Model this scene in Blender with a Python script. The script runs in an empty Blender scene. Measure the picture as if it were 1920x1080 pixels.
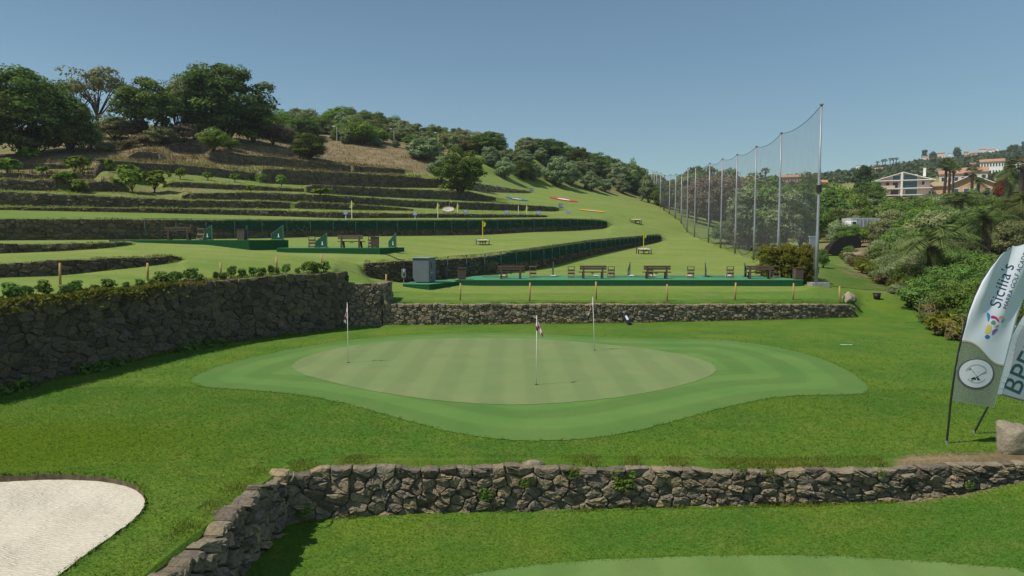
import bpy, bmesh, math, random
import numpy as np
from mathutils import Vector, Matrix

# ------------------------------------------------------------------ camera, sky, sun, exposure
scene = bpy.context.scene
C = scene.collection
CZ = 4.4                      # camera height above the putting green
PITCH = math.radians(4.02)
FPX = 1280.0
cam_d = bpy.data.cameras.new('camera')
cam_d.sensor_width = 36.0
cam_d.lens = 24.0
cam_d.clip_start = 0.1
cam_d.clip_end = 9000.0
cam = bpy.data.objects.new('camera', cam_d)
cam.location = (0, 0, CZ)
cam.rotation_euler = (math.pi / 2 - PITCH, 0, 0)
C.objects.link(cam)
scene.camera = cam

SUN_EL = math.radians(56.0)
SUN_AZ = math.atan2(-0.40, -1.0)          # direction towards the sun, in the ground plane
world = bpy.data.worlds.new('World')
scene.world = world
world.use_nodes = True
wn = world.node_tree
bg = wn.nodes['Background']
sky = wn.nodes.new('ShaderNodeTexSky')
sky.sky_type = 'NISHITA'
sky.sun_disc = False
sky.sun_elevation = SUN_EL
sky.sun_rotation = SUN_AZ - math.pi / 2
sky.altitude = 300.0
sky.air_density = 1.0
sky.dust_density = 0.6
sky.ozone_density = 1.0
tint = wn.nodes.new('ShaderNodeMix')
tint.data_type = 'RGBA'
tint.blend_type = 'MULTIPLY'
tint.inputs[0].default_value = 1.0
tint.inputs[7].default_value = (0.90, 1.07, 1.03, 1)      # the slightly teal cast of the summer sky
wn.links.new(sky.outputs[0], tint.inputs[6])
wn.links.new(tint.outputs[2], bg.inputs[0])
bg.inputs[1].default_value = 0.090

sun_d = bpy.data.lights.new('sun', 'SUN')
sun_d.energy = 4.8
sun_d.angle = math.radians(0.5)
sun_d.color = (1.0, 0.95, 0.86)
sun = bpy.data.objects.new('sun', sun_d)
S = Vector((math.cos(SUN_AZ) * math.cos(SUN_EL), math.sin(SUN_AZ) * math.cos(SUN_EL), math.sin(SUN_EL)))
sun.rotation_euler = S.to_track_quat('Z', 'Y').to_euler()
sun.location = S * 200
C.objects.link(sun)

scene.view_settings.view_transform = 'Standard'
scene.view_settings.look = 'None'
scene.view_settings.exposure = 0.0
scene.view_settings.gamma = 1.0
scene.view_settings.use_curve_mapping = False
scene.cycles.transparent_max_bounces = 24
scene.cycles.max_bounces = 6

# ------------------------------------------------------------------ small helpers
CP, SP = math.cos(PITCH), math.sin(PITCH)
rng = np.random.default_rng(7)
random.seed(7)


def ray(px, py):
    w = -(py - 540) / FPX
    return ((px - 960) / FPX, CP + w * SP, -SP + w * CP)


def at(px, py, Y):
    """point on the plane y = Y seen at a place of the photograph"""
    d = ray(px, py)
    k = Y / d[1]
    return Vector((d[0] * k, Y, CZ + d[2] * k))


def tag(o, label=None, cat=None, group=None, kind=None):
    if label: o['label'] = label
    if cat: o['category'] = cat
    if group: o['group'] = group
    if kind: o['kind'] = kind
    return o


def link(name, data, parent=None, loc=None):
    o = bpy.data.objects.new(name, data)
    C.objects.link(o)
    if parent is not None: o.parent = parent
    if loc is not None: o.location = loc
    return o


def thing(name, label, cat, loc=(0, 0, 0), rz=0.0, group=None, scale=None):
    o = bpy.data.objects.new(name, None)
    o.empty_display_size = 0.2
    C.objects.link(o)
    o.location = loc
    o.rotation_euler = (0, 0, rz)
    if scale: o.scale = scale
    return tag(o, label, cat, group)


def np_mesh(name, verts, faces, mat=None, smooth=False, attrs=None, uv=None):
    """verts (n,3) array, faces (m,k) array with one k, or a list of such arrays"""
    me = bpy.data.meshes.new(name)
    verts = np.asarray(verts, dtype=np.float32)
    if isinstance(faces, np.ndarray): faces = [faces]
    nl = sum(f.size for f in faces)
    npoly = sum(len(f) for f in faces)
    me.vertices.add(len(verts))
    me.vertices.foreach_set('co', verts.ravel())
    me.loops.add(nl)
    me.polygons.add(npoly)
    vi = np.concatenate([f.ravel() for f in faces]).astype(np.int32)
    tot = np.concatenate([np.full(len(f), f.shape[1]) for f in faces]).astype(np.int32)
    st = np.concatenate([[0], np.cumsum(tot)[:-1]]).astype(np.int32)
    me.loops.foreach_set('vertex_index', vi)
    me.polygons.foreach_set('loop_start', st)
    me.polygons.foreach_set('use_smooth', np.full(npoly, smooth, dtype=bool))
    for k, a in (attrs or {}).items():
        at_ = me.attributes.new(k, 'FLOAT', 'POINT')
        at_.data.foreach_set('value', np.asarray(a, dtype=np.float32))
    if uv is not None:
        ul = me.uv_layers.new(name='UVMap')
        ul.data.foreach_set('uv', np.asarray(uv, dtype=np.float32)[vi].ravel())
    me.update(calc_edges=True)
    me.validate()
    if mat: me.materials.append(mat)
    return me


class MB:
    """collects simple solids and gives back one mesh"""
    def __init__(self):
        self.v, self.f = [], []

    def add(self, vs, fs):
        n = len(self.v)
        self.v += [tuple(v) for v in vs]
        self.f += [tuple(n + i for i in f) for f in fs]
        return self

    def box(self, c, s, rot=None, taper=1.0, bev=0.0):
        hx, hy, hz = s[0] / 2, s[1] / 2, s[2] / 2
        if bev <= 0:
            vs = []
            for z, t in ((-hz, 1.0), (hz, taper)):
                vs += [(-hx * t, -hy * t, z), (hx * t, -hy * t, z), (hx * t, hy * t, z), (-hx * t, hy * t, z)]
            fs = [(3, 2, 1, 0), (4, 5, 6, 7), (0, 1, 5, 4), (1, 2, 6, 5), (2, 3, 7, 6), (3, 0, 4, 7)]
        else:
            b = min(bev, hx * .9, hy * .9, hz * .9)
            vs = []
            for z, i in ((-hz, b), (-hz + b, 0), (hz - b, 0), (hz, b)):
                vs += [(-hx + i, -hy + i, z), (hx - i, -hy + i, z), (hx - i, hy - i, z), (-hx + i, hy - i, z)]
            fs = [(3, 2, 1, 0), (12, 13, 14, 15)]
            for r in range(3):
                for k in range(4):
                    a, d = r * 4 + k, r * 4 + (k + 1) % 4
                    fs.append((a, d, d + 4, a + 4))
        M = rot if rot is not None else Matrix.Identity(3)
        cc = Vector(c)
        return self.add([M @ Vector(v) + cc for v in vs], fs)

    def bar(self, a, b, w, h):
        """square bar between two points"""
        a, b = Vector(a), Vector(b)
        d = b - a
        q = d.to_track_quat('Z', 'Y').to_matrix()
        return self.box((a + b) / 2, (w, h, d.length), q)

    def tube(self, pts, rad, n=8, cap=True):
        pts = [Vector(p) for p in pts]
        rads = rad if isinstance(rad, (list, tuple)) else [rad] * len(pts)
        vs, fs = [], []
        for i, p in enumerate(pts):
            d = (pts[min(i + 1, len(pts) - 1)] - pts[max(i - 1, 0)]).normalized()
            ref = Vector((1, 0, 0)) if abs(d.x) < 0.9 else Vector((0, 1, 0))
            u = d.cross(ref).normalized()
            w = d.cross(u)
            for k in range(n):
                t = 2 * math.pi * k / n
                vs.append(p + (u * math.cos(t) + w * math.sin(t)) * rads[i])
        for i in range(len(pts) - 1):
            for k in range(n):
                a, b = i * n + k, i * n + (k + 1) % n
                fs.append((a, b, b + n, a + n))
        if cap:
            fs.append(tuple(range(n - 1, -1, -1)))
            fs.append(tuple((len(pts) - 1) * n + k for k in range(n)))
        return self.add(vs, fs)

    def mesh(self, name, mat, smooth=False):
        me = bpy.data.meshes.new(name)
        me.from_pydata(self.v, [], self.f)
        bm = bmesh.new()
        bm.from_mesh(me)
        bmesh.ops.recalc_face_normals(bm, faces=bm.faces)
        bm.to_mesh(me)
        bm.free()
        if smooth:
            me.polygons.foreach_set('use_smooth', [True] * len(me.polygons))
        if mat: me.materials.append(mat)
        me.update()
        return me

    def obj(self, name, mat, parent=None, loc=None, smooth=False):
        return link(name, self.mesh(name, mat, smooth), parent, loc)


def copy_tree(o, parent=None):
    c = o.copy()
    C.objects.link(c)
    c.parent = parent
    for ch in o.children:
        copy_tree(ch, c)
    return c


# ------------------------------------------------------------------ materials
def new_mat(name, rough=0.8, spec=0.3):
    m = bpy.data.materials.new(name)
    m.use_nodes = True
    nt = m.node_tree
    b = nt.nodes['Principled BSDF']
    b.inputs['Roughness'].default_value = rough
    b.inputs['Specular IOR Level'].default_value = spec
    return m, nt, b


def N(nt, t, **kw):
    n = nt.nodes.new(t)
    for k, v in kw.items():
        if k.startswith('i_'):
            n.inputs[k[2:].replace('_', ' ')].default_value = v
        else:
            setattr(n, k, v)
    return n


def ramp(nt, stops, interp='LINEAR'):
    r = nt.nodes.new('ShaderNodeValToRGB')
    cr = r.color_ramp
    cr.interpolation = interp
    while len(cr.elements) < len(stops): cr.elements.new(0.5)
    for e, (p, c) in zip(cr.elements, stops):
        e.position = p
        e.color = c if len(c) == 4 else (*c, 1)
    return r


def mix(nt, fac, a, b, mode='MIX'):
    m = nt.nodes.new('ShaderNodeMix')
    m.data_type = 'RGBA'
    m.blend_type = mode
    for sock, val in ((m.inputs[0], fac), (m.inputs[6], a), (m.inputs[7], b)):
        if hasattr(val, 'is_linked') or isinstance(val, bpy.types.NodeSocket):
            nt.links.new(val, sock)
        elif isinstance(val, (int, float)):
            sock.default_value = val
        else:
            sock.default_value = (*val, 1) if len(val) == 3 else val
    return m.outputs[2]


def noise(nt, scale, detail=3.0, rough=0.55, coord=None, vec_scale=None):
    n = N(nt, 'ShaderNodeTexNoise')
    n.inputs['Scale'].default_value = scale
    n.inputs['Detail'].default_value = detail
    n.inputs['Roughness'].default_value = rough
    if coord is not None:
        if vec_scale is not None:
            mp = N(nt, 'ShaderNodeMapping')
            mp.inputs['Scale'].default_value = vec_scale
            nt.links.new(coord, mp.inputs[0])
            coord = mp.outputs[0]
        nt.links.new(coord, n.inputs['Vector'])
    return n.outputs['Fac']


def mrange(nt, val, a, b, c=0.0, d=1.0):
    m = N(nt, 'ShaderNodeMapRange')
    nt.links.new(val, m.inputs[0])
    for i, v in enumerate((a, b, c, d)):
        m.inputs[i + 1].default_value = v
    return m.outputs[0]


def attr(nt, name):
    a = N(nt, 'ShaderNodeAttribute')
    a.attribute_name = name
    return a.outputs['Fac']


def geo_pos(nt):
    return N(nt, 'ShaderNodeNewGeometry').outputs['Position']


def bump(nt, h, strength, dist, bsdf):
    b = N(nt, 'ShaderNodeBump')
    b.inputs['Strength'].default_value = strength
    b.inputs['Distance'].default_value = dist
    nt.links.new(h, b.inputs['Height'])
    nt.links.new(b.outputs[0], bsdf.inputs['Normal'])
    return b


def plain(name, col, rough=0.7, spec=0.3, var=0.25, scale=6.0, metal=0.0):
    """one paint or cloth colour with a little wear"""
    m, nt, b = new_mat(name, rough, spec)
    tc = N(nt, 'ShaderNodeTexCoord').outputs['Object']
    n = noise(nt, scale, 4, 0.6, tc)
    lo = tuple(c * (1 - var) for c in col)
    hi = tuple(min(1, c * (1 + var)) for c in col)
    r = ramp(nt, [(0.3, lo), (0.7, hi)])
    nt.links.new(n, r.inputs[0])
    nt.links.new(r.outputs[0], b.inputs['Base Color'])
    b.inputs['Metallic'].default_value = metal
    return m


M = {}


def make_ground_material():
    m, nt, b = new_mat('ground_grass', 0.9, 0.12)
    pos = geo_pos(nt)
    dry, tone, moss = attr(nt, 'dry'), attr(nt, 'tone'), attr(nt, 'moss')
    big = noise(nt, 0.30, 5, 0.62, pos)
    mid = noise(nt, 1.3, 4, 0.6, pos)
    fine = noise(nt, 14.0, 4, 0.7, pos)
    vfine = noise(nt, 55.0, 3, 0.7, pos)
    streak = noise(nt, 0.55, 5, 0.62, pos, (0.22, 1.3, 1))
    a = mix(nt, mrange(nt, big, 0.40, 0.62), (0.058, 0.138, 0.015), (0.104, 0.168, 0.016))
    a = mix(nt, mrange(nt, mid, 0.48, 0.74, 0, 0.7), a, (0.135, 0.165, 0.030))
    a = mix(nt, mrange(nt, noise(nt, 3.6, 5, 0.7, pos), 0.60, 0.78, 0, 0.55), a, (0.160, 0.150, 0.045))
    a = mix(nt, mrange(nt, noise(nt, 0.8, 5, 0.7, pos, (1, 1, 1)), 0.30, 0.44, 0.6, 0), a, (0.036, 0.100, 0.018))
    # mown driving range turf: drier and yellower
    r = mix(nt, mrange(nt, streak, 0.36, 0.66), (0.145, 0.225, 0.040), (0.245, 0.275, 0.075))
    r = mix(nt, mrange(nt, mid, 0.47, 0.72, 0, 0.65), r, (0.270, 0.250, 0.092))
    col = mix(nt, tone, a, r)
    col = mix(nt, mrange(nt, moss, 0, 0.7, 0, 0.95), col, (0.082, 0.128, 0.001))
    # dry slopes: straw and bare soil
    s1 = noise(nt, 0.55, 5, 0.7, pos)
    straw = mix(nt, mrange(nt, s1, 0.38, 0.62), (0.125, 0.090, 0.046), (0.265, 0.200, 0.108))
    straw = mix(nt, mrange(nt, noise(nt, 2.2, 4, 0.7, pos), 0.55, 0.72, 0, 0.8), straw, (0.060, 0.085, 0.020))
    jit = N(nt, 'ShaderNodeMath', operation='ADD')
    nt.links.new(dry, jit.inputs[0])
    nt.links.new(mrange(nt, s1, 0.3, 0.7, -0.3, 0.3), jit.inputs[1])
    col = mix(nt, mrange(nt, jit.outputs[0], 0.3, 0.75), col, straw)
    g = mrange(nt, fine, 0.25, 0.75, 0.70, 1.28)
    col = mix(nt, 1.0, col, N(nt, 'ShaderNodeCombineColor').outputs[0], 'MIX') if False else col
    mul = N(nt, 'ShaderNodeVectorMath', operation='SCALE')
    nt.links.new(col, mul.inputs[0])
    nt.links.new(g, mul.inputs['Scale'])
    mul2 = N(nt, 'ShaderNodeVectorMath', operation='SCALE')
    nt.links.new(mul.outputs[0], mul2.inputs[0])
    nt.links.new(mrange(nt, vfine, 0.25, 0.75, 0.72, 1.28), mul2.inputs['Scale'])
    nt.links.new(mul2.outputs[0], b.inputs['Base Color'])
    bump(nt, fine, 0.5, 0.05, b)
    return m


def make_green_material(name, c1, c2, stripes=True):
    m, nt, b = new_mat(name, 0.85, 0.15)
    pos = geo_pos(nt)
    n1 = noise(nt, 0.5, 4, 0.6, pos)
    n2 = noise(nt, 30.0, 3, 0.7, pos)
    col = mix(nt, mrange(nt, n1, 0.35, 0.65), c1, c2)
    if stripes:
        sx = N(nt, 'ShaderNodeSeparateXYZ')
        nt.links.new(pos, sx.inputs[0])
        w = N(nt, 'ShaderNodeMath', operation='SINE')
        sc = N(nt, 'ShaderNodeMath', operation='MULTIPLY')
        sc.inputs[1].default_value = 4.6
        wob = N(nt, 'ShaderNodeMath', operation='MULTIPLY_ADD')
        nt.links.new(n1, wob.inputs[0]); wob.inputs[1].default_value = 0.5
        nt.links.new(sx.outputs[0], wob.inputs[2])
        nt.links.new(wob.outputs[0], sc.inputs[0])
        nt.links.new(sc.outputs[0], w.inputs[0])
        fac = mrange(nt, w.outputs[0], -0.4, 0.4, 0.0, 1.0)
    else:
        w = N(nt, 'ShaderNodeMath', operation='SINE')
        sc = N(nt, 'ShaderNodeMath', operation='MULTIPLY')
        sc.inputs[1].default_value = 4.0
        nt.links.new(attr(nt, 'ring'), sc.inputs[0])
        nt.links.new(sc.outputs[0], w.inputs[0])
        fac = mrange(nt, w.outputs[0], -0.4, 0.4, 0.0, 1.0)
    mul = N(nt, 'ShaderNodeVectorMath', operation='SCALE')
    nt.links.new(col, mul.inputs[0])
    nt.links.new(mrange(nt, fac, 0, 1, 0.955, 1.045) if stripes else mrange(nt, fac, 0, 1, 0.925, 1.07), mul.inputs['Scale'])
    mul2 = N(nt, 'ShaderNodeVectorMath', operation='SCALE')
    nt.links.new(mul.outputs[0], mul2.inputs[0])
    nt.links.new(mrange(nt, n2, 0.25, 0.75, 0.9, 1.1), mul2.inputs['Scale'])
    nt.links.new(mul2.outputs[0], b.inputs['Base Color'])
    bump(nt, n2, 0.2, 0.01, b)
    return m


def make_sand_material():
    m, nt, b = new_mat('bunker_sand', 0.95, 0.1)
    pos = geo_pos(nt)
    rot = N(nt, 'ShaderNodeMapping')
    rot.inputs['Rotation'].default_value = (0, 0, math.radians(-35))
    rot.inputs['Scale'].default_value = (1.0, 5.0, 1.0)
    nt.links.new(pos, rot.inputs[0])
    rake = noise(nt, 4.0, 6, 0.7, rot.outputs[0])
    lump = noise(nt, 9.0, 5, 0.65, pos)
    add = N(nt, 'ShaderNodeMath', operation='ADD')
    nt.links.new(rake, add.inputs[0])
    nt.links.new(lump, add.inputs[1])
    wv = N(nt, 'ShaderNodeTexWave')
    wv.inputs['Scale'].default_value = 2.6
    wv.inputs['Distortion'].default_value = 9.0
    wv.inputs['Detail'].default_value = 3.0
    wv.inputs['Detail Scale'].default_value = 0.6
    nt.links.new(rot.outputs[0], wv.inputs['Vector'])
    rk = N(nt, 'ShaderNodeMath', operation='MULTIPLY_ADD')
    nt.links.new(wv.outputs['Fac'], rk.inputs[0])
    rk.inputs[1].default_value = 0.22
    nt.links.new(add.outputs[0], rk.inputs[2])
    add = rk
    col = mix(nt, noise(nt, 0.8, 4, 0.6, pos), (0.56, 0.495, 0.375), (0.68, 0.62, 0.505))
    nt.links.new(col, b.inputs['Base Color'])
    bump(nt, add.outputs[0], 0.8, 0.05, b)
    return m


def make_stone_material(name, lo, hi, tan):
    m, nt, b = new_mat(name, 0.92, 0.15)
    pos = geo_pos(nt)
    rnd = attr(nt, 'rnd')
    n1 = noise(nt, 11.0, 8, 0.72, pos)
    n2 = noise(nt, 1.6, 4, 0.6, pos)
    col = mix(nt, mrange(nt, n1, 0.3, 0.7), lo, hi)
    r2 = ramp(nt, [(0.0, (0.62, 0.6, 0.6)), (0.5, (1, 1, 1)), (0.85, (1.18, 1.12, 1.0)), (1.0, (1.45, 1.30, 1.05))])
    nt.links.new(rnd, r2.inputs[0])
    col = mix(nt, 1.0, col, r2.outputs[0], 'MULTIPLY')
    col = mix(nt, mrange(nt, n2, 0.52, 0.72, 0, 0.6), col, tan)
    nt.links.new(col, b.inputs['Base Color'])
    bump(nt, n1, 1.0, 0.09, b)
    return m


def make_leaf_material(name, dark, light, trans=0.25):
    m = bpy.data.materials.new(name)
    m.use_nodes = True
    nt = m.node_tree
    nt.nodes.clear()
    out = N(nt, 'ShaderNodeOutputMaterial')
    d = N(nt, 'ShaderNodeBsdfDiffuse')
    t = N(nt, 'ShaderNodeBsdfTranslucent')
    mx = N(nt, 'ShaderNodeMixShader')
    mx.inputs[0].default_value = trans
    oi = N(nt, 'ShaderNodeObjectInfo').outputs['Random']
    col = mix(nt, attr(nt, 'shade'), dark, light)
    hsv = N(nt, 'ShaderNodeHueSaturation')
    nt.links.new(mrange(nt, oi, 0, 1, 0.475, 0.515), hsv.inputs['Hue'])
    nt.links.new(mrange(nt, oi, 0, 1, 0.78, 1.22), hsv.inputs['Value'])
    nt.links.new(col, hsv.inputs['Color'])
    nt.links.new(hsv.outputs[0], d.inputs[0])
    nt.links.new(hsv.outputs[0], t.inputs[0])
    nt.links.new(d.outputs[0], mx.inputs[1])
    nt.links.new(t.outputs[0], mx.inputs[2])
    nt.links.new(mx.outputs[0], out.inputs[0])
    return m


def make_net_material(name, col, alpha):
    m = bpy.data.materials.new(name)
    m.use_nodes = True
    nt = m.node_tree
    nt.nodes.clear()
    out = N(nt, 'ShaderNodeOutputMaterial')
    d = N(nt, 'ShaderNodeBsdfDiffuse')
    d.inputs[0].default_value = (*col, 1)
    t = N(nt, 'ShaderNodeBsdfTransparent')
    mx = N(nt, 'ShaderNodeMixShader')
    n = noise(nt, 0.7, 3, 0.6, geo_pos(nt))
    nt.links.new(mrange(nt, n, 0.3, 0.7, alpha * 0.85, min(1, alpha * 1.15)), mx.inputs[0])
    nt.links.new(t.outputs[0], mx.inputs[1])
    nt.links.new(d.outputs[0], mx.inputs[2])
    nt.links.new(mx.outputs[0], out.inputs[0])
    return m


def make_glass(name, col=(0.03, 0.045, 0.05)):
    m, nt, b = new_mat(name, 0.08, 0.6)
    b.inputs['Base Color'].default_value = (*col, 1)
    return m


def make_wood(name, lo, hi):
    m, nt, b = new_mat(name, 0.75, 0.25)
    tc = N(nt, 'ShaderNodeTexCoord').outputs['Object']
    n = noise(nt, 9.0, 4, 0.65, tc, (0.6, 4, 4))
    nt.links.new(mix(nt, mrange(nt, n, 0.3, 0.7), lo, hi), b.inputs['Base Color'])
    bump(nt, n, 0.3, 0.01, b)
    return m


M['ground'] = make_ground_material()
M['green'] = make_green_material('putting_green', (0.143, 0.202, 0.073), (0.172, 0.212, 0.082))
M['fringe'] = make_green_material('green_fringe', (0.084, 0.172, 0.036), (0.110, 0.188, 0.044), False)
M['lowgreen'] = make_green_material('lower_green', (0.102, 0.182, 0.042), (0.132, 0.195, 0.054))
M['sand'] = make_sand_material()
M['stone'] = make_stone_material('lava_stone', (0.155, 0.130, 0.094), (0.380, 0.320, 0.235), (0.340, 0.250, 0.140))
M['stone_shaded'] = make_stone_material('shaded_lava_stone', (0.075, 0.064, 0.048), (0.175, 0.152, 0.112), (0.185, 0.140, 0.075))  # darker copy of the lava stone: shade on unlit walls put into its colour
M['rock'] = make_stone_material('boulder_rock', (0.23, 0.195, 0.145), (0.40, 0.345, 0.26), (0.42, 0.32, 0.19))
M['soil'] = plain('soil', (0.12, 0.095, 0.066), 0.95, 0.1, 0.5, 8)
M['dirt'] = plain('dirt', (0.24, 0.185, 0.125), 0.95, 0.1, 0.3, 3)

# ------------------------------------------------------------------ terrain
def E(*rows):
    """curve of the ground: rows are (px, Y, py) or (px, Y, py_low, py_high)"""
    a, iy, lo, hi = [], [], [], []
    for r in rows:
        px, Y = r[0], r[1]
        p0 = at(px, r[2], Y)
        p1 = at(px, r[3] if len(r) > 3 else r[2], Y)
        a.append(p0.x / Y); iy.append(1 / Y)
        lo.append((p0.z - CZ) / Y); hi.append((p1.z - CZ) / Y)
    return [np.array(v) for v in (a, iy, lo, hi)]


def W(*rows):
    """same with world points (x, Y, zlow, zhigh)"""
    r = sorted(rows, key=lambda q: q[0] / q[1])
    return [np.array([q[0] / q[1] for q in r]), np.array([1 / q[1] for q in r]),
            np.array([(q[2] - CZ) / q[1] for q in r]), np.array([(q[3] - CZ) / q[1] for q in r])]


def join(c1, c2):
    return [np.concatenate([p, q]) for p, q in zip(c1, c2)]


curves = {}
curves['near'] = W((-8, 2.2, -1.2, -1.2), (8, 2.2, -1.2, -1.2))
curves['front'] = join(
    W((-4.75, 3.0, -1.15, -0.05), (-4.7, 6.0, -1.15, -0.02), (-4.65, 8.8, -1.12, 0.0), (-4.55, 11.0, -1.1, -0.05), (-4.42, 12.9, -1.12, -0.12)),
    E((600, 13.25, 972, 876), (700, 13.35, 966, 874), (900, 13.45, 958, 873), (1000, 13.5, 957, 873), (1200, 13.45, 951, 876),
      (1400, 13.35, 947, 880), (1500, 13.4, 945, 880), (1700, 13.6, 938, 875), (1800, 13.75, 925, 870), (1920, 13.9, 900, 864), (2150, 14.1, 880, 858)))
curves['lawn'] = W((-20, 16, 0.05, 0.05), (-8, 16.5, 0.12, 0.12), (-4, 16.5, 0.05, 0.05), (3, 17, 0, 0), (12, 17, 0.02, 0.02), (30, 17, 0.1, 0.1))
curves['mid'] = E((-300, 15.6, 812, 585), (0, 19.4, 738, 576), (150, 22.3, 700, 558), (270, 25.2, 672, 546), (410, 28.7, 645, 530), (520, 30.9, 632, 519),
                  (630, 33.3, 618, 512), (638, 34.4, 613, 533), (713, 35.0, 611, 533), (719, 35.1, 610, 572), (800, 35.2, 610, 572), (1100, 35.8, 607, 572),
                  (1300, 36.5, 604, 573), (1500, 37.5, 600, 573), (1603, 38.6, 596, 574), (1612, 38.6, 597), (1700, 37, 606), (1800, 33, 626), (1920, 29, 660), (2200, 27, 690))
curves['bank'] = E((-300, 24, 540, 508), (0, 28, 520, 495), (100, 29, 517, 489), (200, 31, 506, 485), (300, 33.5, 495, 481), (338, 35, 488, 480), (346, 35, 484),
                   (500, 37, 490), (635, 39, 496), (690, 38.2, 522), (720, 38.5, 548), (760, 39, 548), (860, 39.5, 551), (1238, 40, 549), (1500, 41, 546),
                   (1530, 42, 538), (1620, 43, 548), (1700, 42, 562), (1800, 40, 570), (1920, 38, 585), (2200, 38, 600))
curves['tee'] = E((-300, 28, 500), (0, 31, 488), (340, 38, 477), (500, 40, 481), (635, 40.5, 490), (676, 40.3, 512), (690, 40.6, 524), (750, 41.0, 533), (830, 45, 526), (900, 48, 521),
                  (1238, 49, 518), (1500, 49, 518), (1530, 47, 520), (1620, 52, 522), (1700, 50, 532), (1920, 48, 545), (2200, 48, 550))
curves['range_wall'] = E((-300, 31, 488), (0, 34, 480), (340, 40, 472), (500, 41.5, 477), (635, 42, 485), (676, 41.6, 496), (684, 41.6, 521, 496), (750, 42.4, 531, 491),
                         (835, 46.5, 522, 487), (907, 49.5, 515, 481), (1017, 55.5, 503, 467), (1105, 68, 480, 454), (1238, 100, 452, 440.5), (1246, 100, 450),
                         (1300, 106, 447), (1413, 75, 478), (1530, 72, 480), (1700, 80, 470), (1920, 85, 450), (2200, 85, 430))
curves['upper'] = E((-300, 33, 482, 462), (0, 36, 475, 458), (120, 38, 470, 457), (200, 40, 464, 455), (246, 42, 458, 453), (254, 42, 457), (300, 44, 457), (390, 44.2, 460), (467, 44.5, 470), (540, 45, 475),
                    (712, 45, 477), (757, 46, 479), (830, 50, 478), (907, 54, 472), (1017, 61, 458), (1105, 74, 447), (1238, 106, 441), (1288, 111, 441), (1413, 82, 472), (1530, 84, 470),
                    (1700, 100, 452), (1920, 105, 435), (2200, 105, 420))
curves['long_wall'] = E((-300, 43, 453, 408), (0, 48, 452, 412), (300, 54, 450, 413), (480, 58, 447, 414), (600, 62, 443.5, 414), (750, 67, 442, 414), (900, 74, 440, 413), (1000, 81, 434.5, 411.5),
                        (1080, 90, 432, 411.5), (1136, 100, 428, 415), (1144, 101, 423), (1192, 111, 420), (1238, 114, 425), (1288, 118.5, 436), (1413, 100, 455), (1530, 110, 450), (1700, 130, 430),
                        (1920, 130, 415), (2200, 130, 400))
curves['h0'] = E((-300, 53, 391, 385), (0, 57, 393, 388), (300, 63, 399, 390), (480, 68, 404.5, 394), (640, 72, 410, 399), (773, 77, 409, 401), (900, 84, 409, 402), (1022, 94, 408, 404), (1034, 95, 406.5),
                 (1138, 112, 404), (1200, 122, 408), (1277, 127, 417), (1413, 140, 440), (1600, 160, 420), (1920, 170, 390), (2200, 170, 370))
curves['h1'] = E((-300, 56, 386, 356), (0, 61, 387, 360), (180, 64, 389, 368), (350, 68, 391, 376), (545, 74, 391, 378), (553, 75, 389), (558, 76, 391, 377), (700, 81, 394, 385), (773, 84, 395.5, 392), (800, 85, 395),
                 (1025, 98, 401), (1138, 118, 398), (1277, 135, 411), (1413, 160, 430), (1600, 190, 395), (1920, 200, 375), (2200, 200, 350))
curves['h2'] = E((-300, 58, 355), (0, 64, 359), (338, 72, 374), (346, 72, 375, 364), (480, 77, 375, 361), (640, 82, 383, 368), (773, 88, 389, 376), (900, 98, 394, 380), (1044, 112, 397, 388.5), (1056, 113, 394),
                 (1138, 126, 394), (1277, 142, 407), (1413, 180, 420), (1600, 215, 375), (1690, 222, 366), (1920, 225, 358), (2200, 225, 335))
curves['h3'] = E((-300, 62, 354, 330), (0, 67, 357, 337), (110, 68.5, 357, 338), (125, 69, 356, 346), (140, 69.5, 359, 340), (230, 72, 360, 342), (240, 73, 359), (305, 78, 355), (312, 78, 350, 340), (440, 83, 357, 347), (571, 88, 360, 354.5), (579, 88.5, 362, 346), (700, 95, 369, 352),
                 (880, 109, 377, 360), (930, 115, 377, 371), (960, 119, 376), (1138, 135, 387), (1277, 152, 402), (1413, 205, 405), (1600, 235, 365), (1920, 250, 345), (2200, 250, 320))
curves['h4'] = E((-300, 66, 326), (0, 73, 335, 326), (180, 78, 338, 330), (188, 79, 318, 298), (300, 85, 322, 305), (400, 91, 331, 315), (483, 96, 341, 325), (497, 97, 344, 316), (640, 106, 350, 324), (760, 115, 353, 331),
                 (843, 120, 353.5, 341), (862, 122, 356, 350), (900, 127, 361, 347), (990, 141, 363, 359), (1000, 142, 362), (1138, 152, 378), (1277, 165, 397), (1413, 235, 390), (1600, 270, 355), (1920, 290, 335), (2200, 290, 310))
curves['h5'] = E((-300, 76, 315, 300), (0, 82, 317, 307), (130, 84, 318, 309), (140, 85, 314), (244, 91, 297), (248, 91, 302, 285), (302, 93, 304, 287), (308, 94, 300), (392, 103, 302), (398, 104, 307, 286), (520, 110, 314, 297),
                 (627, 115, 324, 309), (660, 117, 325.5, 313), (668, 118, 325, 313), (758, 123, 328, 319), (766, 124, 325), (843, 130, 333), (900, 140, 325), (995, 154, 345), (1100, 167, 356), (1200, 187, 372), (1277, 187, 392), (1413, 265, 372),
                 (1600, 310, 345), (1920, 340, 325), (2200, 340, 295))
curves['h6'] = E((-300, 86, 285), (0, 94, 290), (200, 101, 275), (314, 104, 273), (322, 104.5, 285, 269), (382, 107, 286, 270), (390, 108, 274), (480, 118, 272), (557, 136, 268), (632, 142, 272), (739, 148, 278), (821, 152, 284), (887, 156, 287),
                 (950, 161, 291), (1010, 170, 294), (1100, 192, 322), (1160, 202, 340), (1238, 214, 368), (1277, 212, 385), (1413, 300, 352), (1600, 370, 340), (1920, 420, 315), (2200, 420, 280))
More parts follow.
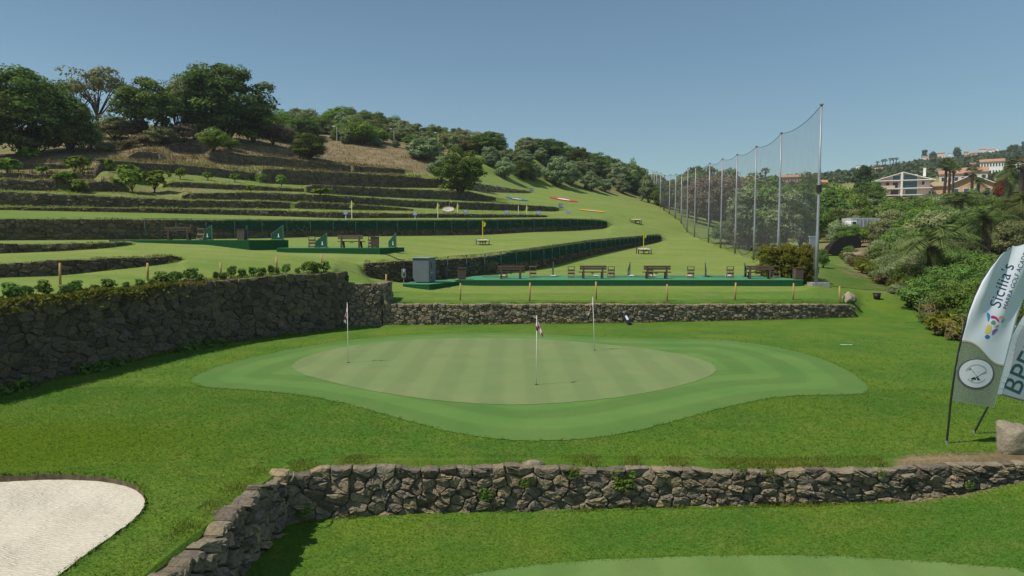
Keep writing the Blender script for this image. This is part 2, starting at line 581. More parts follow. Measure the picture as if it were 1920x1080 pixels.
curves['h7'] = E((-300, 115, 250), (0, 122, 242), (200, 130, 222), (400, 134, 242), (500, 150, 246), (560, 172, 238), (600, 185, 230), (650, 192, 223), (700, 196, 229), (745, 200, 242), (800, 205, 258), (900, 205, 270), (945, 205, 281), (1000, 212, 284), (1100, 230, 308),
                 (1200, 250, 344), (1238, 255, 352), (1277, 258, 358), (1413, 350, 345), (1600, 450, 330), (1920, 520, 300), (2200, 520, 265))
curves['h8'] = E((-300, 260, 330), (0, 280, 330), (500, 330, 330), (900, 360, 335), (1100, 380, 345), (1238, 420, 352), (1413, 600, 344), (1540, 700, 333), (1640, 750, 318), (1750, 800, 303), (1850, 830, 291), (1920, 850, 282), (2200, 900, 255))
curves['end'] = W((-1800, 1100, -20, -20), (1800, 1100, -20, -20))
CN = list(curves)
NC = len(CN)
DA = 0.0012
AG = np.arange(-1.7, 1.7 + DA, DA)


def gsm(v, s):
    k = int(3 * s) + 1
    w = np.exp(-0.5 * (np.arange(-k, k + 1) / s) ** 2)
    w /= w.sum()
    return np.convolve(np.pad(v, k, mode='edge'), w, mode='valid')


cY, cLo, cSt = [], [], []
for i, n in enumerate(CN):
    a, iy, lo, hi = curves[n]
    g = lambda q: gsm(np.interp(AG, a, q), 3.2)
    Y = 1 / g(iy)
    if i: Y = np.maximum(Y, cY[-1] * 1.006 + 0.08)
    zl = CZ + g(lo) * Y
    cY.append(Y); cLo.append(zl); cSt.append(np.maximum(0, g(hi - lo)) * Y)
cY, cLo, cSt = np.array(cY), np.array(cLo), np.array(cSt)
cum = np.concatenate([np.zeros((1, len(AG))), np.cumsum(cSt, 0)])        # steps below curve j
knots = cLo - cum[:-1]
LY = np.linspace(math.log(2.0), math.log(3200), 760)
BASE = np.empty((len(AG), len(LY)))
eLY = np.exp(LY)
DLY = LY[1] - LY[0]
kk = np.exp(-0.5 * (np.arange(-9, 10) * DLY / 0.022) ** 2)
kk /= kk.sum()
for k in range(len(AG)):
    r = np.interp(eLY, cY[:, k], knots[:, k])
    BASE[k] = np.convolve(np.pad(r, 9, mode='edge'), kk, mode='valid')
FACE = 0.28           # the ground steps up this far behind a wall's face


def base_at(a, Y):
    fa = np.clip((a - AG[0]) / DA, 0, len(AG) - 1.001)
    fy = np.clip((np.log(np.maximum(Y, 2.0)) - LY[0]) / DLY, 0, len(LY) - 1.001)
    i, j = fa.astype(int), fy.astype(int)
    u, v = fa - i, fy - j
    return (BASE[i, j] * (1 - u) * (1 - v) + BASE[i + 1, j] * u * (1 - v) + BASE[i, j + 1] * (1 - u) * v + BASE[i + 1, j + 1] * u * v)


def curve_at(arr, j, a):
    return np.interp(a, AG, arr[j])


# bunker outline in the ground plane (z about 0)
def flat(px, py, z=0.0):
    d = ray(px, py)
    k = (z - CZ) / d[2]
    return (d[0] * k, d[1] * k)


BUNKER = np.array([flat(*p) for p in [(-330, 930), (-150, 903), (0, 894), (100, 890), (180, 892), (225, 899), (255, 908), (272, 920), (281, 935), (280, 951), (268, 968), (247, 985), (215, 1008), (160, 1045), (110, 1085), (20, 1150), (-200, 1230), (-420, 1120)]])


def chaikin(P, n=2):
    for _ in range(n):
        Q = np.roll(P, -1, 0)
        P = np.stack([P * .75 + Q * .25, P * .25 + Q * .75], 1).reshape(-1, 2)
    return P


BUNKER = chaikin(BUNKER, 2)


def poly_sd(P, x, y):
    """signed distance to a polygon, negative inside"""
    x, y = np.asarray(x, float), np.asarray(y, float)
    best = np.full(x.shape, 1e18)
    ins = np.zeros(x.shape, bool)
    nx, ny = np.zeros(x.shape), np.zeros(x.shape)
    for (x0, y0), (x1, y1) in zip(P, np.roll(P, -1, 0)):
        dx, dy = x1 - x0, y1 - y0
        t = np.clip(((x - x0) * dx + (y - y0) * dy) / (dx * dx + dy * dy + 1e-12), 0, 1)
        qx, qy = x0 + t * dx, y0 + t * dy
        d = (x - qx) ** 2 + (y - qy) ** 2
        m = d < best
        best = np.where(m, d, best); nx = np.where(m, qx, nx); ny = np.where(m, qy, ny)
        c = ((y0 > y) != (y1 > y)) & (x < (x1 - x0) * (y - y0) / (y1 - y0 + 1e-12) + x0)
        ins ^= c
    return np.where(ins, -1, 1) * np.sqrt(best), nx, ny


def height(x, y):
    x, y = np.atleast_1d(np.asarray(x, float)), np.atleast_1d(np.asarray(y, float))
    a = x / np.maximum(y, 0.5)
    z = base_at(a, y)
    for j in range(NC):
        s = curve_at(cSt, j, a)
        z = z + np.where(y > curve_at(cY, j, a) + FACE, s, 0)
    return z


def hz(x, y):
    return float(height(x, y)[0])


def G(px, py, y0=4.0, y1=900.0):
    """where the line of sight of a place in the photograph meets the ground"""
    d = ray(px, py)
    Y = np.exp(np.linspace(math.log(y0), math.log(y1), 2600))
    k = Y / d[1]
    z = CZ + d[2] * k
    h = height(d[0] * k, Y)
    hit = np.nonzero(z <= h)[0]
    i = hit[0] if len(hit) else len(Y) - 1
    return Vector((d[0] * k[i], Y[i], h[i]))


def build_ground():
    aa = np.concatenate([np.linspace(-1.65, -0.86, 40)[:-1], np.linspace(-0.86, 0.86, 620), np.linspace(0.86, 1.65, 40)[1:]])
    nseg = [40, 64, 70, 30, 20, 14, 16, 18, 12, 10, 10, 10, 10, 12, 14, 16, 12, 10]
    rows = []                                            # (Y array, cumulative level)
    for j in range(NC):
        Yj = curve_at(cY, j, aa)
        rows.append((Yj + FACE * (0.7 if j else 0), j))           # still low
        rows.append((Yj + FACE * 1.05, j + 1))                    # high
        if j + 1 < NC:
            Yn = curve_at(cY, j + 1, aa)
            a0, a1 = Yj + FACE * 1.05, Yn + FACE * 0.7
            n = nseg[j] if j < len(nseg) else 10
            for k in range(1, n):
                rows.append((a0 * (np.maximum(a1, a0 * 1.0001) / a0) ** (k / n), j + 1))
    CA = np.array([[np.interp(a, AG, cum[l]) for a in aa] for l in range(NC + 1)])
    Y = np.array([r[0] for r in rows])
    X = aa[None, :] * Y
    Z = base_at(np.broadcast_to(aa, Y.shape), Y) + np.array([CA[r[1]] for r in rows])
    # bunker: the turf is cut along the outline and the bed drops
    near = (Y < 17) & (X < -3)
    sd, qx, qy = poly_sd(BUNKER, X[near], Y[near])
    cell = 0.07
    snap = np.abs(sd) < cell
    xs, ys, zs = X[near], Y[near], Z[near]
    xs = np.where(snap, qx, xs); ys = np.where(snap, qy, ys)
    zs = np.where((sd < -cell), zs - 0.55, zs)
    X[near], Y[near], Z[near] = xs, ys, zs
    nr, ncol = Y.shape
    idx = np.arange(nr * ncol).reshape(nr, ncol)
    q = np.stack([idx[:-1, :-1], idx[:-1, 1:], idx[1:, 1:], idx[1:, :-1]], -1).reshape(-1, 4)
    # surface kinds: dryness, range turf, moss, given per strip between two curves
    dryT = {'near': [(0, 0)], 'front': [(0, 0)], 'lawn': [(0, 0)], 'mid': [(0, .05), (1640, 0), (1800, .3), (1920, .7)], 'bank': [(0, 0), (1560, 0), (1640, .3), (1760, .8)], 'tee': [(0, 0), (1540, 0), (1620, .7)],
            'range_wall': [(0, 0), (1480, 0), (1560, .7)], 'upper': [(0, 0), (1480, .1), (1560, .7)], 'long_wall': [(0, 0), (1300, 0), (1420, .5), (1560, .7)],
            'h0': [(0, .35), (350, .25), (500, .0), (1300, .1), (1420, .6)], 'h1': [(0, .3), (330, .4), (540, 0), (1300, .2), (1420, .6)],
            'h2': [(0, .35), (300, .6), (420, .5), (560, .2), (620, 0), (1300, .2), (1420, .6)], 'h3': [(0, .6), (300, .42), (560, .3), (640, 0), (1300, .3), (1420, .7)],
            'h4': [(0, .6), (380, .62), (500, .5), (640, .4), (690, .15), (1000, .1), (1300, .4)], 'h5': [(0, .9), (380, .9), (640, .9), (800, .75), (850, .35), (900, .1), (980, .2), (1060, .5), (1240, .6)],
            'h6': [(0, .6), (500, .8), (1000, .7)], 'h7': [(0, .6)], 'h8': [(0, .6)], 'end': [(0, .6)]}
    toneT = {'near': [(0, 0)], 'front': [(0, 0)], 'lawn': [(0, 0)], 'mid': [(0, .75), (600, .55), (720, .35), (760, .35), (1560, .3), (1620, 0)], 'bank': [(0, .75), (700, .7), (1500, .7), (1560, .2), (1600, .1)], 'tee': [(0, .8), (1500, .8), (1560, .2)],
             'range_wall': [(0, .85), (1250, .85), (1400, .7)], 'upper': [(0, .8)], 'long_wall': [(0, .45), (300, .5), (600, .8)], 'h0': [(0, .4), (600, .7)], 'h1': [(0, .4), (600, .75)], 'h2': [(0, .4), (600, .7)], 'h3': [(0, .3), (900, .8)],
             'h4': [(0, .3), (900, .8)], 'h5': [(0, .4), (1000, .6)], 'h6': [(0, .4)], 'h7': [(0, .3)], 'h8': [(0, .3)], 'end': [(0, .3)]}
    pxs = aa * FPX + 960
    D = np.zeros_like(Y); T = np.zeros_like(Y)
    for i, (_, l) in enumerate(rows):
        n = CN[max(l - 1, 0)]
        D[i] = np.interp(pxs, [p for p, _ in dryT[n]], [v for _, v in dryT[n]])
        T[i] = np.interp(pxs, [p for p, _ in toneT[n]], [v for _, v in toneT[n]])
    mo = np.exp(-(((X + 10.5) / 4.0) ** 2 + ((Y - 14.2) / 1.9) ** 2) * 1.2)
    # a strip of longer green grass right above the middle wall
    Ym = curve_at(cY, CN.index('mid'), aa)[None, :]
    lush = ((Y - Ym) > 0) & ((Y - Ym) < 1.6) & (pxs[None, :] > 700) & (pxs[None, :] < 1605)
    T = np.where(lush, 0.0, T)
    # bare strip on top of the front wall, at its right end
    Yf = curve_at(cY, CN.index('front'), aa)[None, :]
    bare = np.exp(-((Y - Yf - 0.25) / 0.45) ** 2) * np.clip((pxs[None, :] - 1670) / 60, 0, 1)
    D = np.maximum(D, bare * 1.1)
    me = np_mesh('ground', np.stack([X, Y, Z], -1).reshape(-1, 3), q, M['ground'], True, {'dry': D.ravel(), 'tone': T.ravel(), 'moss': mo.ravel()})
    tag(link('ground', me), kind='structure')
    # the lawn goes on under and behind the camera
    b = MB()
    b.add([(-60, -60, -1.2), (60, -60, -1.2), (60, 2.25, -1.2), (-60, 2.25, -1.2)], [(0, 1, 2, 3)])
    tag(b.obj('lower_lawn', M['ground']), kind='structure')


build_ground()


def sheet_from_outline(name, P, zf, mat, step=0.25, attrs_fn=None):
    """a sheet bounded exactly by outline P, lying at zf(x, y)"""
    bm = bmesh.new()
    vs = [bm.verts.new((p[0], p[1], 0)) for p in P]
    bm.faces.new(vs)
    (x0, y0), (x1, y1) = P.min(0), P.max(0)
    for ax, lo, hi in ((0, x0, x1), (1, y0, y1)):
        c = lo + step
        while c < hi:
            no = (1, 0, 0) if ax == 0 else (0, 1, 0)
            co = (c, 0, 0) if ax == 0 else (0, c, 0)
            bmesh.ops.bisect_plane(bm, geom=bm.faces[:] + bm.edges[:] + bm.verts[:], dist=1e-5, plane_co=co, plane_no=no)
            c += step
    xy = np.array([(v.co.x, v.co.y) for v in bm.verts])
    z = zf(xy[:, 0], xy[:, 1])
    for v, zz in zip(bm.verts, z): v.co.z = zz
    bmesh.ops.recalc_face_normals(bm, faces=bm.faces)
    me = bpy.data.meshes.new(name)
    bm.to_mesh(me)
    bm.free()
    if me.polygons and me.polygons[0].normal.z < 0: me.flip_normals()
    me.polygons.foreach_set('use_smooth', [True] * len(me.polygons))
    if attrs_fn:
        for k, v in attrs_fn(xy).items():
            me.attributes.new(k, 'FLOAT', 'POINT').data.foreach_set('value', v.astype(np.float32))
    me.materials.append(mat)
    return tag(link(name, me), kind='structure')


def ground_outline(pts, n=2):
    P = chaikin(np.array([tuple(G(*p))[:2] for p in pts]), n)
    Q = np.roll(P, -1, 0)
    out = []
    for p, q in zip(P, Q):
        m = max(1, int(np.hypot(*(q - p)) / 0.12))
        out += [p + (q - p) * k / m + rng.normal(0, 0.014, 2) for k in range(m)]
    return np.array(out)


GREEN = ground_outline([(545, 688), (560, 675), (600, 661), (660, 648), (740, 639), (850, 634), (960, 634), (1060, 639), (1150, 648), (1230, 657), (1290, 668), (1330, 680), (1345, 691), (1335, 705), (1300, 718),
                        (1240, 733), (1150, 748), (1060, 757), (960, 761), (870, 757), (780, 748), (690, 733), (610, 715), (560, 701)])
FRINGE = ground_outline([(352, 715), (375, 700), (430, 680), (520, 660), (620, 642), (730, 630), (850, 624), (960, 624), (1060, 629), (1150, 634), (1250, 636), (1340, 636), (1420, 645), (1490, 658), (1550, 676), (1600, 700),
                         (1630, 725), (1625, 738), (1590, 741), (1500, 742), (1440, 747), (1380, 760), (1320, 775), (1250, 795), (1180, 812), (1100, 824), (1010, 828), (930, 825), (850, 812), (770, 792), (700, 772), (620, 750),
                         (540, 738), (450, 731), (380, 728)])
LOWG = ground_outline([(830, 1090), (920, 1072), (1000, 1062), (1100, 1052), (1200, 1047), (1400, 1042), (1500, 1043), (1600, 1046), (1700, 1052), (1800, 1058), (1920, 1070), (2060, 1100), (2000, 1250), (1400, 1350), (800, 1250)])
sheet_from_outline('green_fringe', FRINGE, lambda x, y: height(x, y) + 0.012, M['fringe'], 0.5,
                   lambda xy: {'ring': poly_sd(FRINGE, xy[:, 0], xy[:, 1])[0]})
sheet_from_outline('putting_green', GREEN, lambda x, y: height(x, y) + 0.020, M['green'], 0.6)
sheet_from_outline('lower_green', LOWG, lambda x, y: height(x, y) + 0.012, M['lowgreen'], 0.6)


def sand_z(x, y):
    sd, _, _ = poly_sd(BUNKER, x, y)
    rim = np.clip((y - 10.8) / 1.5, 0, 1)
    lump = 0.012 * np.sin(17 * x + 9 * y + 2 * np.sin(3 * y)) * np.sin(6 * y - 4 * x) * np.clip(-sd / 0.3, 0, 1) + 0.035 * np.sin(3.1 * x + 1.7 * y) * np.sin(2.3 * y - 1.1 * x) * np.clip(-sd / 0.5, 0, 1)
    return height(x, y) - 0.008 - 0.10 * rim - 0.20 * np.clip(-sd / 2.2, 0, 1) ** 0.8 + lump


# cut earth face round the bunker
_t = np.roll(BUNKER, -1, 0) - np.roll(BUNKER, 1, 0)
_t /= np.linalg.norm(_t, axis=1, keepdims=True)
_n = np.stack([-_t[:, 1], _t[:, 0]], 1)
_n *= np.where(poly_sd(BUNKER, *(BUNKER + 0.02 * _n).T)[0] < 0, 1, -1)[:, None]
LIP = BUNKER + 0.07 * _n
sheet_from_outline('bunker_sand', LIP, sand_z, M['sand'], 0.09)
PB = np.concatenate([LIP, LIP[:1]])
zt, zb = height(PB[:, 0], PB[:, 1]) - 0.012 + rng.normal(0, 0.008, len(PB)), sand_z(PB[:, 0], PB[:, 1]) - 0.1
n_ = len(PB)
lipv = np.concatenate([np.c_[PB, zt], np.c_[PB, zb]])
lipf = np.array([(i, i + 1, n_ + i + 1, n_ + i) for i in range(n_ - 1)])
tag(link('bunker_lip', np_mesh('bunker_lip', lipv, lipf, M['soil'])), kind='structure')
# ------------------------------------------------------------------ dry stone walls
def wall_path(curve, px0, px1, step, ext_lo=0.12, by_x=False):
    """points (x, y, zlow, zhigh) along a terrain step"""
    j = CN.index(curve)
    a = np.linspace((px0 - 960) / FPX, (px1 - 960) / FPX, 500)
    Y = curve_at(cY, j, a)
    X = a * Y
    lo = base_at(a, Y) + np.array([np.interp(a, AG, cum[j])])[0]
    hi = base_at(a, Y) + np.array([np.interp(a, AG, cum[j + 1])])[0]
    s = np.concatenate([[0], np.cumsum(np.hypot(np.diff(X), np.diff(Y)))])
    n = max(2, int(s[-1] / step) + 1)
    t = np.linspace(0, s[-1], n)
    return np.stack([np.interp(t, s, v) for v in (X, Y, lo - ext_lo, hi)], 1)


def clip_poly(poly, nx, ny, c):
    """keep the side nx*x + ny*y <= c"""
    out = []
    m = len(poly)
    for i in range(m):
        p, q = poly[i], poly[(i + 1) % m]
        dp, dq = nx * p[0] + ny * p[1] - c, nx * q[0] + ny * q[1] - c
        if dp <= 0: out.append(p)
        if (dp < 0 < dq) or (dq < 0 < dp):
            t = dp / (dp - dq)
            out.append((p[0] + (q[0] - p[0]) * t, p[1] + (q[1] - p[1]) * t))
    return out


def stone_cells(L, H, sw, sh, r, small=0.25):
    """outline polygons of the stones of a wall face L x H"""
    seeds = []
    z = 0.0
    rows = max(1, round(H / sh))
    rh = H / rows
    for k in range(rows):
        x = -r.uniform(0, sw)
        while x < L:
            w = sw * float(np.clip(r.lognormal(0, 0.42), 0.4, 2.1))
            cx, cz = x + w / 2, (k + 0.5) * rh + r.uniform(-0.30, 0.30) * rh
            if r.random() < small:
                seeds.append((cx, cz - 0.25 * rh)); seeds.append((cx + 0.2 * w, cz + 0.25 * rh))
            else:
                seeds.append((cx, cz))
            x += w
    seeds = np.array([s for s in seeds if -sw < s[0] < L + sw])
    an = sw / sh * 0.85
    sx = seeds[:, 0] / an
    cells = []
    for i in range(len(seeds)):
        if not (-0.05 <= seeds[i, 0] <= L + 0.05): continue
        d = (sx - sx[i]) ** 2 + (seeds[:, 1] - seeds[i, 1]) ** 2
        nb = np.argsort(d)[1:15]
        R = max(sw, sh) * 2.2
        poly = [(sx[i] - R, seeds[i, 1] - R), (sx[i] + R, seeds[i, 1] - R), (sx[i] + R, seeds[i, 1] + R), (sx[i] - R, seeds[i, 1] + R)]
        for k in nb:
            nx, ny = sx[k] - sx[i], seeds[k, 1] - seeds[i, 1]
            c = (sx[k] ** 2 + seeds[k, 1] ** 2 - sx[i] ** 2 - seeds[i, 1] ** 2) / 2
            poly = clip_poly(poly, nx, ny, c)
            if len(poly) < 3: break
        if len(poly) < 3: continue
        poly = [(p[0] * an, p[1]) for p in poly]
        poly = clip_poly(poly, 1, 0, L); poly = clip_poly(poly, -1, 0, 0) if len(poly) > 2 else []
        poly = clip_poly(poly, 0, 1, H) if len(poly) > 2 else []
        poly = clip_poly(poly, 0, -1, 0) if len(poly) > 2 else []
        if len(poly) < 3: continue
        P = np.array(poly)
        w, h = np.ptp(P[:, 0]), np.ptp(P[:, 1])
        if w < 0.05 or h < 0.035: continue
        cells.append(P)
    return cells


def stone_shape(P, r, gap, bulge, depth, detail=2, top=False):
    """rings of points (s, v, d) for one stone: d is the way it stands out of the wall face"""
    c = P.mean(0)
    if detail >= 2:
        Q = np.roll(P, -1, 0)
        ins = []
        for p, q in zip(P, Q):
            ins.append(p)
            if np.hypot(*(q - p)) > 0.12: ins.append((p + q) / 2 + r.normal(0, 0.010, 2))
        P = np.array(ins)
        Q = np.roll(P, -1, 0)
        P = np.stack([P * .88 + Q * .12, P * .12 + Q * .88], 1).reshape(-1, 2)
        P = P + r.normal(0, 0.006, P.shape)
    size = min(np.ptp(P[:, 0]), np.ptp(P[:, 1]))
    k = max(0.6, 1 - 2 * gap / max(size, 0.05))
    P = c + (P - c) * k
    n = len(P)
    tilt = r.normal(0, 0.20, 2)
    off = r.normal(0, 0.022)
    b = bulge * r.uniform(0.6, 1.5)
    rings = [np.c_[P, np.full(n, -depth)], np.c_[P, np.full(n, off - 0.008)]]
    prof = ((0.91, 0.75), (0.55, 1.0)) if detail >= 2 else ((0.72, 0.9),)
    for s, h in prof:
        R = c + (P - c) * s
        d = off + b * h + (R - c) @ tilt + r.normal(0, 0.20 * b, n)
        rings.append(np.c_[R, d])
    cen = np.r_[c, off + b * 1.02 + r.normal(0, 0.1 * b)]
    V = np.concatenate(rings + [cen[None]])
    F4, m = [], len(rings)
    for i in range(m - 1):
        for q in range(n):
            F4.append((i * n + q, i * n + (q + 1) % n, (i + 1) * n + (q + 1) % n, (i + 1) * n + q))
    F3 = [((m - 1) * n + q, (m - 1) * n + (q + 1) % n, m * n) for q in range(n)]
    return V, np.array(F4), np.array(F3)


def build_wall(label, path, sw, sh, seed, mat, gap=0.012, bulge=0.05, depth=0.25, parts=0, detail=2, core_w=0.5, small=0.25, over=0.03, lean=0.0, cat='wall', name='stone_wall', group=None, ragged=0.0, hmin=0.22, core_drop=0.05, cap=0.34, flat_faces=True):
    """a wall along path; the first `parts` stones (largest on view) are objects, the others one mesh"""
    r = np.random.default_rng(seed)
    path = np.asarray(path)
    seg = np.hypot(np.diff(path[:, 0]), np.diff(path[:, 1]))
    s = np.concatenate([[0], np.cumsum(seg)])
    L = s[-1]
    hh = np.maximum(path[:, 3] - path[:, 2] + over, hmin)
    Hm = float(np.percentile(hh, 80))
    tx, ty = np.gradient(path[:, 0], s), np.gradient(path[:, 1], s)
    ln = np.hypot(tx, ty)
    tx, ty = tx / ln, ty / ln
    nx, ny = ty, -tx                      # out of the face, to the camera's side

    def place(V):
        ss = np.clip(V[:, 0], 0, L)
        t = V[:, 1] / Hm
        x, y = np.interp(ss, s, path[:, 0]), np.interp(ss, s, path[:, 1])
        lo, h = np.interp(ss, s, path[:, 2]), np.interp(ss, s, hh)
        ax, ay = np.interp(ss, s, nx), np.interp(ss, s, ny)
        rag = 1 + ragged * (np.sin(ss * 2.1 + seed) * 0.5 + np.sin(ss * 5.3 + 2 * seed) * 0.3 + np.sin(ss * 11.7) * 0.2)
        d = V[:, 2] - lean * t * h
        return np.stack([x + ax * d, y + ay * d, lo + t * h * np.where(t > 0.5, rag, 1)], 1)

    root = thing(name, label, cat, tuple(path[len(path) // 2][:3]), 0, group)
    root['kind'] = 'thing'
    inv = np.array(root.location)
    # earth core behind the stones
    k = max(2, int(L / 0.5))
    sc = np.linspace(0, L, k)
    top = Hm * (1 - core_drop / Hm)
    prof = [(-0.022, 0.0), (-0.022, top), (-core_w, top), (-core_w, 0.0)]
    V = np.concatenate([place(np.array([(q, v, d) for q in sc])) for d, v in prof]) - inv
    F = []
    for p in range(3):
        for q in range(k - 1):
            F.append((p * k + q, p * k + q + 1, (p + 1) * k + q + 1, (p + 1) * k + q))
    F += [(0, k, 2 * k, 3 * k), (k - 1, 2 * k - 1, 3 * k - 1, 4 * k - 1)]
    link('wall_core', np_mesh('wall_core', V, np.array(F), M['soil']), root)
    cells = stone_cells(L, Hm, sw, sh, r, small)
    # how large a stone shows: its area over the squared distance
    def shown(P):
        q = place(np.r_[P.mean(0), 0][None])[0]
        u = (q[0] / q[1])
        return -np.ptp(P[:, 0]) * np.ptp(P[:, 1]) / q[1] ** 2 * (1 if abs(u) < 0.8 else 0.01)
    cells.sort(key=shown)
    vs, f4, f3, rn, off = [], [], [], [], 0
    for i, P in enumerate(cells):
        isTop = P[:, 1].max() > Hm * 0.97
        V, a4, a3 = stone_shape(P, r, gap, bulge, depth if not isTop else cap, detail, isTop)
        V = place(V) - inv
        q = r.random()
        if i < parts:
            me = np_mesh('stone', V, [a4, a3], mat, not flat_faces, {'rnd': np.full(len(V), q)})
            link('stone', me, root)
        else:
            vs.append(V); f4.append(a4 + off); f3.append(a3 + off); rn.append(np.full(len(V), q)); off += len(V)
    if vs:
        o = link('stonework', np_mesh('stonework', np.concatenate(vs), [np.concatenate(f4), np.concatenate(f3)], mat, not flat_faces, {'rnd': np.concatenate(rn)}), root)
        o['kind'] = 'stuff'
    return root


def wp(*rows):
    return np.array(rows)


# front wall and the short wall that runs back from its corner
front = wall_path('front', 527, 2080, 0.3)
build_wall('low rough stone wall across the foreground, edge of the lower green', front, 0.33, 0.205, 11, M['stone'], 0.006, 0.045, 0.3, 300, 2, 0.5, 0.45, ragged=0.05, core_drop=0.06, cap=0.17, over=-0.03)
side = wp(*[(-4.55 + 0.012 * (y - 4), y, -1.3, hz(-5.15 + 0.012 * (y - 4), y) - 0.02) for y in np.arange(4.2, 13.3, 0.4)])
build_wall('crumbling stone wall running from the foreground corner towards the sand bunker side', side, 0.36, 0.24, 12, M['stone'], 0.012, 0.08, 0.35, 300, 2, 0.40, 0.25, ragged=0.10, core_drop=0.10, cap=0.22)
# tall wall on the left of the green
big = wall_path('mid', -200, 631, 0.4)
build_wall('tall dark retaining wall of large stones beside the putting green', big, 0.46, 0.32, 13, M['stone_shaded'], 0.008, 0.045, 0.3, 300, 2, 0.5, 0.30, lean=0.015, ragged=0.015)
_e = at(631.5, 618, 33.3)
build_wall('shaded end return of the tall retaining wall beside the square block', wp(*[(_e.x + 0.12 + 0.02 * k, _e.y + 0.05 + 0.25 * k, -0.12, at(631, 512, 33.3).z) for k in range(7)]), 0.40, 0.30, 35, M['stone_shaded'], 0.010, 0.05, 0.3, 60, 2, 0.5, 0.25)
_a, _b = at(629, 612, 34.3), at(716, 611, 35.0)
_t = at(680, 532.5, 34.7).z
pier = wp(*[(_a.x + (_b.x - _a.x) * k / 10, _a.y + (_b.y - _a.y) * k / 10, -0.12, _t) for k in range(11)])
ret = wp(*[(_b.x + 0.02 * k, _b.y + 0.04 + 0.25 * k, 0.80, _t) for k in range(9)])
build_wall('side return of the square stonework block, facing the grass bank in shade', ret, 0.36, 0.27, 34, M['stone'], 0.012, 0.06, 0.3, 60, 2, 0.6, 0.25)
build_wall('taller square block of stonework at the left end of the sunlit wall', pier, 0.30, 0.22, 14, M['stone'], 0.008, 0.05, 0.3, 120, 2, 0.6, 0.25)
mid = wall_path('mid', 716, 1606, 0.35)
build_wall('long sunlit stone wall behind the putting green', mid, 0.29, 0.19, 15, M['stone'], 0.006, 0.045, 0.3, 300, 2, 0.5, 0.28, ragged=0.03)
# low walls on the left lawn
for c, p0, p1, sd, lb in (('bank', -200, 341, 16, 'low dark stone wall curving over the left lawn behind the seedling row'),
                          ('upper', -200, 250, 17, 'short low stone wall on the left lawn below the wooden bench')):
    build_wall(lb, wall_path(c, p0, p1, 0.35), 0.5, 0.26, sd, M['stone_shaded'], 0.012, 0.06, 0.25, 90, 2, 0.4, 0.2, ragged=0.06)
build_wall('dark stone wall under the green fence between the two tees', wall_path('range_wall', 682, 1240, 0.5), 0.42, 0.28, 18, M['stone_shaded'], 0.012, 0.06, 0.25, 60, 1, 0.5, 0.2)
build_wall('long dark stone wall under the green fence across the whole range', wall_path('long_wall', -200, 1138, 0.6), 0.48, 0.32, 19, M['stone_shaded'], 0.012, 0.06, 0.25, 200, 1, 0.5, 0.2)
HILL = [('h0', -200, 1026, 'thin low wall on the bank just above the long fenced wall'),
        ('h1', -200, 351, 'broad dark terrace wall above the bright strip of lawn at the far left'),
        ('h1', 351, 547, 'low double terrace wall ending at a grassy gap, mid hillside'),
        ('h1', 557, 776, 'thin tapering terrace wall behind the sign reading 20'),
        ('h2', 345, 1048, 'long terrace wall ending beside the blue sign reading 100'),
        ('h3', -200, 112, 'rubble wall on the weedy terraces at the far left of the hill'),
        ('h3', 138, 232, 'ruined wall stub among seedlings on the left of the hill'),
        ('h3', 311, 573, 'terrace wall in the middle of the hill, below a row of seedlings'),
        ('h3', 578, 930, 'tall terrace wall ending in shade under the round tree'),
        ('h4', -200, 182, 'uppermost small rubble wall on the weedy terraces'),
        ('h4', 187, 484, 'sloping terrace wall under the large hilltop trees'),
        ('h4', 496, 846, 'high terrace wall crowned by grass, left of the round tree'),
        ('h4', 862, 996, 'tumbled rubble wall right of the round tree, ending at a small blue sign'),
        ('h5', -200, 132, 'shaded wall under the dark trees at the far left'),
        ('h5', 247, 304, 'small square wall patch in the dry slope'),
        ('h5', 397, 630, 'top terrace wall below the dark rounded bush'),
        ('h5', 630, 661, 'short end of the top terrace wall beside a grassy gap'),
        ('h5', 667, 761, 'short separate terrace wall on the edge of the brown slope'),
        ('h6', 320, 384, 'small ruined hut wall below the largest hilltop tree')]
for i, (c, p0, p1, lb) in enumerate(HILL):
    build_wall(lb, wall_path(c, p0, p1, 0.8), 0.5, 0.34, 40 + i, M['stone'] if 'rubble wall right' in lb else M['stone_shaded'], 0.012, 0.10 if 'tumbled' in lb else 0.06, 0.25, 0, 1, 0.6, 0.15,
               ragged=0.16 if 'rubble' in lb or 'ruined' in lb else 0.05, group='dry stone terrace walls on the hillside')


# ------------------------------------------------------------------ plants
def leaf_quads(P, Nn, size, r, elong=1.7):
    """diamond leaves at P with normals Nn"""
    n = len(P)
    t = r.normal(size=(n, 3))
    t -= Nn * (t * Nn).sum(1, keepdims=True)
    t /= np.linalg.norm(t, axis=1, keepdims=True) + 1e-9
    b = np.cross(Nn, t)
    s = (size * r.uniform(0.55, 1.35, n))[:, None]
    V = np.stack([P + t * s * elong / 2, P + b * s / 2, P - t * s * elong / 2, P - b * s / 2], 1).reshape(-1, 3)
    F = np.arange(4 * n).reshape(n, 4)
    return V, F


def unit(v):
    return v / (np.linalg.norm(v, axis=-1, keepdims=True) + 1e-9)


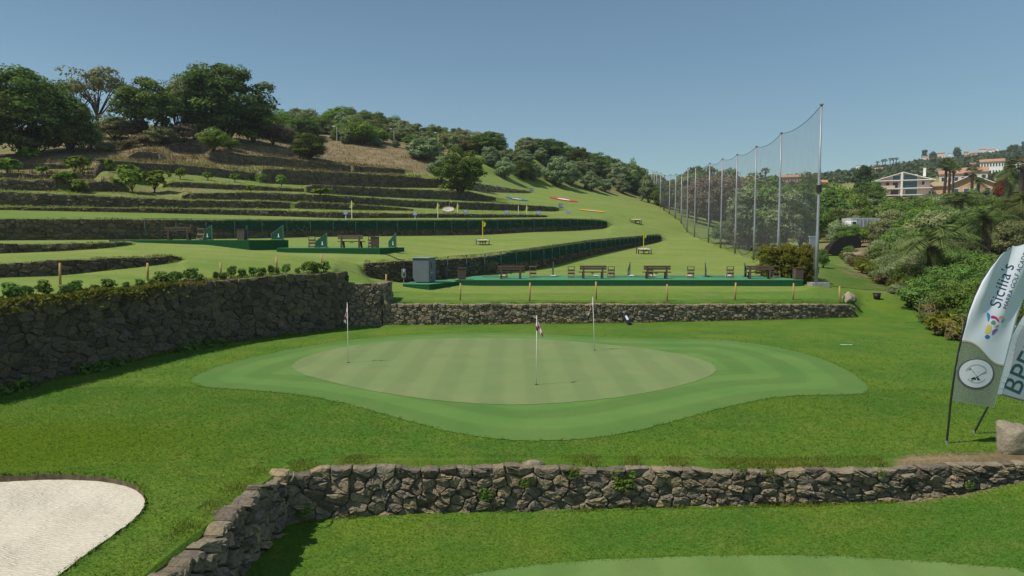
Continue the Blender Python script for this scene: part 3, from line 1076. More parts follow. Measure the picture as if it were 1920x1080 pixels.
def crown_points(r, clumps, per, env, crad, top_bias=0.35):
    """leaf places for a crown made of clumps; env(r) gives a clump centre in the crown"""
    P, Nn, Sh = [], [], []
    for _ in range(clumps):
        c = env(r)
        rc = crad * r.uniform(0.6, 1.35)
        sc = np.array([1.15, 1.15, 0.8]) * rc
        d = unit(r.normal(size=(per, 3)))
        d[:, 2] = np.abs(d[:, 2]) * np.where(r.random(per) < 0.5 + top_bias, 1, -1)
        rad = r.uniform(0.45, 1.0, per) ** 0.5
        P.append(c + d * sc * rad[:, None] + r.normal(0, 0.1 * rc, (per, 3)))
        Nn.append(unit(d + r.normal(0, 0.38, (per, 3)) + np.array([0, 0, 0.2])))
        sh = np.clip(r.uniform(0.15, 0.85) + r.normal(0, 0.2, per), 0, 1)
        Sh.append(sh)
    return np.concatenate(P), np.concatenate(Nn), np.concatenate(Sh)


def ell(cx, cz, rx, rz, inner=0.45, low=-0.85):
    def f(r):
        while True:
            d = unit(r.normal(size=3))
            if d[2] > low: break
        k = r.uniform(inner, 1.0)
        return np.array([cx + d[0] * rx * k, d[1] * rx * k, cz + d[2] * rz * k])
    return f


PROTO = {}


def make_proto(kind, seed, mat, clumps, per, leaf, rx, z0, z1, crad, trunk=None, inner=0.45, bark='bark', elong=1.7, env=None, limbs=5, low=-0.85):
    """unit-height plant: crown between z0 and z1, half width rx"""
    r = np.random.default_rng(seed)
    cz, rz = (z0 + z1) / 2, (z1 - z0) / 2
    P, Nn, Sh = crown_points(r, clumps, per, env or ell(0, cz, rx - crad * 0.6, max(rz - crad * 0.5, 0.02), inner, low), crad)
    V, F = leaf_quads(P, Nn, leaf, r, elong)
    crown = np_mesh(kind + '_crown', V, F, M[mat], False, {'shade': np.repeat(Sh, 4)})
    tm = None
    if trunk:
        b = MB()
        t = trunk
        top = Vector((r.normal(0, 0.02), r.normal(0, 0.02), z0 + rz * 0.5))
        b.tube([(0, 0, -0.03), (r.normal(0, .01), r.normal(0, .01), z0 * 0.6), tuple(top)], [t * 1.25, t, t * 0.6], 8)
        for k in range(limbs):
            ang = 2 * math.pi * (k + r.uniform(-.3, .3)) / limbs
            st = Vector((0, 0, z0 * r.uniform(0.45, 1.0)))
            e = Vector((math.cos(ang) * rx * 0.7, math.sin(ang) * rx * 0.7, cz + rz * r.uniform(-0.1, 0.55)))
            m = st.lerp(e, 0.5) + Vector((0, 0, 0.03))
            b.tube([tuple(st), tuple(m), tuple(e)], [t * 0.6, t * 0.4, t * 0.15], 6)
        tm = b.mesh(kind + '_trunk', M[bark], True)
    PROTO[kind] = (crown, tm)


M['bark'] = plain('bark', (0.075, 0.058, 0.042), 0.95, 0.1, 0.4, 14)
M['pale_bark'] = plain('pale_bark', (0.19, 0.16, 0.125), 0.95, 0.1, 0.3, 14)
M['oak_leaf'] = make_leaf_material('oak_leaf', (0.036, 0.070, 0.016), (0.165, 0.235, 0.058), 0.3)
M['mid_leaf'] = make_leaf_material('mid_leaf', (0.072, 0.130, 0.030), (0.179, 0.274, 0.062))
M['bright_leaf'] = make_leaf_material('bright_leaf', (0.088, 0.158, 0.025), (0.210, 0.306, 0.052), 0.3)
M['yellow_leaf'] = make_leaf_material('yellow_leaf', (0.130, 0.120, 0.018), (0.250, 0.200, 0.030), 0.3)
M['olive_leaf'] = make_leaf_material('olive_leaf', (0.121, 0.169, 0.072), (0.276, 0.337, 0.160), 0.2)
M['dull_leaf'] = make_leaf_material('dull_leaf', (0.123, 0.152, 0.059), (0.285, 0.300, 0.130), 0.2)
M['brown_leaf'] = make_leaf_material('brown_leaf', (0.120, 0.090, 0.063), (0.225, 0.173, 0.117), 0.15)
M['hedge_leaf'] = make_leaf_material('hedge_leaf', (0.095, 0.140, 0.020), (0.330, 0.310, 0.055), 0.42)
M['straw_leaf'] = make_leaf_material('straw_leaf', (0.130, 0.105, 0.045), (0.230, 0.185, 0.085), 0.2)
M['palm_leaf'] = make_leaf_material('palm_leaf', (0.060, 0.098, 0.026), (0.175, 0.210, 0.072), 0.3)
M['red_leaf'] = make_leaf_material('red_leaf', (0.16, 0.075, 0.020), (0.38, 0.130, 0.040), 0.2)
M['cypress_leaf'] = make_leaf_material('cypress_leaf', (0.036, 0.068, 0.027), (0.091, 0.137, 0.049), 0.1)
M['grey_leaf'] = make_leaf_material('grey_leaf', (0.151, 0.197, 0.093), (0.312, 0.370, 0.174), 0.2)

make_proto('oak', 1, 'oak_leaf', 120, 200, 0.021, 0.50, -0.04, 1.0, 0.105, 0.04, 0.5, low=-0.9)
make_proto('oak_b', 2, 'oak_leaf', 95, 200, 0.022, 0.50, -0.04, 1.0, 0.11, 0.04, 0.4, low=-0.9)
make_proto('broad', 3, 'mid_leaf', 80, 170, 0.025, 0.54, 0.10, 1.0, 0.11, 0.035, 0.45, low=-0.85)
make_proto('broad_b', 4, 'mid_leaf', 85, 180, 0.025, 0.50, -0.12, 1.0, 0.12, 0.035, 0.45, low=-0.9)
make_proto('olive', 5, 'olive_leaf', 60, 160, 0.030, 0.56, -0.06, 1.0, 0.13, 0.04, 0.4, 'pale_bark', 2.6)
make_proto('olive_b', 6, 'olive_leaf', 55, 160, 0.031, 0.60, -0.08, 1.0, 0.14, 0.04, 0.35, 'pale_bark', 2.6)
make_proto('scrub', 7, 'dull_leaf', 52, 190, 0.029, 0.66, 0.0, 1.0, 0.16, 0.03, 0.35)
make_proto('scrub_b', 8, 'mid_leaf', 52, 190, 0.029, 0.68, -0.02, 1.0, 0.17, 0.03, 0.35)
make_proto('bright_bush', 9, 'bright_leaf', 44, 170, 0.036, 0.60, 0.06, 1.0, 0.20, 0.025, 0.3)
make_proto('yellow_bush', 10, 'yellow_leaf', 30, 120, 0.05, 0.70, 0.05, 1.0, 0.20, 0.025, 0.3)
make_proto('brown_bush', 11, 'brown_leaf', 36, 120, 0.030, 0.50, 0.08, 1.0, 0.17, 0.02, 0.3, 'bark', 3.0)
make_proto('sparse', 12, 'dull_leaf', 34, 60, 0.026, 0.55, 0.42, 1.0, 0.12, 0.022, 0.4, 'bark', 1.8, None, 9)
make_proto('gum', 13, 'olive_leaf', 70, 150, 0.024, 0.34, 0.10, 1.0, 0.12, 0.022, 0.3, 'bark', 2.4)
make_proto('gum_b', 14, 'mid_leaf', 70, 150, 0.024, 0.38, 0.08, 1.0, 0.13, 0.022, 0.3, 'bark', 2.2)
make_proto('willow', 15, 'brown_leaf', 60, 120, 0.026, 0.50, 0.06, 1.0, 0.14, 0.02, 0.3, 'bark', 3.0)
make_proto('cypress', 16, 'cypress_leaf', 60, 90, 0.028, 0.13, 0.03, 1.0, 0.07, 0.02, 0.1, 'bark', 2.0,
           lambda r: (lambda z: np.array([r.normal(0, .05) * (1.05 - z), r.normal(0, .05) * (1.05 - z), z]))(r.uniform(0.06, 0.94)))
make_proto('seedling', 17, 'mid_leaf', 20, 34, 0.095, 0.42, -0.1, 1.05, 0.17, 0.02, 0.2, 'bark', 1.9)
make_proto('seedling_b', 18, 'mid_leaf', 16, 34, 0.095, 0.34, -0.1, 1.05, 0.16, 0.02, 0.2, 'bark', 1.9)
make_proto('sapling', 19, 'bright_leaf', 18, 45, 0.085, 0.38, 0.15, 1.0, 0.16, 0.02, 0.2, 'bark', 2.2)
make_proto('hedge', 20, 'hedge_leaf', 110, 120, 0.030, 0.5, 0.0, 1.0, 0.13, None, 0.2, 'bark', 2.0, lambda r: np.array([r.uniform(-.42, .42), r.uniform(-.42, .42), r.uniform(0.06, 0.92)]))
make_proto('grey_bush', 21, 'grey_leaf', 50, 160, 0.028, 0.66, 0.02, 1.0, 0.20, 0.02, 0.3, 'pale_bark', 3.0)
make_proto('red_bush', 22, 'red_leaf', 40, 130, 0.036, 0.62, 0.1, 1.0, 0.19, 0.02, 0.3)
make_proto('ivy', 23, 'bright_leaf', 14, 26, 0.11, 0.5, 0.0, 1.0, 0.2, None, 0.2, 'bark', 1.3, lambda r: np.array([r.normal(0, .28), r.uniform(-.05, .08), r.uniform(0.1, 0.95)]))
make_proto('weed', 24, 'hedge_leaf', 12, 40, 0.10, 0.55, 0.0, 1.0, 0.2, None, 0.3, 'bark', 3.5)
make_proto('straw', 25, 'straw_leaf', 14, 60, 0.05, 0.6, 0.0, 0.9, 0.22, None, 0.3, 'bark', 5.0)


def proto_palm(kind, seed, fronds, trunk_h, trunk_r, flen, droop, skirt=0, fan=False, tmat='bark'):
    r = np.random.default_rng(seed)
    V, F, Sh = [], [], []
    n0 = 0
    def quad(a, b, c, d, s):
        nonlocal n0
        V.extend([a, b, c, d]); F.append((n0, n0 + 1, n0 + 2, n0 + 3)); Sh.extend([s] * 4)
        n0 += 4
    for i in range(fronds + skirt):
        ang = r.uniform(0, 2 * math.pi)
        dead = i >= fronds
        el = math.radians(r.uniform(-75, -40)) if dead else math.radians(r.uniform(-15, 80))
        L = flen * r.uniform(0.75, 1.1) * (0.55 if dead else 1)
        d = np.array([math.cos(ang) * math.cos(el), math.sin(ang) * math.cos(el), math.sin(el)])
        side = np.array([-math.sin(ang), math.cos(ang), 0])
        sh = r.uniform(0.55, 1.0) if dead else r.uniform(0.1, 0.8)
        if fan:
            st = np.array([0, 0, trunk_h]); c = st + d * L * 0.5
            up = np.cross(side, d)
            quad(st, st + side * 0.004, c + side * 0.004, c, sh)
            for k in range(11):
                th = (k / 10 - 0.5) * 2.9
                e = d * math.cos(th) + side * math.sin(th)
                th2 = th + 0.20
                e2 = d * math.cos(th2) + side * math.sin(th2)
                tip = c + e * L * 0.55 - np.array([0, 0, 0.12 * L])
                mid_ = c + (e + e2) * 0.5 * L * 0.33
                quad(c, mid_, tip, c + e * L * 0.3 + up * 0.01, sh)
        else:
            m = 14
            pts = []
            for k in range(m + 1):
                t = k / m
                pts.append(np.array([0, 0, trunk_h]) + d * L * t - np.array([0, 0, 1]) * droop * L * t * t)
            for k in range(1, m):
                t = k / m
                tang = unit(pts[k + 1] - pts[k - 1])
                ll = L * 0.24 * math.sin(math.pi * min(1, t * 0.85 + 0.12)) + 0.02 * L
                for sg in (-1, 1):
                    for h in (0, 0.5):
                        p = pts[k] * (1 - h) + pts[k + 1] * h
                        e = p + sg * side * ll * 0.8 + tang * ll * 0.45 - np.array([0, 0, ll * r.uniform(0.25, 0.6)])
                        quad(p, (p + e) / 2 + tang * L * 0.012, e, (p + e) / 2 - tang * L * 0.012, float(np.clip(sh + r.normal(0, .12), 0, 1)))
            for k in range(m):
                quad(pts[k] - side * L * .006, pts[k] + side * L * .006, pts[k + 1] + side * L * .004, pts[k + 1] - side * L * .004, min(1, sh + .3))
    crown = np_mesh(kind + '_crown', np.array(V), np.array(F), M['palm_leaf'], False, {'shade': Sh})
    b = MB()
    k = 9
    pts = [(0.01 * math.sin(i * .7), 0, trunk_h * i / k) for i in range(k + 1)]
    b.tube(pts, [trunk_r * (1.25 - 0.3 * i / k + (0.10 if i % 2 else 0)) for i in range(k + 1)], 9)
    PROTO[kind] = (crown, b.mesh(kind + '_trunk', M[tmat], True))


proto_palm('feather_palm', 31, 34, 0.58, 0.046, 0.50, 0.75, 14)
proto_palm('feather_palm_b', 32, 30, 0.64, 0.040, 0.42, 0.7, 10)
proto_palm('fan_palm', 33, 30, 0.86, 0.026, 0.20, 0.3, 16, True)
proto_palm('fan_palm_b', 34, 26, 0.84, 0.028, 0.22, 0.3, 10, True)


def plant(kind, loc, h, label, cat, group=None, name='tree', wf=1.0, rz=None, crown_name='crown', trunk_name='trunk', depth=None):
    crown, trunk = PROTO[kind]
    o = thing(name, label, cat, loc, random.uniform(0, 6.28) if rz is None else rz, group, (h * wf, h * (depth or wf), h))
    link(crown_name, crown, o)
    if trunk: link(trunk_name, trunk, o)
    return o


HW = {}


LEAFWORD = {'oak': 'dark green', 'oak_b': 'deep green', 'broad': 'mid-green', 'broad_b': 'fresh green', 'olive': 'grey-green', 'olive_b': 'silvery green', 'scrub': 'dull olive-coloured', 'scrub_b': 'leafy green', 'bright_bush': 'bright green',
            'yellow_bush': 'yellowish', 'grey_bush': 'pale grey-green', 'weed': 'yellow-green', 'straw': 'dry straw-coloured', 'gum': 'olive-brown', 'gum_b': 'lush green', 'willow': 'brownish wispy'}


def near_mark(px, marks):
    return min(marks, key=lambda m: abs(m[0] - px))[1]


def size_word(h, lo, hi):
    return 'small' if h < lo else ('big' if h > hi else 'medium-sized')


RIDGE_M = [(520, 'beside the first lamp post'), (600, 'right of the first lamp post'), (660, 'on the hilltop crest'), (739, 'behind the middle lamp post'), (820, 'above the end of the brown slope'), (889, 'above the round tree'), (960, 'near the notch in the ridge')]
GROVE_M = [(925, 'above the rubble wall'), (985, 'above the blue circle'), (1057, 'above the red circle'), (1110, 'above the yellow circle'), (1165, 'midway to the net'), (1222, 'beside the farthest net poles')]
SLOPE_M = [(1560, 'right of the first net pole'), (1605, 'around the box trailer'), (1640, 'left of the pink villa'), (1690, 'straight below the pink villa'), (1755, 'around the large feather palm'), (1820, 'below the second house'), (1880, 'below the red bush'), (1950, 'at the right picture edge')]
BANK_M = [(1585, 'beside the earth heap'), (1625, 'just right of the earth heap'), (1655, 'behind the black bucket'), (1690, 'right of the bucket'), (1725, 'midway along the lawn edge'), (1760, 'under the large palm'), (1795, 'left of the white banner'), (1835, 'at the white banner\'s edge'), (1890, 'behind the banners'), (1935, 'at the picture edge')]
NET_M = [(1250, 'at the far end of the net'), (1310, 'between the sixth and eighth poles'), (1365, 'between the fourth and fifth poles'), (1400, 'between the third and fourth poles'), (1440, 'between the second and third poles'), (1500, 'between the two nearest poles'), (1550, 'just right of the nearest pole')]


def plant_px(kind, px, pb, hpx, label, cat, group=None, name='tree', wpx=None, Y=None, **kw):
    """a plant whose foot is seen at (px, pb) and which is hpx tall there"""
    p = G(px, pb) if Y is None else at(px, pb, Y)
    if Y is not None: p.z = hz(p.x, p.y)
    top = at(px, pb - hpx, p.y)
    h = max(0.3, top.z - p.z)
    wf = 1.0
    if wpx:
        me = PROTO[kind][0]
        if kind not in HW:
            co = np.empty(len(me.vertices) * 3, np.float32)
            me.vertices.foreach_get('co', co)
            co = co.reshape(-1, 3)
            HW[kind] = float(np.percentile(np.abs(co[:, 0]), 97))
        wf = (wpx * p.y / FPX) / (2 * HW[kind] * h)
    return plant(kind, p, h, label, cat, group, name, wf, **kw)


# -- large trees on the left hilltop
BIGT = [('oak', 50, 292, 170, 165, 'huge dark oak at the far left hilltop'), ('oak_b', -40, 302, 150, 130, 'dark oak cut by the left picture edge'),
        ('oak_b', 132, 288, 112, 70, 'dark leafy tree right of the huge far-left oak, lower than it'),
        ('sparse', 185, 246, 122, 115, 'thin airy tree with see-through crown on the hilltop'), ('sparse', 150, 246, 100, 70, 'smaller thin tree half hidden behind the dark oaks'),
        ('broad', 277, 266, 118, 112, 'mid-green tree with bare forked trunk on the hilltop'), ('sparse', 330, 262, 118, 60, 'thin tree between the forked tree and the tallest oak'),
        ('oak', 422, 266, 150, 150, 'tallest round dark oak against the sky on the hilltop'), ('oak_b', 366, 262, 84, 46, 'low dark tree on the left flank of the tallest oak'),
        ('oak_b', 475, 268, 70, 44, 'low dark tree on the right flank of the tallest oak')]
for k, px, pb, h, w, lb in BIGT:
    plant_px(k, px, pb, h, lb, 'tree', None, 'oak_tree' if 'oak' in lb else 'tree', w)
BUSH = [('yellow_bush', 68, 290, 48, 95, 'yellow-green shrub lit by the sun in front of the dark oak'), ('bright_bush', 400, 292, 54, 48, 'bright green sapling tree below the tallest oak'),
        ('bright_bush', 432, 282, 26, 34, 'low light green bush beside the bright sapling'), ('oak_b', 580, 299, 52, 56, 'dark rounded bush on the top terrace wall'),
        ('brown_bush', 512, 274, 48, 48, 'bare brownish shrub right of the tallest oak'), ('brown_bush', 532, 268, 36, 30, 'smaller bare brownish shrub nearer the lamp post'),
        ('scrub', 215, 262, 46, 70, 'dull scrub under the thin tree'), ('brown_bush', 245, 262, 40, 60, 'grey-brown scrub on the hilltop between oak and forked tree'),
        ('straw', 268, 274, 30, 46, 'tuft of tall dry grass left of the forked trunk'), ('scrub', 305, 272, 36, 50, 'dark scrub at the foot of the forked tree'),
        ('brown_bush', 345, 268, 40, 44, 'twiggy brown bush at the foot of the tallest oak'), ('bright_bush', 170, 282, 44, 40, 'leafy green shrub at the right edge of the dark oaks'),
        ('scrub', 200, 285, 20, 36, 'low green scrub on the edge of the dry slope'), ('straw', 235, 280, 22, 40, 'dry grass tuft on the edge of the dry slope')]
for k, px, pb, h, w, lb in BUSH:
    plant_px(k, px, pb, h, lb, 'shrub', None, 'shrub', w, crown_name='foliage', trunk_name='stem')
SAP = [(14, 330, 34, 34), (52, 302, 26, 30), (140, 326, 36, 28), (155, 318, 26, 24), (122, 355, 34, 34), (150, 362, 26, 24), (248, 362, 48, 32), (290, 362, 46, 36), (240, 336, 30, 34), (205, 323, 26, 14), (190, 322, 18, 14),
       (338, 336, 22, 15), (390, 338, 16, 14), (440, 342, 18, 14), (488, 343, 18, 14), (528, 350, 24, 16), (470, 360, 14, 14), (78, 326, 16, 18), (35, 322, 14, 18), (220, 358, 14, 14), (600, 366, 14, 30)]
for px, pb, h, w in SAP:
    plant_px('sapling', px, pb, h, 'young leafy sapling on the hillside terraces, ' + near_mark(px, [(20, 'at the far left edge'), (60, 'below the yellow-green shrub'), (140, 'under the dark leafy tree'), (200, 'below the thin tree'), (250, 'in front of the ruined wall stub'), (290, 'right of the ruined wall stub'), (338, 'at the start of the sloping wall'), (390, 'below the bright sapling tree'), (440, 'below the tallest oak'), (488, 'beside the end of the sloping wall'), (528, 'below the dark rounded bush'), (600, 'in front of the tall terrace wall')]), 'sapling', 'saplings on the hillside terraces', 'sapling', w, crown_name='foliage', trunk_name='stem')
# -- the round tree by the rubble wall and its neighbours
plant_px('broad_b', 864, 362, 84, 'round mid-green tree standing at the end of the tall terrace wall', 'tree', None, 'tree', 78)
plant_px('olive', 828, 344, 52, 'grey-green olive just left behind the round tree', 'tree', None, 'olive_tree', 44)
plant_px('broad', 889, 352, 50, 'green tree close against the right of the round tree', 'tree', None, 'tree', 34)
plant_px('olive_b', 795, 300, 42, 'grey-green olive at the right end of the brown slope', 'tree', None, 'olive_tree', 62)

# -- shrubs on the ridge behind the lamp-post road
r_ = np.random.default_rng(77)
ridge = []
for i in range(130):
    px = r_.uniform(505, 985)
    u = r_.random()
    Y0 = curve_at(cY, CN.index('h6'), np.array([(px - 960) / FPX]))[0] + 3
    Y1 = curve_at(cY, CN.index('h7'), np.array([(px - 960) / FPX]))[0] + 2
    Y = Y0 + (Y1 - Y0) * u
    if 590 < px < 625 and u > 0.5: continue
    if 930 < px < 975: continue
    ridge.append((px, Y))
for px, Y in sorted(ridge, key=lambda q: -q[1]):
    x = (px - 960) / FPX * Y
    k = ['scrub', 'scrub', 'scrub_b', 'oak_b', 'olive', 'broad_b', 'olive_b', 'bright_bush'][int(r_.integers(8))]
    h = r_.uniform(2.2, 4.6) * (1.15 if px < 720 else 1)
    plant(k, (x, Y, hz(x, Y) - 0.2), h, '%s %s bushy tree on the ridge, %s' % (size_word(h, 4.3, 5.4), LEAFWORD[k], near_mark(px, RIDGE_M)), 'tree', 'bushy trees on the ridge', 'ridge_tree', r_.uniform(0.95, 1.4))
plant_px('yellow_bush', 652, 262, 26, 'yellowish bush on the ridge below the hilltop', 'shrub', None, 'shrub', 46, crown_name='foliage', trunk_name='stem')
plant_px('bright_bush', 678, 272, 50, 'bright green rounded tree just above the brown slope', 'tree', None, 'tree', 52)
plant_px('bright_bush', 592, 258, 22, 'pale green bush beside the first lamp post on the ridge', 'shrub', None, 'shrub', 26, crown_name='foliage', trunk_name='stem')
for px, pb, h, w, k in [(905, 291, 40, 42, 'broad'), (930, 290, 44, 40, 'oak_b'), (880, 286, 34, 40, 'scrub'), (988, 292, 36, 40, 'olive'), (1005, 293, 32, 40, 'broad'), (1032, 300, 42, 50, 'oak_b'), (1060, 306, 40, 46, 'olive'), (1085, 318, 44, 40, 'oak')]:
    plant_px(k, px, pb, h, 'tree on the skyline beside the notch in the ridge', 'tree', 'trees beside the notch in the ridge', 'tree', w)
for i in range(95):
    px = r_.uniform(500, 985)
    a = np.array([(px - 960) / FPX])
    Y0, Y1 = curve_at(cY, CN.index('h6'), a)[0] + 1, curve_at(cY, CN.index('h7'), a)[0]
    Y = Y0 + (Y1 - Y0) * r_.random() ** 1.5
    x = (px - 960) / FPX * Y
    k = ['scrub', 'olive', 'scrub_b', 'olive_b', 'bright_bush', 'grey_bush'][int(r_.integers(6))]
    h = r_.uniform(1.3, 2.7)
    if 930 < px < 975: h = r_.uniform(0.9, 1.4)
    plant(k, (x, Y, hz(x, Y) - 0.1), h, 'low %s shrub on the ridge, %s' % (LEAFWORD[k], near_mark(px, RIDGE_M)), 'shrub', 'low shrubs on the ridge', 'ridge_shrub', r_.uniform(1.0, 1.5), crown_name='foliage', trunk_name='stem')
for i in range(16):
    px = r_.uniform(905, 990)
    a = np.array([(px - 960) / FPX])
    Y0, Y1 = curve_at(cY, CN.index('h5'), a)[0], curve_at(cY, CN.index('h6'), a)[0]
    Y = Y0 + (Y1 - Y0) * r_.uniform(0.35, 1.0)
    x = (px - 960) / FPX * Y
    k = ['olive', 'olive_b', 'scrub'][int(r_.integers(3))]
    plant(k, (x, Y, hz(x, Y) - 0.1), r_.uniform(1.6, 2.8), 'small %s shrub on the meadow below the notch in the ridge' % LEAFWORD[k], 'shrub', 'shrubs below the notch', 'meadow_shrub', r_.uniform(1.0, 1.3), crown_name='foliage', trunk_name='stem')
# -- olive grove on the far slope of the range
ol = []
for i in range(125):
    px = r_.uniform(905, 1236)
    a = np.array([(px - 960) / FPX])
    Y0, Y1 = curve_at(cY, CN.index('h5'), a)[0], curve_at(cY, CN.index('h7'), a)[0]
    if 925 < px < 978: continue
    ol.append((px, Y0 + 5 + (Y1 - Y0 + 8) * r_.random()))
for px, Y in sorted(ol, key=lambda q: -q[1]):
    x = (px - 960) / FPX * Y
    k = ['olive', 'olive_b', 'olive', 'broad', 'olive_b', 'oak_b', 'scrub', 'olive'][int(r_.integers(8))]
    hh_ = r_.uniform(2.8, 5.0) + (1.3 if px > 1130 else 0)
    plant(k, (x, Y, hz(x, Y) - 0.15), hh_, '%s %s tree of the far grove, %s' % (size_word(hh_, 4.6, 6), LEAFWORD[k], near_mark(px, GROVE_M)), 'tree', 'trees of the grove on the far slope', 'grove_tree', r_.uniform(0.95, 1.3))
OL = [('olive', 945, 335, 42, 36, 'first'), ('oak_b', 981, 338, 40, 36, ''), ('olive_b', 1000, 339, 34, 28, ''), ('olive', 1048, 350, 56, 50, ''), ('olive_b', 1070, 347, 36, 34, ''), ('olive', 1110, 358, 38, 36, ''),
      ('olive_b', 1134, 360, 26, 24, ''), ('olive', 1168, 363, 30, 28, ''), ('olive_b', 1158, 352, 42, 36, ''), ('broad', 1190, 356, 46, 44, ''), ('olive', 1216, 380, 54, 34, ''), ('broad_b', 1120, 330, 44, 40, ''), ('broad', 1185, 338, 36, 40, ''), ('oak', 1100, 325, 36, 30, '')]
for k, px, pb, h, w, _ in OL:
    plant_px(k, px, pb, h, '%s tree on the grassy near edge of the far grove, %s' % (LEAFWORD[k], near_mark(px, GROVE_M)), 'tree', 'olives along the near edge of the grove', 'olive_tree', w)

# -- trees behind the safety net
def net_x(Y):
    return 19.3 + (Y - 43) * 0.144


NETT = [('gum', 1400, 470, 128, 60), ('gum_b', 1438, 472, 140, 66), ('gum', 1470, 474, 122, 60), ('gum_b', 1500, 472, 130, 62), ('gum_b', 1425, 462, 120, 60), ('gum', 1385, 466, 92, 44), ('willow', 1330, 425, 98, 66), ('willow', 1358, 428, 104, 62),
        ('willow', 1306, 418, 84, 46), ('gum', 1290, 408, 84, 46), ('broad', 1275, 400, 70, 44), ('oak_b', 1255, 392, 56, 34), ('broad', 1330, 396, 82, 60), ('oak_b', 1300, 388, 78, 50), ('broad_b', 1365, 398, 82, 60), ('gum_b', 1405, 420, 96, 60),
        ('broad', 1445, 410, 78, 60), ('oak', 1480, 408, 70, 60), ('broad_b', 1515, 415, 90, 60), ('gum', 1538, 436, 80, 44), ('broad', 1475, 440, 90, 60), ('oak_b', 1510, 385, 52, 50), ('cypress', 1517, 376, 46, 14), ('broad_b', 1520, 455, 70, 50)]
for k, px, pb, h, w in sorted(NETT, key=lambda q: q[2]):
    lb = {'willow': 'brownish wispy tree seen through the safety net', 'cypress': 'small dark cypress seen between the two nearest net poles'}.get(k, '%s tree behind the net, %s' % (LEAFWORD.get(k, ''), near_mark(px, NET_M)))
    plant_px(k, px, pb, h, lb, 'tree', None if k == 'cypress' else ('wispy trees behind the net' if k == 'willow' else 'leafy trees behind the net'), 'tree', w)
for i in range(44):
    px = r_.uniform(1235, 1560)
    a = np.array([(px - 960) / FPX])
    lo = 150 if px < 1420 else 120
    Y = r_.uniform(lo, 300)
    x = (px - 960) / FPX * Y
    lim = np.interp(px, [1235, 1290, 1400, 1460, 1530, 1560], [338, 322, 340, 346, 352, 345])
    h = min(at(px, lim, Y).z + r_.uniform(-2.5, 0.3) - hz(x, Y), 11)
    if h < 2: continue
    k = ['broad', 'oak_b', 'olive', 'broad_b', 'scrub'][int(r_.integers(5))]
    plant(k, (x, Y, hz(x, Y) - 0.2), h, '%s %s tree far behind the net, %s' % (size_word(h, 5, 8.5), LEAFWORD[k], near_mark(px, NET_M)), 'tree', 'trees in the wooded dip behind the net', 'tree', r_.uniform(0.9, 1.25))

for i in range(30):
    px = r_.uniform(1300, 1535)
    q = G(px, r_.uniform(440, 470))
    if q.x < net_x(q.y) + 3: continue
    k = ['scrub', 'scrub_b', 'bright_bush', 'broad_b', 'grey_bush'][int(r_.integers(5))]
    plant(k, q, r_.uniform(1.2, 3.4), '%s low bush under the trees behind the net, %s' % (LEAFWORD[k], near_mark(px, NET_M)), 'shrub', 'low bushes behind the net', 'shrub', r_.uniform(1.0, 1.5), crown_name='foliage', trunk_name='stem')
# -- wooded slope on the right, below the houses
PXL = [1540, 1600, 1628, 1640, 1755, 1790, 1850, 1920]
TOPL = [352, 330, 328, 366, 362, 358, 348, 335]
for i in range(215):
    px = r_.uniform(1545, 1990)
    Y = 62 * (215 / 62) ** (r_.random() ** 0.85)
    x = (px - 960) / FPX * Y
    lim = np.interp(px, PXL, TOPL)
    ref = 372 if px < 1630 else lim
    z = hz(x, Y) - 0.2
    want = r_.uniform(2.2, 5.2) if Y < 110 else r_.uniform(3.0, 6.5)
    if px < 1640 and Y > 130: want = r_.uniform(4, 9)
    h = min(want, at(px, lim, Y).z + r_.uniform(-1.0, 0.2) - z)
    if h < 1.2: continue
    k = ['broad', 'scrub_b', 'scrub', 'broad_b', 'olive', 'oak_b', 'scrub_b', 'grey_bush', 'oak', 'bright_bush', 'broad'][int(r_.integers(11))]
    if Y < 100 and k in ('broad', 'olive') and px > 1600: k = 'scrub_b'
    if 1548 < px < 1668 and Y < 101: continue
    plant(k, (x, Y, z), h, '%s %s bushy tree on the overgrown slope, %s' % (size_word(h, 2.8, 4.6), LEAFWORD[k], near_mark(px, SLOPE_M)), 'tree', 'bushy trees on the slope below the villa', 'slope_tree', r_.uniform(0.95, 1.4))
CYP = [(1618, 368, 60, 15), (1608, 368, 52, 12), (1626, 366, 54, 12)]
for px, pb, h, w in CYP:
    plant_px('cypress', px, pb, h, 'slim dark cypress just left of the pink villa', 'tree', 'cypresses left of the villa', 'cypress', w, Y=205)
# palms
PALM = [('feather_palm', 1752, 500, 124, 140, 46, 'large drooping feather palm behind the hedge bank'), ('feather_palm_b', 1848, 470, 108, 92, 62, 'feather palm right of the large drooping one'),
        ('feather_palm', 1912, 455, 136, 100, 74, 'feather palm above the banner at the right edge'), ('feather_palm_b', 1795, 420, 84, 84, 95, 'smaller feather palm on the slope under the second house'),
        ('fan_palm', 1772, 345, 48, 24, 196, 'left fan palm of the trio beside the villa'), ('fan_palm_b', 1780, 344, 46, 22, 199, 'middle fan palm of the trio beside the villa'), ('fan_palm', 1787, 344, 38, 20, 194, 'right fan palm of the trio beside the villa'),
        ('fan_palm_b', 1823, 348, 36, 26, 186, 'fan palm before the second house roof'), ('feather_palm_b', 1835, 345, 26, 30, 190, 'small palm before the orange tiled roof'), ('feather_palm', 1892, 335, 56, 50, 150, 'tall palm on the right skyline beside the red bush'), ('fan_palm', 1915, 345, 52, 40, 146, 'palm cut by the right picture edge, above the red bush'),
        ('fan_palm', 1435, 348, 33, 15, 290, 'lone tall fan palm seen through the net'), ('feather_palm_b', 1448, 348, 20, 22, 285, 'short palm beside the lone fan palm')]
for k, px, pb, h, w, Y, lb in PALM:
    plant_px(k, px, pb, h, lb, 'palm', None, 'palm_tree', w, Y=Y)
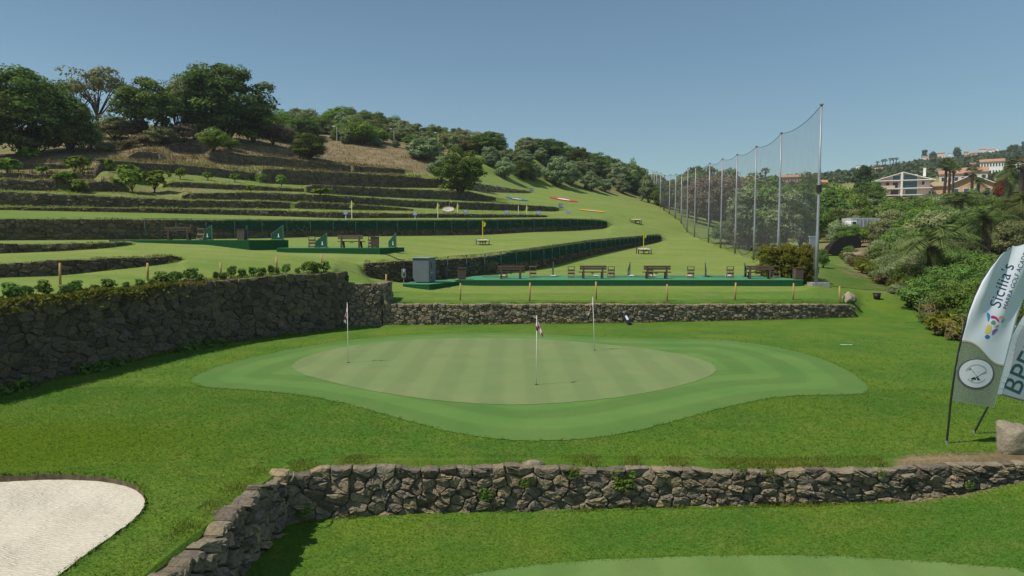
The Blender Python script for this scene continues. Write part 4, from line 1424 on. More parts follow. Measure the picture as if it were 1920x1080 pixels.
plant_px('red_bush', 1880, 345, 26, 'orange-red flowering bush below the right skyline palms', 'shrub', None, 'shrub', 30, Y=170, crown_name='foliage', trunk_name='stem')
# hedge bank along the right edge of the lawn
EDGE = [(1568, 492, 74), (1590, 497, 62), (1620, 508, 55), (1650, 520, 50), (1680, 535, 45), (1705, 552, 41), (1730, 570, 38), (1755, 590, 35), (1775, 606, 33), (1797, 627, 31), (1825, 650, 29), (1860, 672, 28), (1905, 695, 27), (1960, 720, 26)]
ex = np.array(EDGE, float)
for i in range(62):
    t = i / 61 * (len(EDGE) - 1)
    px = np.interp(t, range(len(EDGE)), ex[:, 0]); Y = np.interp(t, range(len(EDGE)), ex[:, 2])
    x = (px - 960) / FPX * Y + r_.uniform(0.0, 0.9)
    Y += r_.uniform(0, 1.0)
    k = ['weed', 'straw', 'grey_bush', 'weed', 'scrub_b'][int(r_.integers(5))]
    plant(k, (x, Y, hz(x, Y) - 0.05), r_.uniform(0.6, 1.35), '%s weed clump at the hedge bank foot, %s' % (LEAFWORD[k], near_mark(px, BANK_M)), 'plant', 'weed clumps at the foot of the hedge bank', 'weed_clump', r_.uniform(0.9, 1.4), crown_name='foliage', trunk_name='stem')
for i in range(120):
    t = r_.uniform(0, len(EDGE) - 1)
    px = np.interp(t, range(len(EDGE)), ex[:, 0]); Y = np.interp(t, range(len(EDGE)), ex[:, 2])
    off = r_.uniform(1.3, 17.0)
    x = (px - 960) / FPX * Y + off * 0.8
    Y2 = Y + off * 0.9
    qx = x / Y2 * FPX + 960
    if 1545 < qx < 1640 and Y2 < 96: continue
    if qx > 1955 or (1545 < qx < 1650 and Y2 < 101): continue
    h = r_.uniform(0.9, 1.8) + min(off, 9) * 0.11
    k = ['scrub_b', 'broad_b', 'scrub', 'grey_bush', 'grey_bush', 'scrub_b', 'olive_b'][int(r_.integers(7))]
    if qx > 1735 and k in ('grey_bush', 'olive_b', 'scrub'): k = ['scrub_b', 'broad_b', 'bright_bush'][i % 3]
    elif qx < 1735 and off > 2.5 and i % 4: k = 'grey_bush'
    plant(k, (x, Y2, hz(x, Y2) - 0.1), h, '%s %s bush, %s of hedge bank, %s' % (size_word(h, 1.9, 2.6), LEAFWORD[k], 'front row' if off < 4 else ('middle' if off < 9 else 'back row'), near_mark(qx, BANK_M)), 'shrub', 'bushes of the hedge bank', 'hedge_bush', r_.uniform(1.0, 1.4), crown_name='foliage', trunk_name='stem')
for px, pb, h, w, k in [(1590, 440, 22, 46, 'scrub_b'), (1612, 444, 20, 44, 'bright_bush'), (1634, 440, 24, 40, 'scrub_b'), (1650, 436, 26, 40, 'scrub'), (1570, 436, 24, 34, 'grey_bush')]:
    plant_px(k, px, pb, h, '%s bush in front of the box trailer, %s' % (LEAFWORD[k], {1590: 'under its cab', 1612: 'at its middle', 1634: 'under its right end', 1650: 'beyond its right end', 1570: 'left of its cab'}[px]), 'shrub', 'bushes before the box trailer', 'shrub', w, Y=88 + px % 3, crown_name='foliage', trunk_name='stem')
# clipped yellow-green hedge beside the first net pole
for i, (px, pb, h, w, Y) in enumerate([(1452, 527, 68, 60, 47), (1488, 529, 72, 58, 46), (1511, 531, 68, 34, 44.5)]):
    plant_px('hedge', px, pb, h, ['yellow-green hedge block left of the first net pole', 'yellow-green hedge block nearest the bin', 'narrow hedge block against the first net pole'][i], 'hedge', None, 'hedge', w, Y=Y, crown_name='foliage', rz=0.1 * i)
plant_px('scrub_b', 1543, 512, 46, 'narrow green shrub right behind the first net pole', 'shrub', None, 'shrub', 24, Y=56, crown_name='foliage', trunk_name='stem')

# seedling row on top of the tall wall
jm = CN.index('mid')
ROWP = [22, 47, 82, 118, 140, 172, 204, 233, 260, 283, 307, 330, 354, 377, 402, 420, 437, 455, 474, 491, 506, 520, 536, 555, 575, 591, 607]
def seed_label(px):
    marks = [(113, 'thick left stake'), (277, 'second stake'), (414, 'third stake'), (519, 'fourth stake'), (603, 'short far stake')]
    if px < 113: return '%s dark laurel seedling from the left end of the row on the tall wall' % ['first', 'second', 'third'][[q for q in ROWP if q < 113].index(px)]
    m = [q for q in marks if q[0] <= px][-1]
    nxt = [q[0] for q in marks if q[0] > px]
    k = [q for q in ROWP if m[0] <= q < (nxt[0] if nxt else 9999)].index(px)
    return '%s dark laurel seedling right of the %s on the tall wall' % (['first', 'second', 'third', 'fourth', 'fifth', 'sixth', 'seventh'][k], m[1])


for i, px in enumerate(ROWP):
    a = (px - 960) / FPX
    a += random.uniform(-3, 3) / FPX
    Y = curve_at(cY, jm, np.array([a]))[0] + random.uniform(0.55, 0.95)
    x = a * Y
    h = random.uniform(0.36, 0.72) * (1.0 if px > 150 else 1.15)
    plant(['seedling', 'seedling_b'][i % 2], (x, Y, hz(x, Y) - 0.02), h, seed_label(px), 'shrub', 'laurel seedlings along the tall wall', 'seedling', random.uniform(0.9, 1.4), crown_name='foliage', trunk_name='stem')
# creepers on the walls
IVY = [(985, 915, 0.20), (1078, 898, 0.24), (1172, 920, 0.46), (915, 940, 0.28), (1445, 893, 0.20), (572, 968, 0.26), (1655, 895, 0.16), (1820, 918, 0.18), (1395, 888, 0.20)]
for px, py, h in IVY:
    p = at(px, py, curve_at(cY, 1, np.array([(px - 960) / FPX * 1.02]))[0] - 0.10)
    plant('ivy', p, h, 'bright green leafy creeper on the foreground wall, ' + {985: 'under the pale flat stone', 1078: 'right of the pale flat stone', 1172: 'the largest one, at mid wall', 915: 'low, left of the pale flat stone', 1445: 'near the top, right of mid wall', 572: 'at the foot of the corner', 1655: 'near the top towards the right end', 1820: 'below the bare strip at the right end', 1395: 'just right of mid wall'}[px], 'plant', 'creepers on the foreground wall', 'creeper', 1.0, rz=random.uniform(-.2, .2), crown_name='foliage', depth=0.5)
# ------------------------------------------------------------------ things made by people
M['white'] = plain('white_paint', (0.78, 0.78, 0.76), 0.5, 0.3, 0.06)
M['steel'] = plain('galvanised_steel', (0.27, 0.28, 0.29), 0.45, 0.4, 0.12, 3, 0.3)
M['pole_white'] = plain('flagstick_white', (0.72, 0.72, 0.66), 0.4, 0.4, 0.05)
M['yellow'] = plain('yellow_paint', (0.62, 0.50, 0.03), 0.6, 0.3, 0.1)
M['black'] = plain('black_plastic', (0.018, 0.018, 0.02), 0.5, 0.4, 0.2)
M['bench'] = make_wood('bench_wood', (0.055, 0.035, 0.026), (0.125, 0.085, 0.065))
M['stand'] = make_wood('stand_wood', (0.16, 0.11, 0.06), (0.30, 0.22, 0.13))
M['bin'] = make_wood('bin_wood', (0.085, 0.055, 0.045), (0.15, 0.105, 0.085))
M['stake'] = make_wood('stake_wood', (0.30, 0.19, 0.07), (0.46, 0.31, 0.13))
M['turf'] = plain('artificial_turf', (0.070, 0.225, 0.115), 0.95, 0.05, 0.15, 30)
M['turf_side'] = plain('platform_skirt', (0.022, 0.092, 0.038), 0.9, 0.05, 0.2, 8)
M['mat'] = plain('hitting_mat', (0.095, 0.17, 0.10), 0.95, 0.05, 0.2, 20)
M['cabinet'] = plain('grey_cabinet', (0.13, 0.145, 0.165), 0.45, 0.35, 0.06, 2)
M['divider'] = make_net_material('divider_net', (0.020, 0.085, 0.050), 0.84)
M['greenpost'] = plain('green_post', (0.10, 0.15, 0.13), 0.5, 0.3, 0.2)
M['shade_net'] = make_net_material('green_shade_net', (0.018, 0.070, 0.050), 0.70)
M['golf_net'] = make_net_material('golf_net', (0.20, 0.205, 0.21), 0.23)
M['trampoline'] = plain('target_cloth', (0.42, 0.40, 0.33), 0.9, 0.1, 0.1)
M['sign_blue'] = plain('sign_blue', (0.012, 0.045, 0.19), 0.5, 0.3, 0.1)
M['sign_white'] = plain('sign_white', (0.66, 0.69, 0.74), 0.5, 0.3, 0.04)
M['glass'] = make_glass('window_glass')
M['glass_blue'] = make_glass('blue_window_glass', (0.045, 0.10, 0.12))


def text_mesh(body, size, mat, name='text', align='CENTER', shear=0.0, spacing=1.0):
    cu = bpy.data.curves.new(name, 'FONT')
    cu.body = body
    cu.size = size
    cu.align_x = align
    cu.align_y = 'CENTER'
    cu.space_character = spacing
    o = bpy.data.objects.new(name, cu)
    C.objects.link(o)
    dg = bpy.context.evaluated_depsgraph_get()
    me = bpy.data.meshes.new_from_object(o.evaluated_get(dg))
    bpy.data.objects.remove(o)
    bpy.data.curves.remove(cu)
    me.materials.clear()
    me.materials.append(mat)
    me.name = name
    return me


# -- tee platforms
def platform(label, corners, ztop, depth, name='tee_platform'):
    """corners: front-left, front-right, back-right, back-left in the ground plane"""
    root = thing(name, label, 'platform', (corners[0][0], corners[0][1], ztop), 0, 'tee platforms')
    inv = Vector(root.location)
    b = MB()
    top = [Vector((x, y, ztop)) - inv for x, y in corners]
    low = [p - Vector((0, 0, depth)) for p in top]
    n = len(top)
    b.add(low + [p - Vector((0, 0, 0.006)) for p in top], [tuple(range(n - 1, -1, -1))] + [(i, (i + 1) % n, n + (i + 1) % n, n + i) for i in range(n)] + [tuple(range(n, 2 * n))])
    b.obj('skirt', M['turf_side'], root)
    c = sum(top, Vector()) / n
    t = MB()
    over = [c + (p - c) * 1.004 for p in top]
    t.add([p - Vector((0, 0, 0.005)) for p in over] + [p + Vector((0, 0, 0.02)) for p in over], [tuple(range(n - 1, -1, -1))] + [(i, (i + 1) % n, n + (i + 1) % n, n + i) for i in range(n)] + [tuple(range(n, 2 * n))])
    t.obj('turf_top', M['turf'], root)
    return root


T1 = at(1200, 525.5, 43.3).z
T1C = [(-3.6, 43.3), (18.5, 43.3), (18.9, 49.2), (-2.4, 49.2)]
platform('long green turf tee platform carrying four benches behind the sunlit wall', T1C, T1, 0.55)
T1b = at(800, 531, 41.6).z
platform('small green platform base under the grey cabinet', [(-6.5, 40.6), (-4.9, 40.3), (-3.5, 43.1), (-3.4, 45.2), (-6.3, 43.4)], T1b, 0.5)
T2 = at(650, 465.5, 45.6).z
platform('middle green tee platform with one bench, ahead of the long fenced wall', [(-15.6, 45.3), (-8.75, 45.3), (-7.8, 49.5), (-15.6, 49.5)], T2, 0.6)
T3 = at(400, 450.5, 46).z
platform('higher green tee platform at the left with one bench, its end skirt dark', [(-26.5, 45.0), (-17.3, 45.0), (-15.75, 48.2), (-26.0, 48.2)], T3, 0.95)


# -- benches
def make_bench(mode):
    t = bpy.data.objects.new('bench', None)
    C.objects.link(t)
    b = MB()
    for k in range(2):
        b2 = MB().box((0, 0.02 + 0.0 * k, 0.66 + 0.145 * k), (1.75, 0.05, 0.125), Matrix.Rotation(math.radians(-8), 3, 'X'), 1, 0.008)
        b2.obj('back_plank', M['bench'], t)
    for k in range(3):
        MB().box((0, 0.13 + 0.15 * k, 0.43), (1.85 if k == 0 else 1.75, 0.14, 0.05), None, 1, 0.008).obj('seat_plank', M['bench'], t)
    for sx in (-0.62, 0.62):
        l = MB()
        l.bar((sx, 0.05, 0.86), (sx, -0.02, 0.0), 0.11, 0.10)
        l.obj('leg', M['bench'], t)
        l = MB()
        l.bar((sx, 0.36, 0.40), (sx, 0.50, 0.0), 0.11, 0.10)
        l.obj('leg', M['bench'], t)
        MB().box((sx * 0.97, 0.25, 0.375), (0.07, 0.46, 0.06)).obj('bearer', M['bench'], t)
    MB().box((0, 0.26, 0.355), (0.14, 0.42, 0.04)).obj('cleat', M['bench'], t)
    return t


bench0 = make_bench(0)
BEN = [(958, 522, T1, 44.3, 'dark wooden bench on the long tee platform nearest the grey cabinet', .06), (1112, 522, T1, 44.6, 'wooden bench on the long platform between two bag racks', 0), (1232, 522.5, T1, 44.5, 'wooden bench at the middle of the long platform, below the round target', 0),
       (1425, 523, T1, 44.3, 'dark wooden bench on the long platform next to the yellow-green hedge', -.15), (657, 466, T2, 46.2, 'dark wooden bench on the middle tee platform', -.12), (334, 452, T3, 46.3, 'pale-edged wooden bench on the higher left tee platform', .1)]
for i, (px, py, z, Y, lb, rz) in enumerate(BEN):
    o = bench0 if i == 0 else copy_tree(bench0)
    p = at(px, py, Y)
    o.location = (p.x, Y, z + 0.02)
    o.rotation_euler = (0, 0, rz)
    tag(o, lb, 'bench', 'benches on the tees')


# -- wooden bag racks
def make_rack():
    t = bpy.data.objects.new('bag_rack', None)
    C.objects.link(t)
    for sx in (-0.21, 0.21):
        l = MB(); l.bar((sx, 0.22, 0.0), (sx, -0.02, 0.78), 0.045, 0.045); l.obj('leg', M['stand'], t)
        l = MB(); l.bar((sx * 1.06, -0.20, 0.0), (sx * 1.06, 0.08, 0.52), 0.04, 0.04); l.obj('leg', M['stand'], t)
    MB().box((0, -0.02, 0.76), (0.50, 0.04, 0.05)).obj('top_rail', M['stand'], t)
    MB().box((0, 0.05, 0.52), (0.42, 0.035, 0.09)).obj('rail', M['bench'], t)
    MB().box((0, 0.02, 0.34), (0.40, 0.20, 0.13), Matrix.Rotation(math.radians(18), 3, 'X')).obj('tray', M['stand'], t)
    MB().box((0, -0.06, 0.09), (0.44, 0.26, 0.10)).obj('shelf', M['stand'], t)
    return t


rack0 = make_rack()
RK = [(999, 519, T1, 45.6, 'wooden bag rack right of the bench nearest the cabinet'), (1071, 519, T1, 45.6, 'wooden bag rack just left of the second bench'), (1146, 519, T1, 45.6, 'wooden bag rack just right of the second bench'),
      (1218, 520, T1, 45.9, 'wooden bag rack half hidden behind the middle bench'), (1295, 519, T1, 45.6, 'wooden bag rack standing alone right of the middle bench'), (1369, 519, T1, 45.6, 'wooden bag rack left of the bench by the hedge'),
      (1455, 519, T1, 46.0, 'wooden bag rack behind the bench by the hedge'), (945, 521, T1, 45.6, 'wooden bag rack behind the bench nearest the cabinet'), (585, 465, T2, 46.6, 'wooden bag rack standing alone on the middle tee platform'),
      (697, 465, T2, 46.8, 'wooden bag rack hidden behind the bin of the middle tee'), (377, 451, T3, 46.6, 'white-edged bag rack beside the left bench')]
for i, (px, py, z, Y, lb) in enumerate(RK):
    o = rack0 if i == 0 else copy_tree(rack0)
    p = at(px, py, Y)
    o.location = (p.x, Y, z + 0.02)
    o.rotation_euler = (0, 0, random.uniform(-.15, .15))
    tag(o, lb, 'rack', 'wooden bag racks on the tees')


# -- slatted bins
def make_bin():
    t = bpy.data.objects.new('slatted_bin', None)
    C.objects.link(t)
    MB().box((0, 0, 0.36), (0.44, 0.44, 0.66)).obj('liner', M['soil'], t)
    for q in range(4):
        R = Matrix.Rotation(q * math.pi / 2, 3, 'Z')
        for k in range(5):
            MB().box(R @ Vector((-0.2 + 0.1 * k, -0.235, 0.38)), (0.088, 0.025, 0.66), R).obj('slat', M['bin'], t)
    MB().box((0, 0, 0.73), (0.54, 0.54, 0.04)).obj('rim', M['bench'], t)
    for sx in (-.18, .18):
        for sy in (-.18, .18):
            MB().box((sx, sy, 0.025), (0.06, 0.06, 0.05)).obj('foot', M['black'], t)
    return t


bin0 = make_bin()
BN = [(866, 524, T1, 43.9, 'slatted wooden bin at the left end of the long tee platform', 1.0), (895, 519, T1, 46.3, 'slatted wooden bin standing behind the grey cabinet', 1.0), (1496, 523, T1, 44.0, 'slatted wooden bin at the hedge end of the long platform', 1.05),
      (703, 466, T2, 46.0, 'slatted wooden bin right of the middle tee bench', 1.0), (454, 451, T3, 46.8, 'slatted wooden bin on the higher left platform', 1.0)]
for i, (px, py, z, Y, lb, sc) in enumerate(BN):
    o = bin0 if i == 0 else copy_tree(bin0)
    p = at(px, py, Y)
    o.location = (p.x if 'behind' not in lb else at(831, py, Y).x, Y, z + 0.02)
    o.rotation_euler = (0, 0, random.uniform(-.2, .2))
    tag(o, lb, 'bin', 'slatted bins on the tees')


# -- green bay dividers with a small white mark
def make_divider():
    t = bpy.data.objects.new('bay_divider', None)
    C.objects.link(t)
    pan = MB()
    pts = [(0, 0.04), (1.0, 0.04), (1.0, 0.42), (0.0, 1.0)]
    pan.add([(-0.012, y, z) for y, z in pts] + [(0.012, y, z) for y, z in pts], [(0, 1, 2, 3), (7, 6, 5, 4), (0, 4, 5, 1), (1, 5, 6, 2), (2, 6, 7, 3), (3, 7, 4, 0)])
    pan.obj('panel', M['divider'], t)
    fr = MB()
    for a, b in ((pts[0], pts[3]), (pts[3], pts[2]), (pts[2], pts[1]), (pts[1], pts[0])):
        fr.bar((0, a[0], a[1]), (0, b[0], b[1]), 0.045, 0.035)
    fr.obj('frame', M['greenpost'], t)
    MB().box((0, 0.5, 0.02), (0.3, 1.0, 0.035)).obj('foot', M['greenpost'], t)
    mk = MB()
    for sx in (-0.015, 0.015):
        mk.box((sx, 0.40, 0.30), (0.004, 0.07, 0.16)); mk.box((sx, 0.40, 0.415), (0.004, 0.05, 0.05)); mk.box((sx, 0.40, 0.205), (0.004, 0.16, 0.03))
    mk.obj('white_mark', M['white'], t)
    return t


div0 = make_divider()
DV = [(1037, 516, T1, 47.6, 0.02, 'green bay divider seen edge on, between the two left racks'), (1179, 516, T1, 47.6, -0.02, 'green bay divider seen edge on, left of the middle bench'), (1318, 516, T1, 47.0, -0.35, 'green bay divider right of the lone bag rack'),
      (1391, 516, T1, 47.0, -0.45, 'green bay divider left of the hedge bench'), (745, 464, T2, 47.6, 0.7, 'green bay divider at the right end of the middle tee'), (617, 463, T2, 47.2, 1.15, 'green bay divider left of the middle tee bench'),
      (404, 450, T3, 47.2, 1.25, 'green bay divider beside the white-edged rack'), (469, 450, T3, 47.4, 0.5, 'green bay divider beside the left platform bin'), (536, 450, T3, 47.4, 1.2, 'green bay divider at the right end of the left platform')]
for i, (px, py, z, Y, rz, lb) in enumerate(DV):
    o = div0 if i == 0 else copy_tree(div0)
    p = at(px, py, Y)
    o.location = (p.x, Y - 0.5, z + 0.02)
    o.rotation_euler = (0, 0, rz)
    tag(o, lb, 'divider', 'bay dividers on the tees')

# -- hitting mats and ball trays
MT = [(925, T1, 'hitting mat at the cabinet end of the long platform'), (1020, T1, 'hitting mat behind the leftmost alone rack'), (1100, T1, 'hitting mat behind the second bench'), (1165, T1, 'hitting mat right of the second bench'),
      (1205, T1, 'hitting mat behind the middle bench'), (1272, T1, 'hitting mat left of the lone rack'), (1345, T1, 'hitting mat between the two right dividers'), (1420, T1, 'hitting mat behind the hedge bench')]
for px, z, lb in MT:
    p = at(px, 516, 47.2)
    t = thing('hitting_mat', lb, 'mat', (p.x, 47.2, z + 0.02), 0, 'hitting mats on the long platform')
    MB().box((0, 0, 0.025), (1.45, 1.45, 0.05), None, 1, 0.01).obj('mat_base', M['mat'], t)
    MB().box((-0.55, 0, 0.055), (0.2, 1.2, 0.008)).obj('stance_strip', M['turf'], t)
    bl = thing('ball_tray', lb.replace('hitting mat', 'white ball tray on the mat'), 'tray', (p.x + 0.62, 46.75, z + 0.07), 0, 'ball trays on the mats')
    MB().box((0, 0, 0.03), (0.36, 0.26, 0.05), None, 1.1).obj('tray', M['white'], bl)
    g = MB()
    for q in range(10):
        g.box((-0.13 + 0.065 * (q % 5), -0.05 + 0.09 * (q // 5), 0.075), (0.043, 0.043, 0.043), None, 1, 0.014)
    g.obj('balls', M['white'], bl)['kind'] = 'stuff'

# -- grey cabinet, meter box, cable
cx = at(795, 529, 41.9)
t = thing('grey_cabinet', 'large grey metal cabinet with chamfered foot on a green base', 'cabinet', (cx.x, 42.1, T1b + 0.02), math.radians(-14))
b = MB()
prof = [(-0.52, 0.32), (-0.36, 0.06), (0.52, 0.06), (0.52, 1.5), (-0.52, 1.5)]
b.add([(x, -0.6, z) for x, z in prof] + [(x, 0.6, z) for x, z in prof], [(0, 1, 2, 3, 4), (9, 8, 7, 6, 5)] + [(i, i + 5, (i + 1) % 5 + 5, (i + 1) % 5) for i in range(5)])
b.obj('body', M['cabinet'], t)
MB().box((0, 0, 1.525), (1.16, 1.32, 0.05), None, 1, 0.01).obj('lid', M['steel'], t)
MB().box((0.526, 0.0, 0.78), (0.02, 1.0, 1.2), None, 1, 0.006).obj('door', M['cabinet'], t)
MB().box((0.545, -0.15, 0.62), (0.03, 0.2, 0.03)).obj('handle', M['white'], t)
MB().box((0.541, -0.2, 1.05), (0.015, 0.12, 0.35)).obj('vent', M['black'], t)
MB().box((0.541, -0.2, 0.32), (0.015, 0.16, 0.12)).obj('socket', M['black'], t)
for sx in (-0.3, 0.42):
    MB().box((sx, 0, 0.03), (0.1, 1.0, 0.06)).obj('foot', M['black'], t)
p = at(757, 521, 41.3)
t = thing('meter_box', 'small pale electric box in front of the wall left of the grey cabinet', 'electric box', (p.x, 41.3, p.z), 0.2)
MB().box((0, 0, 0.28), (0.26, 0.16, 0.52), None, 1, 0.015).obj('case', M['steel'], t)
MB().box((0, -0.088, 0.44), (0.08, 0.012, 0.14)).obj('label_plate', M['white'], t)
MB().box((0.02, -0.088, 0.2), (0.1, 0.012, 0.1)).obj('socket', M['black'], t)
MB().tube([(0, 0, -0.5), (0, 0, 0.05)], 0.03, 6).obj('post', M['steel'], t)
cb = MB()
pts = []
for px, py in [(720, 476.5), (735, 482), (747, 487.5), (755, 493), (758, 497)]:
    q = G(px, py, 30); pts.append(q + Vector((0, 0, 0.05)))
q = at(757, 508, 41.3); pts.append(q)
cb.tube(pts, 0.025, 6)
tag(cb.obj('cable', M['black']), 'black cable lying from the middle tee platform down to the electric box', 'cable')


# -- wooden stakes
def make_stake(h=0.95):
    t = MB()
    t.tube([(0, 0, -0.15), (0, 0, h * 0.5), (0.006, 0, h)], [0.048, 0.046, 0.043], 8)
    return t.mesh('stake', M['stake'], True)


stake_me = make_stake()
ST = [(113, 534, 41, 'thick wooden stake at the left end of the seedling row'), (277, 524, 31, 'wooden stake over the seedling row, next to the left end one'), (414, 522, 30, 'wooden stake near the middle of the seedling row'), (519, 508, 27, 'wooden stake over the right part of the seedling row'),
      (603, 500, 23, 'short wooden stake above the far end of the tall wall'), (724, 548, 34, 'wooden stake in front of the dark wall by the electric box'), (863, 563, 32, 'wooden stake on the grass below the left bin of the long platform'), (993, 564, 34, 'wooden stake on the grass below the first bag rack'),
      (1118, 562, 34, 'wooden stake right behind the red-checked flag, below the second bench'), (1251, 565, 32, 'wooden stake on the grass below the middle bench'), (1378, 563, 33, 'wooden stake on the grass below the right dividers'), (1487, 562, 31, 'wooden stake below the bin at the hedge'), (1574, 568, 31, 'slanting wooden stake beside the boulder on the wall')]
for i, (px, py, hp, lb) in enumerate(ST):
    p = G(px, py, 18)
    o = link('wooden_stake', stake_me, None, p)
    h = at(px, py - hp, p.y).z - p.z
    s = h / 0.95
    o.scale = (min(1.4, max(1, s)), min(1.4, max(1, s)), s)
    o.rotation_euler = (random.uniform(-.03, .03), (0.12 if 'slanting' in lb else random.uniform(-.03, .03)), random.uniform(0, 3))
    tag(o, lb, 'stake', 'wooden stakes in the grass')

# -- safety net: poles, panels, ropes
NP = [(1530, 530, 197, 43.0), (1459, 472, 250, 55.0), (1413, 493, 275, 66.0), (1378, 481, 290, 75.0), (1351, 468, 298, 84.0), (1328, 455, 306, 95.0), (1302, 446, 313, 107.0), (1288, 437, 315, 117.0),
      (1277, 417, 327, 126.0), (1266, 409, 326, 134.0), (1255, 402, 327, 145.0), (1245, 399, 328, 155.0), (1238, 391, 324, 165.0), (1230.5, 384, 321, 180.0), (1226, 381, 322, 190.0), (1221.5, 378, 319, 202.0)]
poles = []
side_word = ['nearest and tallest', 'second nearest', 'third', 'fourth', 'fifth', 'sixth', 'seventh', 'eighth', 'ninth', 'tenth', 'eleventh', 'dark twelfth', 'thirteenth', 'fourteenth', 'fifteenth', 'farthest']
for i, (px, pb, pt, Y) in enumerate(NP):
    base = at(px, pb, Y)
    base.z = hz(base.x, Y)
    H = at(px, pt, Y).z - base.z
    t = thing('net_pole', ('%s steel pole of the tall safety net' % side_word[i]) + (' beside the hedge' if i == 0 else ', counted from the hedge'), 'pole', base, 0, 'poles of the safety net')
    m = MB()
    r0 = 0.105 if i < 8 else 0.12
    m.tube([(0, 0, -0.3), (0, 0, H * 0.30), (0, 0, H * 0.305), (0, 0, H * 0.65), (0, 0, H * 0.655), (0, 0, H)], [r0, r0, r0 * 0.8, r0 * 0.8, r0 * 0.6, r0 * 0.6], 10)
    m.obj('shaft', M['steel'] if i != 11 else M['black'], t, None, True)
    MB().box((0, 0, H + 0.03), (0.2, 0.2, 0.06)).obj('cap', M['steel'], t)
    if i == 0:
        MB().box((0.2, 0.1, 0.02), (1.1, 0.8, 0.3)).obj('concrete_foot', plain('concrete', (0.30, 0.29, 0.27), 0.9, 0.1), t)
        MB().tube([(0.0, -0.02, H * 0.52), (0.0, -0.02, H * 0.56)], 0.16, 10).obj('collar', M['black'], t)
    poles.append((base, H))
net = thing('safety_net', 'very tall grey see-through safety net hung along the right side of the range', 'net', tuple(poles[0][0]))
inv = Vector(net.location)
for i in range(len(poles) - 1):
    (p0, h0), (p1, h1) = poles[i], poles[i + 1]
    if i >= 11 : h0 *= 1; h1 *= 1
    nu, nv = 16, 8
    V, top, bot = [], [], []
    span = (p1 - p0).length
    sag = span * (0.035 if i < 8 else 0.025)
    lowcut = [0.25, 0.5, 0.55, 0.4, 0.35, 0.3, 0.25, 0.25, 0.2, 0.1, 0.05, 0.6, 0.7, 0.8, 0.85][i]
    for u in range(nu + 1):
        f = u / nu
        g = p0.lerp(p1, f)
        gz = hz(g.x, g.y)
        zt = (p0.z + h0) * (1 - f) + (p1.z + h1) * f - sag * 4 * f * (1 - f)
        zb = gz + 0.1 + lowcut * (0.3 + 2.2 * abs(f - 0.5)) * 1.3
        if i in (0, 1, 2): zb = gz + 0.25 + 1.6 * (abs(f - 0.55) * 2) ** 2 * (0.7 if i else 0.4)
        for v in range(nv + 1):
            k = v / nv
            bul = 0.30 * math.sin(math.pi * f) * math.sin(math.pi * min(1, k * 1.4)) if i < 8 else 0.1 * math.sin(math.pi * f)
            V.append(Vector((g.x + bul * 0.9, g.y, zb + (zt - zb) * k)) - inv)
    F = [(u * (nv + 1) + v, (u + 1) * (nv + 1) + v, (u + 1) * (nv + 1) + v + 1, u * (nv + 1) + v + 1) for u in range(nu) for v in range(nv)]
    link('net_panel', np_mesh('net_panel', np.array([tuple(v) for v in V]), np.array(F), M['golf_net'], True), net)
    rp = MB()
    rp.tube([V[u * (nv + 1) + nv] for u in range(nu + 1)], 0.018 if i < 5 else 0.025, 5)
    rp.tube([V[u * (nv + 1)] for u in range(nu + 1)], 0.030, 5)
    rp.obj('edge_rope', M['black'], net)


# -- green shade fences in front of the two walls
def shade_fence(label, curve, px0, px1, spacing, top, low, seed, start=0.0, sub=None):
    path = wall_path(curve, px0, px1, 0.25, 0)
    s = np.concatenate([[0], np.cumsum(np.hypot(np.diff(path[:, 0]), np.diff(path[:, 1])))])
    tx, ty = np.gradient(path[:, 0], s), np.gradient(path[:, 1], s)
    l = np.hypot(tx, ty)
    nx, ny = ty / l, -tx / l
    root = thing('shade_fence', label, 'fence', tuple(path[0][:3]))
    inv = np.array(root.location)
    def P(d, k, out):
        x, y = np.interp(d, s, path[:, 0]), np.interp(d, s, path[:, 1])
        ax, ay = np.interp(d, s, nx), np.interp(d, s, ny)
        lo, hi = np.interp(d, s, path[:, 2]), np.interp(d, s, path[:, 3])
        return np.array([x + ax * out, y + ay * out, lo + (hi - lo) * k]) - inv, hi - lo
    n = int(s[-1] / spacing)
    for i in range(n + 1):
        d = min(i * spacing, s[-1])
        a, h = P(d, 0.18, 0.16)
        b_, _ = P(d, 1, 0.16)
        b_[2] += top
        m = MB()
        m.tube([tuple(a), tuple(b_)], 0.035, 6)
        m.obj('fence_post', M['greenpost'], root)
    r = np.random.default_rng(seed)
    for i in range(n):
        V = []
        for q in range(7):
            d = (i + q / 6) * spacing
            wob = r.normal(0, 0.02)
            st = min(1.0, max(0.0, (d - start) / 4.0))
            a, h = P(d, low + (1 - st) * (0.92 - low), 0.14 + wob)
            b_, _ = P(d, 1, 0.14 + r.normal(0, 0.008))
            b_[2] += top - 0.04 + 0.0
            if st < 1: b_[2] = b_[2] * st + (1 - st) * (a[2] + 0.05)
            for k in range(4):
                V.append(a + (b_ - a) * k / 3)
        F = [(q * 4 + k, (q + 1) * 4 + k, (q + 1) * 4 + k + 1, q * 4 + k + 1) for q in range(6) for k in range(3)]
        link('net_panel', np_mesh('net_panel', np.array(V), np.array(F), M['shade_net'], True), root)
    rl = MB()
    pts = []
    for q in range(n * 2 + 1):
        b_, _ = P(q * spacing / 2, 1, 0.15)
        b_[2] += top
        pts.append(tuple(b_))
    rl.tube(pts, 0.02, 5)
    rl.obj('top_rail', M['greenpost'], root)


shade_fence('green netting fence along the nearer dark wall, right of the grey cabinet', 'range_wall', 836, 1238, 1.9, 0.22, 0.48, 3, 3.0)
shade_fence('long green netting fence in front of the wall across the range', 'long_wall', 274, 1137, 2.2, 0.10, 0.42, 4, 2.0)

